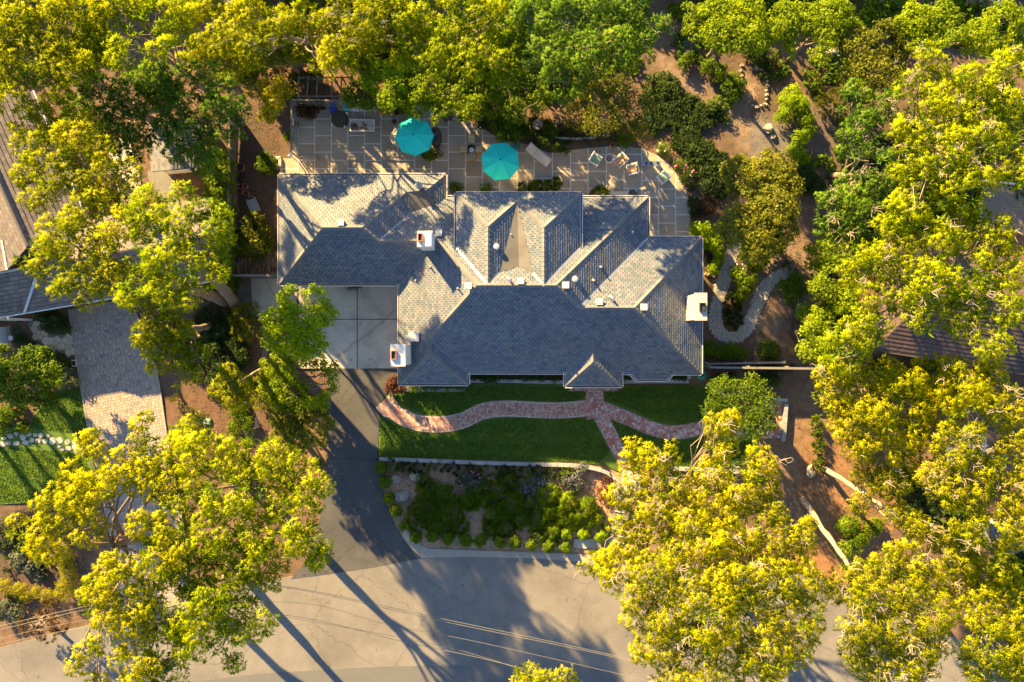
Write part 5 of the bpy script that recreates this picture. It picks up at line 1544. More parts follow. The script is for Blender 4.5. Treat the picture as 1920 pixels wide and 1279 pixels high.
MB().box((-.2, -.1, .02), (1.6, 1.7, .06)).build('brick_pad', M['terracotta'], t, world=False)
t = empty('chair_stack', P(27, 634, 0), 0, 'small white stool beside the pale blue tarp', 'stool')
for x in (-.12, .12):
    for y in (-.12, .12): MB().box((x, y, .2), (.04, .04, .4)).build('leg', M['white'], t, world=False)
MB().lathe((0, 0, .4), [(.18, 0), (.18, .04)], 12).build('seat', M['white'], t, world=False)
t = empty('stone_planter', P(521, 306, 0), 0, 'pale broken stone corner at the left end of the patio', 'planter')
for a in ((0, .35, .5, .22), (0, -.35, .6, .2), (.2, 0, .2, .6)): MB().box((a[0], a[1], .1), (a[2], a[3], .25)).build('stone_side', M['lichen'], t, world=False)

# overhead power lines along the street
def cable(label, pts, z=7.5, r=.013):
    w = [P(x, y, z + dz) for x, y, dz in pts]
    o = MB().tube(spline(w, 10), r, 5).build('power_line', M['wire'], origin=w[0])
    tag(o, label, 'cable', 'power lines over the street')
cable('upper of the close pair of power lines crossing the street', [(-60, 1188, .5), (165, 1136, .2), (340, 1105, 0), (521, 1098, 0), (842, 1163, 0), (1147, 1228, 0), (1290, 1266, .3), (1600, 1345, .6)])
cable('lower of the close pair of power lines crossing the street', [(-60, 1195, .3), (165, 1142, .0), (340, 1109, -.2), (521, 1100, -.2), (842, 1167.5, -.2), (1147, 1231, -.2), (1290, 1268, .1), (1600, 1347, .4)])
cable('thin power line below the close pair', [(-60, 1212, .3), (180, 1160, 0), (534, 1129, -.3), (730, 1172, -.3), (897, 1204, -.3), (1209, 1275, 0), (1500, 1345, .3)], r=.010)
cable('lowest power line nearest the bottom edge over the street', [(-60, 1222, .2), (190, 1172, 0), (505, 1151, -.5), (760, 1204, -.5), (897, 1233, -.5), (1013, 1262, -.3), (1200, 1312, 0)])
cable('short lower power line running beside the lowest one', [(505, 1152, -.8), (700, 1186, -.8), (860, 1219, -.8), (1013, 1266, -.6), (1200, 1318, 0)], r=.010)
# ------------------------------------------------------------------ vegetation
def unit(v): return v / (np.linalg.norm(v, axis=-1, keepdims=True) + 1e-9)

def tpl_needles(n, seed, spread=1.9, w=.085):
    """a pine tuft: needle bundles bursting from a short shoot, axis +Z"""
    r = np.random.default_rng(seed)
    th = np.arccos(1 - r.uniform(0, 1, n) * (1 - math.cos(spread))); ph = r.uniform(0, 6.283, n)
    d = np.stack([np.sin(th) * np.cos(ph), np.sin(th) * np.sin(ph), np.cos(th)], 1)
    L = r.uniform(.6, 1.05, n)[:, None]
    b = d * .08 + np.array([0, 0, 1]) * r.uniform(-.35, .15, n)[:, None]
    s = unit(np.cross(d, r.normal(0, 1, (n, 3)))) * w
    V = np.stack([b + d * L * .22 - s, b + d * L * .22 + s, b + d * L], 1)
    return V.reshape(-1, 3), np.arange(3 * n).reshape(-1, 3)

def tpl_leaves(n, seed, size=.34, flat=.8):
    """a leaf clump: small folded leaves through a ball"""
    r = np.random.default_rng(seed)
    c = unit(r.normal(0, 1, (n, 3))) * (r.uniform(.25, 1, n) ** .5)[:, None]
    nrm = unit(c * .6 + np.array([0, 0, flat]) + r.normal(0, .45, (n, 3)))
    u = unit(np.cross(nrm, r.normal(0, 1, (n, 3)))); v = np.cross(nrm, u)
    sz = size * r.uniform(.7, 1.25, n)[:, None]
    V = np.stack([c - u * sz, c - v * sz * .5 + nrm * sz * .12, c + u * sz, c + v * sz * .5 + nrm * sz * .12], 1)
    return V.reshape(-1, 3), np.arange(4 * n).reshape(-1, 4)

def tpl_blades(n, seed, spread=1.0, w=.06):
    """arching strap leaves from one root"""
    r = np.random.default_rng(seed)
    th = r.uniform(.1, spread, n); ph = r.uniform(0, 6.283, n)
    d = np.stack([np.sin(th) * np.cos(ph), np.sin(th) * np.sin(ph), np.cos(th)], 1)
    L = r.uniform(.6, 1.0, n)[:, None]
    s = unit(np.cross(d, [0, 0, 1.])) * w
    tip = d * L + np.array([0, 0, -.25]) * (L * np.sin(th)[:, None])
    V = np.stack([d * .05 - s * .5, d * L * .55 - s, tip, d * L * .55 + s], 1)
    return V.reshape(-1, 3), np.arange(4 * n).reshape(-1, 4)

T_PINE = [tpl_needles(17, k, 1.8, .14) for k in range(6)]
T_LEAF = [tpl_leaves(26, 20 + k) for k in range(4)]
T_SMALL = [tpl_leaves(26, 40 + k, .24) for k in range(4)]
T_BIG = [tpl_leaves(14, 60 + k, .5) for k in range(4)]
T_SPRAY = [tpl_needles(46, 80 + k, 1.15, .06) for k in range(4)]
T_STRAP = [tpl_blades(26, 90 + k) for k in range(3)]
TRIS = [0]

def scatter(lobes, cell, rng, shell=.55, low=-.55):
    """points through the outer part of each lobe, thinned to about one in each cell"""
    out, nrm, seen = [], [], set()
    for (x, y, z, rx, ry, rz) in lobes:
        n = int(14 * (rx * ry + rx * rz) / (cell * cell)) + 6
        d = unit(rng.normal(0, 1, (n, 3)))
        d = d[d[:, 2] > low]
        q = rng.uniform(shell ** 3, 1, len(d)) ** (1 / 3)
        wob = 1 + .22 * np.sin(d[:, 0] * 5 + x * 3) * np.sin(d[:, 1] * 5 + y * 2)
        p = d * (q * wob)[:, None] * np.array([rx, ry, rz]) + np.array([x, y, z])
        for i in range(len(p)):
            k = (int(p[i, 0] // cell), int(p[i, 1] // cell), int(p[i, 2] // cell))
            if k in seen: continue
            seen.add(k); out.append(p[i]); nrm.append(d[i])
    return np.array(out), np.array(nrm)

def foliage(name, pts, axis, scale, tpls, mat, parent, rng, tint=None, kind=None, origin=None, puff=None):
    n = len(pts)
    idx = rng.integers(0, len(tpls), n)
    Vs, Fs, Ts, Ns = [], [], [], []
    base = 0
    a = unit(axis)
    ref = unit(rng.normal(0, 1, (n, 3)))
    u = unit(np.cross(a, ref)); v = np.cross(a, u)
    if tint is None: tint = np.clip(rng.normal(.5, .22, n), 0, 1)
    for t in range(len(tpls)):
        m = np.where(idx == t)[0]
        if not len(m): continue
        TV, TF_ = tpls[t]
        W_ = (u[m, None, :] * TV[None, :, :1] + v[m, None, :] * TV[None, :, 1:2] + a[m, None, :] * TV[None, :, 2:]) * scale[m, None, None] + pts[m, None, :]
        k = len(TV)
        if puff is not None: Ns.append(unit((W_ - pts[m, None, :]) / scale[m, None, None] * .8 + puff[m, None, :] * .7).reshape(-1, 3))
        Vs.append(W_.reshape(-1, 3))
        Fs.append((TF_[None] + (base + np.arange(len(m)) * k)[:, None, None]).reshape(-1, TF_.shape[1]))
        tt = np.repeat(tint[m], k) + rng.normal(0, .07, len(m) * k)
        Ts.append(tt); base += len(m) * k
    Fc = np.vstack(Fs)
    if puff is not None:                             # wind every needle so that its face looks outward with its tuft
        A_, N_ = np.vstack(Vs), np.vstack(Ns)
        gn = np.cross(A_[Fc[:, 1]] - A_[Fc[:, 0]], A_[Fc[:, 2]] - A_[Fc[:, 0]])
        fl = (gn * N_[Fc[:, 2]]).sum(1) < 0
        Fc[fl] = Fc[fl][:, ::-1]
    TRIS[0] += len(Fc) * (Fc.shape[1] - 2)
    return np_mesh(name, np.vstack(Vs), Fc, mat, parent, origin, np.clip(np.concatenate(Ts), 0, 1), kind, puff is not None, np.vstack(Ns) if puff is not None else None)

def limb(mb, a, b, r0, r1, rng, sag=.0, wig=.12, n=6, sides=6, lump=0.0):
    a, b = Vector(a), Vector(b)
    L = (b - a).length
    pts, rad = [], []
    for i in range(n + 1):
        t = i / n
        p = a.lerp(b, t)
        if 0 < i < n:
            p += Vector(rng.normal(0, wig * L / n * 1.4, 3))
        p.z += sag * math.sin(math.pi * t)
        pts.append(p); rad.append((r0 + (r1 - r0) * t) * (1 + (rng.uniform(-lump, lump) if lump else 0)))
    mb.tube(pts, rad, sides)
    return pts

def tree(name, label, lobes_px, zc, mat, seed, base=None, top=None, trunk_r=.28, bark='bark', cell=.42, tpl=None, sc=(.16, .24), flat=.52, dome=.8, group='pine trees', cat='tree', bare=1.0, lowfrac=.45, tintb=.5, thin=-.20):
    rng = np.random.default_rng(seed)
    cx = sum(l[0] for l in lobes_px) / len(lobes_px); cy = sum(l[1] for l in lobes_px) / len(lobes_px)
    ext = max(math.hypot(l[0] - cx, l[1] - cy) for l in lobes_px) + 1
    lob = []
    for l in lobes_px:
        d = math.hypot(l[0] - cx, l[1] - cy) / ext
        z = zc + dome * (1 - d * d) - dome * .5 + rng.normal(0, .28) + (l[3] if len(l) > 3 else 0)
        r = l[2] * (H - z) / F
        p = P(l[0], l[1], z)
        lob.append((p.x, p.y, z, r, r, r * flat))
    c = np.mean([q[:3] for q in lob], axis=0)
    b = P(*base) if base else Vector((c[0] * 1.0, c[1] * 1.0, 0))
    b.z = -.1
    root = empty(name, (b.x, b.y, -.05), label=label, cat=cat, group=group)
    if tpl is None:                                  # pines: boughs first, then tufts on the upper side of each bough
        bp, bn = scatter(lob, .56, rng, .62, -.12)
        gap = np.array([mnoise.noise(Vector((p[0] * .8 + seed, p[1] * .8, p[2] * .5))) for p in bp])
        bp = bp[gap > thin]
        bl = [(p[0], p[1], p[2], r, r, r * .72) for p, r in zip(bp, rng.uniform(.28, .60, len(bp)))]
        pts, nrm = scatter(bl, .26, rng, .75, -.2)
        cp, cn = scatter(lob, .72, rng, .15, -.3)          # dark-tinted tufts deep in the crown, added to darken its gaps
    else:
        pts, nrm = scatter(lob, cell, rng)
    # irregular gaps between the clumps
    gap = np.array([mnoise.noise(Vector(p) * .55 + Vector((seed, 0, 0))) for p in pts])
    keep = gap > (-.34 if tpl is not None else -.55)
    pts, nrm = pts[keep], nrm[keep]
    ax = unit(nrm * .8 + np.array([0, 0, .75]) + rng.normal(0, .25, pts.shape))
    hue = np.array([mnoise.noise(Vector(p) * .3 + Vector((0, seed, 0))) for p in pts])
    tint = np.clip(tintb + hue * .45 + rng.normal(0, .16, len(pts)), 0, 1)
    foliage('crown', pts, ax, rng.uniform(sc[0], sc[1], len(pts)), tpl or T_PINE, M[mat], root, rng, tint, puff=unit(nrm * .8 + np.array([0, 0, .5])) if tpl is None else None)
    if tpl is None:
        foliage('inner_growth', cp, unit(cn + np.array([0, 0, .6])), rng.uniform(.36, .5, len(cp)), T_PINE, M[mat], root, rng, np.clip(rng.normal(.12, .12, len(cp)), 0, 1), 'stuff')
    wood, twig = MB(), MB()
    tp = Vector((c[0], c[1], zc - .2)) if top is None else P(top[0], top[1], zc - .2)
    spine = limb(wood, b, tp, trunk_r, trunk_r * .35, rng, 0, .03, 16, 9, .16)
    for q in lob:
        e_ = Vector(q[:3]); e_.z -= q[5] * .3
        t = rng.uniform(lowfrac, .95)
        i = t * (len(spine) - 1); s = spine[int(i)].lerp(spine[min(int(i) + 1, len(spine) - 1)], i % 1)
        r = trunk_r * (.42 - .25 * t)
        lp = limb(wood, s, e_, max(r, .05), .035, rng, .25, .14, 5, 6)
        near = np.argsort(((pts - np.array(q[:3])) ** 2).sum(1))[:90]
        for j in rng.choice(near, min(len(near), int(4.5 * bare)), replace=False):
            limb(twig, lp[rng.integers(2, len(lp))], pts[j] + nrm[j] * .12 + np.array([0, 0, .12]), .026, .008, rng, .05, .22, 4, 4)
    if bare >= 2:                                    # dead lichened twigs standing out of the crown
        top_ = np.where(nrm[:, 2] > .3)[0]
        for j in rng.choice(top_, min(len(top_), int(9 * bare)), replace=False):
            o_ = pts[j] + nrm[j] * .05
            for _ in range(6):
                d_ = unit(nrm[j] + rng.normal(0, .7, 3)) * rng.uniform(.3, .75)
                limb(twig, o_, o_ + d_ + np.array([0, 0, .12]), .022, .010, rng, .05, .3, 3, 4)
    wood.build('trunk', M[bark], root, smooth=True)
    if twig.v: twig.build('branches', M['palebark'], root, kind='stuff')
    return root

# pines: (px, py, r) of each foliage mass in the photo
tree('pine_tree', 'tall bright pine filling the top left corner', [(30, 40, 60), (90, 30, 60), (150, 45, 55), (60, 110, 65), (25, 180, 45), (125, 120, 50), (95, 165, 40), (-30, 90, 60), (40, 10, 50)], 15, 'pine', 1)
tree('pine_tree', 'dark green pine right of the corner pine along the top edge', [(200, 60, 50), (250, 25, 48), (300, 20, 42), (335, 60, 36), (240, 100, 42), (290, 70, 40), (180, 110, 35), (200, 15, 45)], 14, 'limepine', 2)
tree('pine_tree', 'shaded pine over the outbuilding, upper left', [(190, 170, 40), (160, 205, 36), (220, 220, 42), (200, 268, 36), (250, 190, 40), (265, 240, 38), (245, 275, 28), (290, 160, 34)], 12.0, 'shadepine', 3, base=(330, 200))
tree('pine_tree', 'dark blue-green pine left of the patio and above the hedge', [(310, 170, 40), (370, 150, 38), (420, 190, 38), (335, 215, 45), (390, 220, 45), (432, 245, 26), (350, 262, 36), (402, 275, 32), (365, 300, 26), (445, 212, 20), (385, 180, 40)], 12.0, 'shadepine', 4, base=(395, 250))
tree('pine_tree', "yellow-green pine overhanging the neighbour's roof, left edge", [(60, 235, 36), (108, 215, 38), (80, 275, 42), (148, 262, 42), (190, 300, 36), (110, 322, 42), (82, 368, 24), (168, 340, 42), (240, 322, 26), (250, 352, 24), (212, 358, 34), (55, 330, 24)], 14.0, 'pine', 5, base=(215, 330))
tree('pine_tree', 'big bright pine spreading over the left roof, centre left', [(70, 485, 36), (118, 452, 46), (170, 430, 46), (200, 480, 50), (130, 512, 42), (172, 540, 34), (185, 395, 36), (232, 430, 40), (85, 515, 24), (230, 520, 30)], 14.5, 'pine', 6, base=(430, 566), trunk_r=.42, thin=-.10)
tree('pine_tree', 'pine leaning left over the drive, its thick trunk crossing below the hedge', [(280, 400, 42), (330, 428, 42), (290, 470, 50), (350, 490, 46), (392, 440, 40), (420, 462, 28), (330, 540, 40), (262, 532, 40), (390, 508, 32), (402, 415, 30), (345, 385, 30)], 15.0, 'limepine', 7, base=(442, 570), trunk_r=.42, thin=-.04)
tree('pine_tree', 'slim pine with drooping boughs over the top of the cobbled drive', [(250, 560, 22), (290, 588, 32), (270, 620, 30), (320, 618, 36), (350, 650, 36), (308, 668, 30), (360, 684, 26), (300, 555, 34), (292, 645, 22), (340, 700, 20)], 11.0, 'pine', 8, base=(395, 610), bare=1.6)
tree('pine_tree', 'small tuft of pine on a long bare bough above the mulch', [(430, 712, 24), (447, 738, 20), (425, 735, 18), (455, 715, 16), (412, 722, 12)], 5.5, 'pine', 9, base=(492, 690), trunk_r=.12, bark='palebark', flat=.5)
H1 = [(55, 995, 34), (108, 962, 42), (88, 1012, 34), (150, 930, 50), (172, 870, 40), (180, 830, 26), (268, 788, 14), (265, 818, 16), (200, 892, 44), (255, 880, 40), (305, 900, 44), (280, 985, 36), (300, 1050, 48), (230, 1082, 46), (190, 1105, 32), (262, 1130, 46), (200, 1150, 32), (250, 1190, 42), (180, 1210, 22), (145, 1250, 14), (180, 1275, 14), (160, 980, 36), (255, 1240, 36)]
H2 = [(310, 860, 42), (370, 850, 42), (420, 862, 38), (360, 812, 28), (330, 832, 30), (460, 842, 38), (500, 862, 38), (548, 880, 40), (572, 920, 40), (500, 922, 50), (430, 920, 50), (360, 920, 50), (330, 1000, 46), (400, 990, 52), (470, 990, 52), (540, 990, 42), (580, 1022, 32), (602, 1050, 18)]
H3 = [(370, 1070, 54), (440, 1060, 46), (500, 1062, 36), (320, 1140, 54), (390, 1150, 50), (440, 1140, 42), (482, 1165, 28), (310, 1210, 46), (370, 1200, 42), (422, 1198, 28), (430, 1238, 20), (302, 1255, 36)]
tree('pine_tree', 'bright yellow pine left of the driveway, its west half over the cobbled drive', H1, 11.5, 'pine', 10, base=(260, 1010), trunk_r=.4, tintb=.72)
tree('pine_tree', 'bright yellow pine right beside the asphalt driveway mouth', H2, 11.0, 'limepine', 11, base=(470, 905), trunk_r=.38, tintb=.74)
tree('pine_tree', 'pine overhanging the street at lower left', H3, 10.5, 'limepine', 12, base=(430, 1050), trunk_r=.36, tintb=.55)
I1 = [(1340, 800, 22), (1370, 792, 18), (1350, 832, 28), (1190, 860, 28), (1240, 862, 32), (1200, 900, 32), (1250, 908, 28), (1172, 930, 22), (1332, 900, 42), (1382, 920, 42), (1422, 872, 28), (1430, 910, 32), (1350, 950, 46), (1290, 962, 42), (1232, 962, 42), (1182, 982, 32), (1192, 1022, 36), (1120, 1060, 26), (1160, 1068, 34), (1250, 1010, 46), (1440, 962, 28)]
I2 = [(1310, 1020, 46), (1382, 1010, 46), (1440, 1010, 38), (1480, 1040, 32), (1500, 1002, 22), (1232, 1080, 46), (1300, 1092, 54), (1372, 1090, 54), (1440, 1090, 46), (1500, 1090, 36), (1182, 1120, 26), (1205, 1150, 36), (1262, 1150, 46), (1332, 1160, 54), (1410, 1160, 54), (1480, 1160, 46), (1520, 1150, 26), (1222, 1210, 36), (1290, 1220, 46), (1362, 1230, 46), (1440, 1230, 46), (1500, 1200, 32), (1262, 1262, 32), (1332, 1275, 36), (1410, 1275, 36)]
tree('pine_tree', 'bright pine beside the brick walk, over the garden steps', I1, 10.5, 'pine', 13, base=(1262, 905), trunk_r=.34, tintb=.74, bare=3.0)
tree('pine_tree', 'broad bright pine over the street, lower right of centre', I2, 11.5, 'pine', 14, base=(1290, 960), trunk_r=.42, tintb=.74, bare=3.0)
tree('pine_tree', 'pine with long pale bare trunk leaning toward the street', [(1580, 1092, 32), (1620, 1080, 32), (1660, 1062, 36), (1700, 1052, 32), (1642, 1120, 42), (1700, 1112, 42), (1740, 1092, 32), (1620, 1170, 40), (1682, 1170, 48), (1740, 1150, 40), (1600, 1220, 28), (1650, 1230, 46), (1710, 1220, 46), (1750, 1200, 28), (1690, 1265, 32), (1640, 1275, 28), (1565, 1112, 22)], 10.5, 'pine', 15, base=(1505, 935), trunk_r=.24, bark='palebark', tintb=.74, bare=3.0, lowfrac=.7, top=(1625, 1110))
tree('pine_tree', 'pine in the bottom right corner', [(1830, 1150, 38), (1880, 1120, 42), (1912, 1170, 38), (1852, 1200, 42), (1902, 1230, 42), (1840, 1260, 36), (1880, 1275, 38), (1812, 1240, 24), (1940, 1200, 45)], 10.5, 'pine', 16, base=(1760, 1010), bark='palebark', trunk_r=.24, tintb=.6, lowfrac=.6)
tree('pine_tree', 'bare limbed pine with pale trunk above the corner pine at right', [(1660, 902, 30), (1622, 892, 20), (1605, 945, 14), (1720, 985, 26), (1770, 1000, 30), (1800, 1052, 34), (1850, 1075, 32), (1680, 960, 16), (1790, 1110, 26)], 9.0, 'pine', 17, base=(1545, 878), bark='palebark', trunk_r=.2, bare=2.0, lowfrac=.4)
tree('pine_tree', 'bright pine above the dirt yard, right of the board fence', [(1555, 760, 30), (1592, 790, 38), (1560, 705, 30), (1602, 742, 42), (1640, 702, 36), (1652, 762, 46), (1622, 830, 36), (1682, 822, 42), (1700, 765, 42), (1680, 722, 40), (1740, 702, 40), (1545, 735, 20), (1750, 770, 44), (1720, 832, 44)], 10.0, 'pine', 18, base=(1600, 700), tintb=.74)
tree('pine_tree', 'huge bright pine over the red tiled roof at right', [(1600, 502, 28), (1632, 480, 36), (1660, 442, 32), (1692, 480, 46), (1750, 452, 46), (1802, 422, 40), (1852, 452, 42), (1870, 502, 42), (1810, 512, 50), (1742, 530, 50), (1682, 540, 40), (1642, 562, 30), (1870, 570, 42), (1802, 590, 44), (1862, 640, 30), (1620, 610, 36), (1592, 640, 36), (1572, 672, 30), (1740, 590, 32)], 12.0, 'limepine', 19, base=(1700, 560), trunk_r=.42, tintb=.74, bare=2.6)
tree('pine_tree', 'bright pine at the right edge below the red roof', [(1800, 712, 42), (1852, 702, 36), (1822, 772, 46), (1882, 762, 38), (1792, 845, 40), (1852, 890, 40), (1902, 835, 36), (1802, 922, 40), (1862, 932, 46), (1902, 982, 38), (1832, 982, 36), (1882, 1042, 38), (1762, 902, 30), (1930, 900, 40)], 11.5, 'pine', 20, base=(1740, 800), trunk_r=.36, tintb=.74, bare=3.0)
tree('pine_tree', 'huge bright pine in the upper right', [(1740, 120, 28), (1702, 162, 26), (1772, 170, 38), (1830, 150, 38), (1880, 140, 42), (1822, 200, 46), (1752, 220, 46), (1702, 252, 32), (1880, 212, 42), (1912, 262, 38), (1842, 270, 46), (1772, 290, 50), (1702, 302, 40), (1722, 352, 40), (1802, 352, 42), (1860, 320, 34), (1692, 400, 30), (1890, 322, 30)], 12.5, 'limepine', 21, base=(1650, 290), trunk_r=.42, tintb=.74, bare=2.6)
tree('pine_tree', 'bluish shaded pine between the olive tree and the bright upper right pine', [(1600, 190, 30), (1622, 240, 34), (1650, 200, 28), (1600, 270, 30), (1632, 300, 36), (1582, 372, 36), (1552, 392, 34), (1602, 402, 40), (1642, 372, 34), (1622, 440, 32), (1560, 422, 26), (1655, 330, 28)], 8.5, 'shadepine', 22, base=(1560, 330), bare=2.0)
tree('pine_tree', 'dark green pine at the top, right of centre', [(1000, 30, 42), (1060, 40, 46), (1122, 30, 46), (1180, 30, 46), (1222, 52, 32), (982, 90, 36), (1040, 110, 40), (1100, 100, 40), (1160, 90, 36), (1208, 92, 22), (1060, 152, 34), (1010, 80, 38, -4.5), (1070, 90, 38, -4.5), (1130, 70, 38, -4.5), (1190, 70, 32, -4)], 9.5, 'shadepine', 23, base=(1090, 120))
tree('pine_tree', 'yellow-green pine at the top centre above the left umbrella', [(780, 20, 42), (840, 30, 42), (900, 30, 42), (940, 62, 36), (772, 90, 36), (820, 100, 36), (880, 110, 36), (930, 120, 30), (790, 60, 36, -4), (850, 75, 36, -4), (910, 80, 34, -4.5), (960, 20, 34, -3)], 9.0, 'limepine', 24, base=(860, 130))
tree('pine_tree', 'open yellow pine at the top, left of centre', [(470, 30, 40), (520, 52, 34), (572, 30, 34), (612, 52, 30), (650, 20, 26), (480, 92, 30), (632, 100, 28), (602, 120, 22), (430, 70, 30), (690, 40, 28), (720, 10, 30), (500, 60, 36, -4), (560, 80, 36, -4.5), (620, 70, 30, -4), (690, 75, 30, -4), (650, 110, 26, -5)], 9.5, 'pine', 25, base=(560, 130), bare=2.0)
tree('pine_tree', 'small yellow pine cut by the bottom edge, left of the large street pine', [(985, 1266, 18), (1020, 1274, 14), (1060, 1274, 18), (1000, 1300, 30), (1050, 1310, 30)], 8.0, 'pine', 26, base=(1035, 1345))

tree('pine_tree', 'yellow pine at the top edge between the dark green pine and the open pine', [(385, 30, 36), (420, 20, 34), (400, 85, 32), (365, 115, 26), (440, 125, 26), (350, 20, 30), (410, 130, 22), (460, 60, 24)], 7.0, 'pine', 27, base=(470, 150), bare=1.8)
# woods going on past the top left of the photo
tree('pine_tree', 'pine of the woods beyond the left edge, level with the hedge', [(-560, 360, 50), (-510, 350, 48), (-535, 410, 50), (-490, 400, 42), (-580, 420, 42)], 10.0, 'pine', 68)
tree('pine_tree', 'pine of the woods beyond the left edge, nearest the lawn', [(-400, 450, 46), (-350, 440, 46), (-375, 500, 46), (-330, 490, 40), (-410, 510, 40)], 9.0, 'pine', 69)
tree('pine_tree', 'pine of the woods beyond the left edge, farther up', [(-560, 250, 44), (-510, 230, 44), (-540, 300, 44), (-490, 280, 38), (-580, 300, 36)], 12.5, 'pine', 66)
tree('pine_tree', 'pine of the woods beyond the left edge, farther down', [(-640, 470, 44), (-590, 440, 44), (-610, 510, 44), (-560, 490, 38), (-660, 420, 36)], 12.5, 'pine', 67)
tree('pine_tree', 'pine of the woods beyond the top left edge, farther left', [(60, -500, 44), (110, -470, 46), (150, -520, 44), (95, -430, 36), (40, -450, 36), (180, -470, 34)], 12.5, 'pine', 61)
tree('pine_tree', 'pine of the woods beyond the top edge, left of centre', [(300, -560, 44), (350, -530, 46), (400, -580, 40), (330, -490, 38), (390, -500, 36)], 13.0, 'pine', 62)
tree('pine_tree', 'pine of the woods beyond the top left corner', [(-180, -330, 46), (-130, -300, 46), (-90, -350, 40), (-150, -260, 38), (-200, -280, 36)], 13.0, 'pine', 63)

def shrub(name, label, lobes, mat, seed, tpl=None, cell=.30, sc=(.20, .32), cat='shrub', group=None, stems=True, tintb=.5, flat=None, low=-.2, z0=-.05, puffy=False):
    """lobes: px, py, r in pixels, height in metres"""
    rng = np.random.default_rng(1000 + seed)
    L = []
    for l in lobes:
        x, y, r, h = l[:4]
        ry = l[4] if len(l) > 4 else r
        zc = h * .5; p = P(x, y, zc); k = (H - zc) / F
        L.append((p.x, p.y, zc, r * k, ry * k, h * .5))
    c = np.mean([q[:3] for q in L], axis=0)
    root = empty(name, (c[0], c[1], z0), label=label, cat=cat, group=group)
    pts, nrm = scatter(L, cell, rng, .6, low)
    ax = unit(nrm + np.array([0, 0, .5]) + rng.normal(0, .3, pts.shape))
    hue = np.array([mnoise.noise(Vector(p) * .6 + Vector((0, seed, 0))) for p in pts])
    tint = np.clip(tintb + hue * .4 + rng.normal(0, .18, len(pts)), 0, 1)
    foliage('foliage', pts, ax, rng.uniform(sc[0], sc[1], len(pts)), tpl or T_LEAF, M[mat], root, rng, tint, puff=unit(nrm + np.array([0, 0, .5])) if puffy else None)
    if puffy and len(lobes) == 1:                    # dense clipped body behind the outer leaves
        q = L[0]; r_ = .78; b = MB(); n = 16; prof = [(math.sin(math.pi * (i + .001) / 10) * q[3] * r_, q[2] - math.cos(math.pi * i / 10) * q[5] * r_) for i in range(11)]
        co = b.lathe((q[0], q[1], 0), prof, n).build('inner_growth', M[mat], root, smooth=True)
    if stems:
        st = MB()
        for q in L:
            b = Vector((q[0] * .9 + c[0] * .1, q[1] * .9 + c[1] * .1, z0))
            limb(st, b, (q[0], q[1], q[2] + q[5] * .3), .05, .02, rng, 0, .1, 4, 5)
            for j in range(4):
                d = rng.normal(0, .55, 2)
                limb(st, (q[0], q[1], q[2] * .6), (q[0] + d[0] * q[3], q[1] + d[1] * q[4], q[2] + q[5] * .6), .025, .01, rng, 0, .15, 3, 4)
        st.build('stem', M['wood'], root, kind='stuff')
    return root

def bigtree(label, lobes, mat, seed, **kw):
    return tree(kw.pop('name', 'leafy_tree'), label, lobes, kw.pop('zc', 5.0), mat, seed, tpl=kw.pop('tpl', T_LEAF), sc=kw.pop('sc', (.24, .36)), cell=kw.pop('cell', .34), group=kw.pop('group', 'garden trees'), trunk_r=kw.pop('trunk_r', .16), **kw)

bigtree('large olive coloured tree right of the curved patio', [(1390, 330, 36), (1440, 332, 46), (1478, 352, 28), (1402, 382, 46), (1452, 392, 46), (1432, 440, 42), (1382, 420, 36), (1470, 430, 30), (1420, 465, 30)], 'olive', 31, zc=4.5, base=(1425, 400))
bigtree('lime green tree beside the concrete parking pad', [(545, 560, 26), (590, 562, 24), (520, 600, 28), (565, 600, 34), (605, 590, 22), (540, 640, 32), (585, 640, 28), (510, 630, 20), (560, 668, 20)], 'lime', 32, zc=5.6, base=(575, 620), trunk_r=.1, tintb=.6)
bigtree('rounded shade tree at the right end of the front lawn, half lit', [(1360, 740, 32), (1400, 738, 36), (1430, 760, 28), (1345, 775, 26), (1390, 775, 40), (1420, 795, 30), (1375, 805, 26), (1440, 790, 18)], 'shrub', 33, zc=4.2, base=(1395, 775), tpl=T_SMALL, tintb=.55)
bigtree('big leafy shrub tree at the left edge beside the flagstone path', [(30, 690, 36), (70, 680, 32), (15, 730, 30), (60, 725, 34), (95, 705, 22), (85, 750, 22), (10, 670, 22)], 'shrub', 34, zc=3.2, base=(45, 715), tpl=T_LEAF, tintb=.6)
bigtree('yellow-olive shrub tree on the driveway edge, lower of the driveway clump', [(540, 780, 36), (580, 770, 32), (560, 820, 28), (605, 790, 24), (595, 830, 20), (530, 815, 20)], 'olive', 35, zc=3.0, base=(565, 795), tintb=.45)
bigtree('rust tinged shrub tree at the driveway, between lime tree and olive shrub', [(520, 690, 28), (560, 700, 34), (600, 700, 26), (540, 740, 34), (590, 740, 28), (500, 730, 26), (625, 690, 12), (615, 720, 18)], 'oak', 36, zc=3.6, base=(560, 715), tintb=.55)
bigtree('dark evergreen dome above the curved patio', [(1130, 222, 36), (1180, 215, 34), (1085, 215, 28), (1205, 195, 24), (1110, 185, 32), (1160, 175, 34), (1195, 240, 22)], 'olive', 37, zc=3.6, base=(1145, 205), tpl=T_SMALL, tintb=.3)
bigtree('dark leafy tree behind the left umbrella at the top patio edge', [(800, 160, 36), (850, 178, 30), (780, 195, 26), (900, 165, 28), (830, 210, 22), (880, 200, 24), (760, 150, 26)], 'oak', 38, zc=4.2, base=(840, 170), tintb=.5)
bigtree('yellow leaved tree above the left umbrella', [(715, 120, 30), (745, 145, 28), (730, 180, 24), (768, 182, 22), (700, 150, 22)], 'lime', 39, zc=4.5, base=(735, 160), tintb=.45)
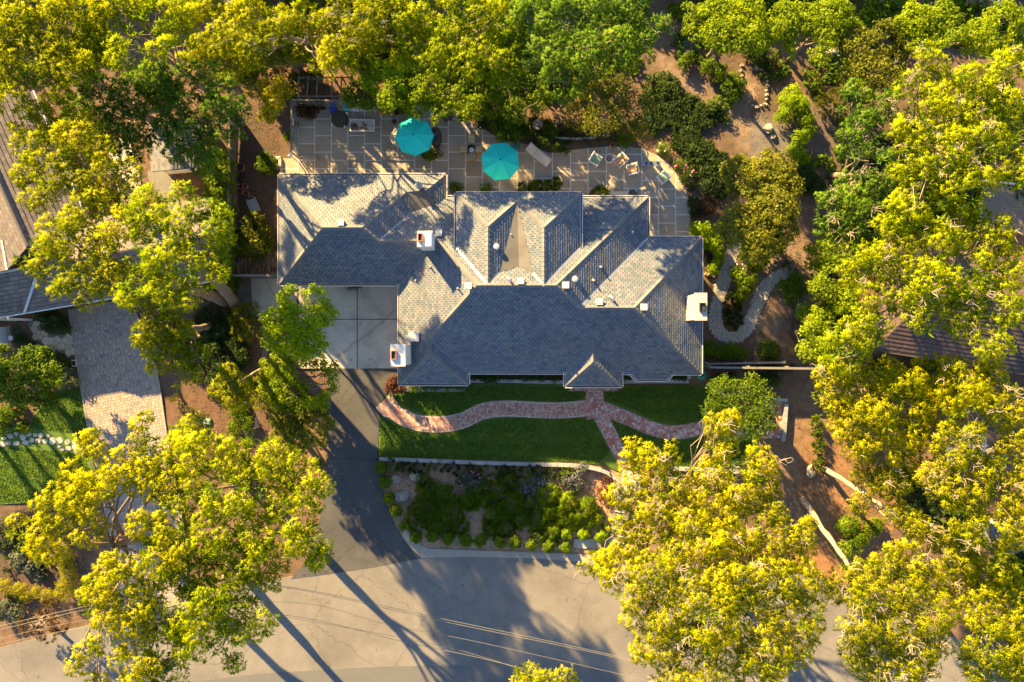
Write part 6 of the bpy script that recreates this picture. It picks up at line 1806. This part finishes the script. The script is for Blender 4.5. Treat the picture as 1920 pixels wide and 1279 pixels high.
bigtree('pale green shrub hanging over the long white table', [(672, 172, 24), (694, 178, 22), (660, 185, 16), (690, 195, 14)], 'shrub', 40, zc=3.2, base=(685, 180), tintb=.74)
bigtree('yellow tipped oak at the top, above the stone ringed bed', [(1310, 35, 30), (1350, 22, 34), (1392, 20, 36), (1360, 62, 36), (1330, 70, 26), (1400, 65, 34), (1440, 55, 32)], 'oak', 41, zc=5.5, tintb=.7)
bigtree('green oak at the top right of centre', [(1482, 40, 36), (1520, 50, 36), (1560, 30, 36), (1540, 85, 28), (1495, 80, 26), (1590, 60, 32)], 'oak', 42, zc=5.2, tintb=.5)
bigtree('dull grey-green oak in the right of the upper clearing', [(1620, 90, 36), (1660, 70, 32), (1640, 130, 34), (1600, 130, 26), (1690, 110, 28), (1670, 150, 26), (1620, 165, 24)], 'olive', 43, zc=5.0, tintb=.35, bare=1.8)
bigtree('yellow-green oak along the top right edge', [(1720, 40, 34), (1770, 40, 34), (1730, 80, 28), (1790, 80, 30), (1840, 70, 34), (1885, 40, 38), (1900, 90, 30)], 'oak', 44, zc=5.5, tintb=.74)
bigtree('leafy hedge tree running below the shaded pine at right', [(1540, 480, 28), (1570, 510, 32), (1545, 540, 26), (1585, 560, 26), (1545, 590, 24), (1570, 460, 26), (1600, 530, 20)], 'oak', 45, zc=3.8, tintb=.6)
bigtree('leafy tree beside the end of the board fence at right', [(1530, 620, 26), (1555, 645, 26), (1520, 655, 22), (1545, 680, 20), (1515, 590, 18)], 'oak', 46, zc=3.4, tintb=.74)
bigtree('dry golden bush by the street at the far left bottom', [(75, 1160, 24), (110, 1170, 18), (50, 1175, 18), (90, 1140, 16), (85, 1185, 20)], 'rust', 47, zc=2.2, tpl=T_SPRAY, tintb=.8, base=(80, 1160))
bigtree('brown oak under the open pine at the top', [(455, 130, 26), (520, 100, 24), (560, 90, 26), (590, 75, 24)], 'olive', 48, zc=4.5, tintb=.35)
bigtree('yellow shrub tree left of the patio railing', [(510, 185, 24), (485, 165, 20), (500, 215, 16), (525, 165, 20)], 'gold', 49, zc=3.6, base=(515, 195), tintb=.5)
bigtree('shaded tree behind the patio, above the striped chairs', [(945, 170, 28), (985, 165, 28), (965, 205, 24), (925, 195, 22), (1010, 190, 22)], 'oak', 50, zc=3.4, tintb=.3)
bigtree('dark oak in the gap at the top between two pines', [(665, 60, 26), (700, 85, 26), (740, 70, 26), (680, 110, 22)], 'olive', 51, zc=4.2, tintb=.35)

# shrubs
sh = [
 ('pair of glossy green bushes at the top of the right umbrella', [(930, 225, 14, 1.2), (955, 235, 16, 1.4), (965, 252, 15, 1.2), (942, 250, 14, 1.1)], 'shrub', T_LEAF, .6),
 ('leafy bush right of the kettle grill', [(885, 210, 16, 1.2), (900, 222, 14, 1.0)], 'darkshrub', T_LEAF, .5),
 ('fern like plants around the bird bath', [(990, 240, 12, .8), (1026, 243, 14, .9), (1032, 250, 9, .6)], 'shrub', T_STRAP, .6),
 ('dark bush right of the chaise in the rear bed', [(1022, 266, 13, .9), (1012, 258, 10, .7)], 'darkshrub', T_LEAF, .55),
 ('flowering bush with yellow bloom behind the chaise', [(1045, 275, 11, .7), (1060, 282, 8, .5)], 'shrub', T_SMALL, .5),
 ('potted green bush below the left umbrella', [(806, 290, 11, 1.1), (818, 288, 8, .9), (797, 287, 7, .8)], 'shrub', T_LEAF, .65),
 ('round bush in the notch between the two rear eaves', [(856, 354, 10, .9)], 'shrub', T_LEAF, .5),
 ('bright small bush against the rear eave left of the right umbrella', [(913, 356, 11, .9, 7)], 'shrub', T_LEAF, .8),
 ('strappy plants along the rear wall below the chaise', [(985, 351, 12, .8, 8), (1005, 350, 12, .9, 8), (1022, 352, 10, .7, 8), (1041, 345, 9, .8, 9)], 'shrub', T_STRAP, .55),
 ('yellow-green fern against the rear eave left of the cream bench', [(1124, 363, 13, .9, 9)], 'shrub', T_STRAP, .95),
 ('green bush in the middle of the rear bed near the patio pot', [(1170, 262, 12, .9), (1182, 257, 10, .8)], 'shrub', T_LEAF, .6),
 ('flowering green bush by the tan rock at the curved patio edge', [(1247, 280, 10, .7), (1254, 290, 9, .6), (1240, 274, 7, .5)], 'shrub', T_SMALL, .6),
 ('rose bush with pink blooms right of the curved patio', [(1275, 312, 11, .8), (1292, 322, 10, .7), (1283, 335, 8, .6)], 'shrub', T_SMALL, .5),
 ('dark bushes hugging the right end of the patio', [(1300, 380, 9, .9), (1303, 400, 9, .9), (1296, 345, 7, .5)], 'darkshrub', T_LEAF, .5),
 ('bright yellow-green bush at the right rear corner of the house', [(1313, 435, 18, 1.8), (1335, 450, 16, 1.6), (1345, 470, 12, 1.3), (1318, 455, 12, 1.4), (1338, 505, 9, .9), (1345, 490, 9, 1.0)], 'lime', T_LEAF, .5),
 ('green hydrangea mass inside the upper loop of the pebble path', [(1400, 480, 16, 1.2), (1425, 490, 16, 1.2), (1455, 465, 16, 1.2), (1435, 470, 14, 1.3), (1410, 495, 12, 1.0)], 'shrub', T_LEAF, .75),
 ('yellow-green flowering bush in the upper half of the pebble loop', [(1388, 520, 12, .9), (1400, 535, 14, 1.0), (1390, 555, 11, .8), (1378, 510, 9, .8), (1410, 520, 9, .7)], 'shrub', T_LEAF, .9),
 ('dark spiky low plant in the lower half of the pebble loop', [(1373, 565, 16, .5, 20), (1375, 595, 14, .5, 18)], 'darkshrub', T_STRAP, .5),
 ('row of leafy green bushes above the board fence by the house', [(1328, 655, 13, 1.0), (1348, 660, 14, 1.0), (1370, 658, 14, 1.0), (1390, 664, 11, .8)], 'shrub', T_LEAF, .75),
 ('single round bush above the board fence, right of the row', [(1441, 655, 17, 1.1), (1450, 662, 10, .8)], 'shrub', T_LEAF, .5),
 ('bush with yellow flowers right of the pebble path fork', [(1475, 540, 14, 1.0), (1492, 525, 12, .9), (1485, 555, 14, 1.0), (1500, 545, 12, .9)], 'shrub', T_LEAF, .6),
 ('grey-green bush below the yellow flowered bush', [(1495, 570, 14, 1.0), (1505, 585, 12, .9)], 'grey', T_LEAF, .4),
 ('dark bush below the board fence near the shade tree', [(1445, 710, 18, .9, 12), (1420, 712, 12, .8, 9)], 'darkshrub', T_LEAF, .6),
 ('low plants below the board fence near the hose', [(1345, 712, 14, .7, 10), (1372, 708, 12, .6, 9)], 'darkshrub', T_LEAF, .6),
 ('spiky weed clump on the dirt, right of the brick terrace', [(1530, 800, 9, .7, 16), (1534, 835, 8, .6, 14), (1532, 868, 8, .6, 12)], 'shrub', T_STRAP, .4),
 ('bright leafy shrub in the middle of the upper clearing', [(1480, 190, 18, 1.6), (1500, 200, 16, 1.6), (1470, 215, 14, 1.3), (1510, 225, 14, 1.3), (1490, 175, 12, 1.2)], 'lime', T_LEAF, .4),
 ('bright leafy shrub right of the dark gravel patch', [(1500, 260, 14, 1.2), (1490, 285, 15, 1.2), (1515, 245, 12, 1.0), (1505, 300, 12, 1.0)], 'lime', T_LEAF, .3),
 ('dark bush below the dark gravel patch', [(1510, 330, 18, 1.3), (1530, 350, 16, 1.2), (1505, 345, 14, 1.0)], 'darkshrub', T_LEAF, .5),
 ('small green bush beside the green hose', [(1284, 117, 12, .9), (1290, 110, 9, .8)], 'shrub', T_LEAF, .7),
 ('leafy bush above the dirt path left of the stone ring', [(1330, 125, 14, 1.0), (1350, 135, 14, 1.0), (1372, 150, 14, 1.0), (1340, 140, 12, .8)], 'shrub', T_LEAF, .6),
 ('dark bush below the stone ringed bed', [(1375, 175, 14, .9), (1385, 165, 13, .9), (1365, 165, 12, .8)], 'shrub', T_LEAF, .3),
 ('dark bush at the top of the stone ringed bed', [(1420, 100, 18, 1.1), (1440, 110, 14, .9), (1405, 95, 14, .9)], 'darkshrub', T_LEAF, .4),
 ('dry twiggy bush in the upper right clearing', [(1545, 195, 20, 1.2), (1565, 180, 16, 1.1), (1575, 210, 14, 1.0)], 'olive', T_SPRAY, .2),
 ('dull grey bush in the left side yard above the firewood', [(478, 415, 18, 1.6), (465, 440, 18, 1.6), (490, 440, 18, 1.6), (480, 465, 20, 1.6), (500, 460, 14, 1.3), (458, 465, 14, 1.3)], 'olive', T_BIG, .2),
 ('glossy bush at the left end of the patio', [(500, 302, 14, 1.2), (505, 318, 11, 1.0), (495, 312, 10, 1.0)], 'shrub', T_LEAF, .45),
 ('dark plants in the top left corner of the patio', [(565, 205, 14, .9), (580, 212, 12, .8), (595, 200, 12, .8)], 'rust', T_LEAF, .2),
 ('small plant poking through the left patio railing', [(543, 258, 8, .8), (553, 232, 6, .6)], 'shrub', T_LEAF, .6),
 ('bush behind the terracotta pots at the top patio edge', [(735, 195, 10, .8), (755, 200, 12, .9), (725, 185, 10, .9)], 'shrub', T_LEAF, .5),
 ('feathery grey-olive bush left of the lime tree', [(455, 590, 20, 1.8), (470, 620, 20, 1.8), (445, 615, 16, 1.5), (475, 580, 14, 1.4)], 'olive', T_SPRAY, .8),
 ('dark green undergrowth right of the cobbled drive', [(420, 620, 18, 1.2), (400, 660, 20, 1.3), (420, 690, 20, 1.2), (390, 630, 16, 1.0), (450, 670, 18, 1.2), (440, 640, 16, 1.1)], 'darkshrub', T_LEAF, .5),
 ('feathery tan bush left of the driveway clump', [(488, 720, 18, 1.5), (490, 750, 18, 1.4), (500, 700, 14, 1.4)], 'olive', T_SPRAY, .9),
 ('low green bush in the mulch below the pine bough', [(445, 775, 16, .9), (460, 790, 14, .8), (440, 800, 12, .7)], 'oak', T_LEAF, .3),
 ('small weed in the mulch near the utility lid', [(352, 775, 12, .5), (330, 750, 9, .5)], 'olive', T_SPRAY, .3),
 ('leafy bushes under the firewood gate', [(430, 540, 14, 1.2), (420, 560, 12, 1.0), (440, 525, 10, 1.0)], 'shrub', T_LEAF, .4),
 ("dark bush between the neighbour's roof and flagstone path", [(85, 590, 14, 1.0), (105, 600, 16, 1.0), (120, 615, 11, .8), (95, 612, 10, .8)], 'darkshrub', T_LEAF, .5),
 ('low plants below the flagstone path', [(40, 640, 12, .6), (60, 652, 10, .6), (95, 672, 16, .7), (120, 680, 12, .6)], 'darkshrub', T_LEAF, .6),
 ('silver bush right of the big shrub by the cobbled drive', [(128, 700, 12, .9), (138, 715, 10, .8), (120, 720, 10, .7)], 'grey', T_LEAF, .3),
 ('orange tinted bush right of the big shrub at the left edge', [(108, 695, 12, .9), (112, 715, 11, .8)], 'rust', T_LEAF, .7),
 ('low bush at the left edge above the stepping stones', [(10, 780, 18, .9), (30, 770, 16, .9), (40, 800, 10, .6), (0, 805, 12, .7)], 'shrub', T_LEAF, .5),
 ('pale grey oval shrub on the lower lawn edge at left', [(84, 936, 20, .7, 12), (70, 942, 12, .5, 7)], 'grey', T_SMALL, .85),
 ('violet tinged plants at the left edge below the lawn', [(15, 985, 18, .6), (35, 970, 14, .5), (10, 1010, 14, .5)], 'grey', T_SMALL, .3),
 ('grey-green agave like bush by the left hedge', [(35, 1052, 14, .8), (62, 1062, 13, .8), (80, 1078, 9, .6)], 'grey', T_BIG, .5),
 ('lower leafy bush at the left bottom edge', [(10, 1145, 18, .9), (30, 1150, 14, .8)], 'grey', T_LEAF, .4),
 ('copper leaved small tree by the front left house corner', [(735, 722, 9, 1.4), (746, 728, 10, 1.4), (742, 714, 8, 1.3), (728, 730, 6, .9)], 'copper', T_LEAF, .6),
 ('planter hedge below the left front corner of the house', [(775, 727, 10, .8, 4), (795, 727, 10, .8, 4), (815, 727, 10, .8, 4), (835, 727, 10, .8, 4), (855, 727, 10, .8, 4), (868, 727, 6, .7, 4)], 'shrub', T_SMALL, .4),
 ('planter plants below the long front eave', [(885, 707, 8, .7, 6), (910, 708, 12, .7, 7), (925, 709, 9, .9, 8), (950, 708, 14, .6, 6), (985, 708, 14, .6, 6), (1010, 708, 10, .6, 6), (1040, 708, 14, .6, 6)], 'darkshrub', T_LEAF, .5),
 ('planter plants right of the porch', [(1175, 707, 9, .6, 5), (1268, 708, 9, .6, 5), (1280, 707, 8, .6, 5)], 'darkshrub', T_LEAF, .4),
 ('green bush hanging at the garage eave over the pad', [(666, 535, 9, .9, 4), (658, 535, 6, .7, 4)], 'shrub', T_LEAF, .4),
 ('small green tuft at the driveway edge in the mulch', [(597, 872, 6, .4), (585, 905, 6, .4)], 'shrub', T_LEAF, .3),
 ('grass clump by the street landing', [(1128, 1042, 14, .5, 9), (1140, 1034, 8, .4)], 'olive', T_STRAP, .4),
 ('bronze leaved low shrub at the curved end of the planting bed', [(1140, 905, 14, .6), (1150, 920, 12, .6), (1130, 925, 14, .5), (1142, 940, 10, .5)], 'copper', T_SMALL, .6),
 ('bush at the top of the timber frame', [(590, 140, 14, 1.0), (555, 150, 16, 1.2), (540, 175, 14, 1.2)], 'shrub', T_LEAF, .4),
 ('tall dense bush up left of the timber frame', [(495, 108, 24, 4.0), (530, 95, 22, 4.0), (465, 135, 20, 3.6), (455, 92, 22, 4.0)], 'oak', T_LEAF, .5),
 ('dry rounded bush above the timber frame', [(548, 120, 20, 1.4), (530, 135, 14, 1.1)], 'rust', T_SPRAY, .8),
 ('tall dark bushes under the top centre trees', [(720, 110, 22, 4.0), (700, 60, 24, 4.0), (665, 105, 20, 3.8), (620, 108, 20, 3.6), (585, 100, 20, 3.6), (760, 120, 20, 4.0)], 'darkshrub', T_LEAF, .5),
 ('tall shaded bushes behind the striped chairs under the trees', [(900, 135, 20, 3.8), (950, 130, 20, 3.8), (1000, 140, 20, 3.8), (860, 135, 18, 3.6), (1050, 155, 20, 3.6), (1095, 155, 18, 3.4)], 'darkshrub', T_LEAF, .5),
 ('bush strip at the right below the bright pine', [(1590, 985, 20, 1.0), (1610, 1010, 18, 1.0), (1585, 1030, 16, .9), (1640, 985, 16, .9)], 'oak', T_LEAF, .5),
 ('dark bush between the two terraces of the right neighbour', [(1760, 690, 26, 1.4), (1720, 660, 18, 1.2), (1650, 690, 20, 1.3), (1700, 900, 22, 1.3)], 'darkshrub', T_LEAF, .5),
]
for i, (lab, lobes, mat, tpl, tb) in enumerate(sh):
    shrub('shrub' if tpl is not T_STRAP else 'strap_plant', lab, lobes, mat, i, tpl, sc=(.19, .30) if tpl is not T_STRAP else (.32, .5), cell=.28 if tpl is not T_STRAP else .22, tintb=tb)

# trimmed plants
shrub('topiary_ball', 'large round brownish clipped ball at the right end of the patio', [(1325, 386, 20, 1.5)], 'rust', 200, T_SMALL, .2, (.14, .2), 'topiary', tintb=.25, low=-.6)
shrub('hedge', 'tall clipped green hedge along the left side yard', [(412, 300 + 22 * k, 27, 2.4, 20) for k in range(12)], 'shrub', 201, T_LEAF, .32, (.2, .3), 'hedge', tintb=.75)
shrub('hedge', 'curved golden clipped hedge at the lower left', [(130 - abs(k - 3) * 3 - max(0, k - 5) * 14, 1032 + 16 * k, 20 if k > 3 else 16, .9, 14) for k in range(6)] + [(90, 1118, 14, .8), (70, 1108, 10, .8)], 'gold', 202, T_SMALL, .2, (.14, .2), 'hedge', tintb=.7, puffy=True)
shrub('hedge', 'short golden clipped hedge cut by the left edge', [(10, 1098, 18, .8, 12), (35, 1106, 18, .8, 12), (52, 1118, 12, .8, 10)], 'gold', 203, T_SMALL, .2, (.14, .2), 'hedge', tintb=.6, puffy=True)
balls = [(714, 876, 10), (722, 904, 10), (729, 934, 10), (743, 957, 10), (759, 984, 9), (780, 1006, 10), (811, 1006, 10), (840, 1009, 11), (873, 1013, 11), (901, 1014, 11), (936, 1016, 10), (966, 1016, 11), (996, 1021, 10), (1028, 1024, 10), (1061, 1026, 10)]
for i, (x, y, r) in enumerate(balls):
    shrub('ball_shrub', 'clipped green ball shrub, %s in the edging row counted from the retaining wall' % ords[i], [(x, y, r * 1.06, .8)], 'shrub', 300 + i, T_BIG, .11, (.08, .12), 'shrub', 'clipped ball shrubs edging the planting bed', tintb=.95, low=-.6, puffy=True)
for i, (x, y, r, lab) in enumerate(((1062, 1000, 9, 'sunlit yellow-green ball shrub, leftmost of three above the landing'), (1094, 1002, 10, 'sunlit yellow-green ball shrub, middle of three above the landing'), (1127, 1006, 10, 'sunlit yellow-green ball shrub, rightmost of three above the landing'), (1256, 1012, 8, 'small ball shrub under the large pine right of the steps'))):
    shrub('ball_shrub', lab, [(x, y, r * 1.06, .8)], 'lime', 330 + i, T_BIG, .11, (.08, .12), 'shrub', tintb=.5, low=-.6, puffy=True)

# planting bed in front of the lawn: spreading evergreens with upright sprays
for i, (lab, lobes, mat, tb) in enumerate((
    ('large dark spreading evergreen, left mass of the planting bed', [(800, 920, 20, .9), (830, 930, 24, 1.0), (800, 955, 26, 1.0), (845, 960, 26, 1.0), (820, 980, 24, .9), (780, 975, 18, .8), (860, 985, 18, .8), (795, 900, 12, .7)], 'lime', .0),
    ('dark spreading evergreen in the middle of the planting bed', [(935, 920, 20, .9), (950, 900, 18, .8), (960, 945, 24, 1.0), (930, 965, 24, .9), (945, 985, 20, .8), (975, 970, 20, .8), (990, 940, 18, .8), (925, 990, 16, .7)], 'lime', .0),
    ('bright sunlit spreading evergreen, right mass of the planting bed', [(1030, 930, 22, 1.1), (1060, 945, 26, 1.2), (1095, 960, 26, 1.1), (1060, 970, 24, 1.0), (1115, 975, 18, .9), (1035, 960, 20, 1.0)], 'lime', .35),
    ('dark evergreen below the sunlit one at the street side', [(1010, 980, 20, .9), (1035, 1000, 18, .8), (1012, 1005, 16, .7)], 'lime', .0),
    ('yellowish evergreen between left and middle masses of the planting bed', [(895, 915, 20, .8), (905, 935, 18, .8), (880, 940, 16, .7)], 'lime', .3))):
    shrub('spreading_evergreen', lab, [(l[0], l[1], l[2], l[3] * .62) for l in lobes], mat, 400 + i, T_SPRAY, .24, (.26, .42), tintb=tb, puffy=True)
hb = [(735, 872), (758, 874), (785, 876), (818, 876), (850, 877), (886, 878), (912, 882), (940, 884), (965, 884), (990, 884), (1015, 885), (1040, 886), (1062, 888)]
for i, (x, y) in enumerate(hb):
    shrub('strap_plant', 'dark strappy border plant, %s from the driveway along the retaining wall' % ords[i], [(x, y, 12, .6, 9)], 'darkshrub' if i % 3 else 'shrub', 430 + i, T_STRAP, .3, (.35, .5), 'plant', 'dark border plants along the retaining wall', tintb=.5)
def blooms(parent_label, name, label, spots, mat, n, seed, r=.06):
    rr = random.Random(seed); b = MB()
    c0 = P(spots[0][0], spots[0][1], 0)
    for i in range(n):
        x, y, rad, h = spots[i % len(spots)]
        a, q = rr.uniform(0, 6.28), math.sqrt(rr.random()) * rad
        c = P(x + math.cos(a) * q, y + math.sin(a) * q, h)
        b.lathe((c.x, c.y, h - .02), [(r * .3, 0), (r, r * .5), (r * .6, r * .9), (.005, r)], 6)
    o = b.build(name, M[mat], origin=c0, kind='stuff')
    return tag(o, label, 'flowers')
for i, (lab, lobes, fl, flab) in enumerate((
    ('pale leaved rhododendron with pink blooms below the retaining wall', [(878, 892, 14, .8), (893, 900, 14, .8), (868, 903, 12, .7), (885, 910, 12, .6)], 'petal_pink', 'pink and white blooms on the rhododendron below the retaining wall'),
    ('grey-green flowering bush with violet blooms in the bed, right of centre', [(985, 915, 12, .6), (1000, 920, 10, .6), (1018, 905, 14, .7), (1008, 895, 10, .6)], 'petal_violet', 'violet blooms among the bushes in the middle of the planting bed'),
    ('grey-green leafy bush with lilac blooms near the curved end of the wall', [(1065, 900, 14, .7), (1080, 890, 13, .7), (1090, 880, 11, .6), (1085, 910, 12, .6), (1075, 920, 9, .5)], 'petal_violet', 'lilac blooms on the bush near the curved wall end'))):
    shrub('flowering_bush', lab, lobes, 'grey', 450 + i, T_LEAF, .26, (.18, .26), 'bush', tintb=.35)
    blooms(lab, 'blossoms', flab, [(l[0], l[1], l[2] * .8, l[3] + .02) for l in lobes], fl, 16 if i else 12, i, .055)
blooms('', 'blossoms', 'bright pink roses right of the curved patio', [(1268, 312, 3, .75), (1287, 312, 4, .72), (1298, 320, 4, .7)], 'petal_pink', 9, 9, .07)
blooms('', 'blossoms', 'white flowers at the curved patio edge', [(1240, 272, 6, .55), (1250, 284, 6, .65), (1296, 327, 4, .6)], 'petal_white', 11, 10, .045)
blooms('', 'blossoms', 'yellow flower behind the chaise', [(1045, 271, 4, .68)], 'petal_yellow', 5, 12, .07)
blooms('', 'blossoms', 'pale flowers on the bush in the pebble loop', [(1380, 494, 4, .85), (1395, 500, 5, .85), (1455, 495, 4, .9)], 'petal_white', 9, 14, .05)

# ground cover nobody could count
def cover(name, label, lobes, n, mat, seed, tpl, sc, tb=.4):
    rng = np.random.default_rng(seed)
    area = sum(l[2] * l[3] for l in lobes); out = []
    for (x, y, rx, ry) in lobes:
        k = int(n * rx * ry / area)
        a = rng.uniform(0, 6.28, k); q = np.sqrt(rng.uniform(0, 1, k)); c = P(x, y, 0)
        out.append(np.stack([c.x + np.cos(a) * q * rx * H / F, c.y + np.sin(a) * q * ry * H / F, rng.uniform(.0, .25, k)], 1))
    p = np.vstack(out)
    hue = np.array([mnoise.noise(Vector(v) * .5) for v in p])
    p = p[hue > -.3]; hue = hue[hue > -.3]; p[:, 2] += np.clip(hue, 0, 1) * .4
    o = foliage(name, p, np.array([0, 0, 1.]) + rng.normal(0, .35, p.shape), rng.uniform(*sc, len(p)), tpl, M[mat], None, rng, np.clip(tb + hue * .5 + rng.normal(0, .15, len(p)), 0, 1), 'stuff')
    tag(o, label, 'ground cover')
cover('ground_cover', 'dark ivy bank between the curved patio and the dirt path', [(1270, 225, 55, 52), (1320, 285, 42, 45), (1240, 190, 40, 50), (1340, 338, 30, 36), (1330, 250, 40, 50), (1290, 265, 26, 24)], 1500, 'darkshrub', 71, T_LEAF, (.2, .32))
cover('undergrowth', 'mixed undergrowth below the trees along the top edge', [(600, 40, 150, 60), (900, 90, 120, 60), (1080, 130, 120, 60), (1450, 20, 200, 40), (1750, 40, 150, 50), (450, 110, 60, 50)], 1500, 'oak', 72, T_BIG, (.22, .4), .35)
cover('undergrowth', 'mixed undergrowth below the right hand pines', [(1620, 420, 80, 90), (1560, 560, 40, 80), (1700, 330, 120, 120), (1860, 300, 80, 160), (1720, 720, 80, 40), (1760, 950, 80, 60), (1860, 1060, 80, 60)], 1900, 'darkshrub', 73, T_BIG, (.22, .4), .5)
cover('undergrowth', 'low green plants scattered through the upper right clearing', [(1300, 90, 40, 30), (1560, 140, 60, 50), (1600, 260, 40, 70), (1530, 330, 40, 40), (1450, 130, 30, 30), (1350, 200, 30, 20), (1430, 320, 40, 20)], 420, 'shrub', 77, T_BIG, (.18, .34), .4)
cover('undergrowth', 'low green plants right of the cobbled drive', [(400, 650, 70, 70), (420, 600, 50, 40), (440, 740, 50, 40)], 500, 'darkshrub', 74, T_LEAF, (.15, .28), .6)
cover('undergrowth', 'low plants in the rear bed above the patio', [(1040, 250, 70, 22), (1110, 250, 60, 20), (1190, 250, 40, 18), (960, 225, 60, 22)], 420, 'darkshrub', 75, T_SMALL, (.12, .24), .5)
cover('undergrowth', 'low planting round the golden hedges at the lower left', [(40, 1010, 60, 40), (70, 1060, 60, 30), (20, 1130, 40, 20)], 160, 'darkshrub', 78, T_BIG, (.16, .3), .6)
cover('undergrowth', 'low plants in the bed right of the house', [(1330, 470, 14, 40), (1480, 500, 30, 30), (1420, 690, 90, 12), (1500, 620, 20, 30)], 220, 'darkshrub', 76, T_SMALL, (.12, .24), .5)
def thicket(name, label, x0, x1, y0, y1, n, hmax, mat, seed):
    rng = np.random.default_rng(seed)
    x, y = rng.uniform(x0, x1, n), rng.uniform(y0, y1, n)
    p = np.stack([(x - CX) * H / F, (CY - y) * H / F, np.zeros(n)], 1)
    hh = np.array([mnoise.noise(Vector(v) * .25) for v in p]) * .5 + .75
    p[:, 2] = rng.uniform(.1, 1, n) * hh * hmax
    o = foliage(name, p, np.array([0, 0, 1.]) + rng.normal(0, .5, p.shape), rng.uniform(.45, .8, n), T_BIG, M[mat], None, rng, None, 'stuff')
    tag(o, label, 'thicket')
thicket('thicket', 'dense woodland thicket going on beyond the top edge', -150, 2000, -190, -25, 2000, 4.2, 'oak', 81)
thicket('thicket', 'dense woodland thicket going on beyond the left edge', -260, -30, -100, 560, 500, 4.0, 'oak', 82)
print('foliage triangles', TRIS[0])
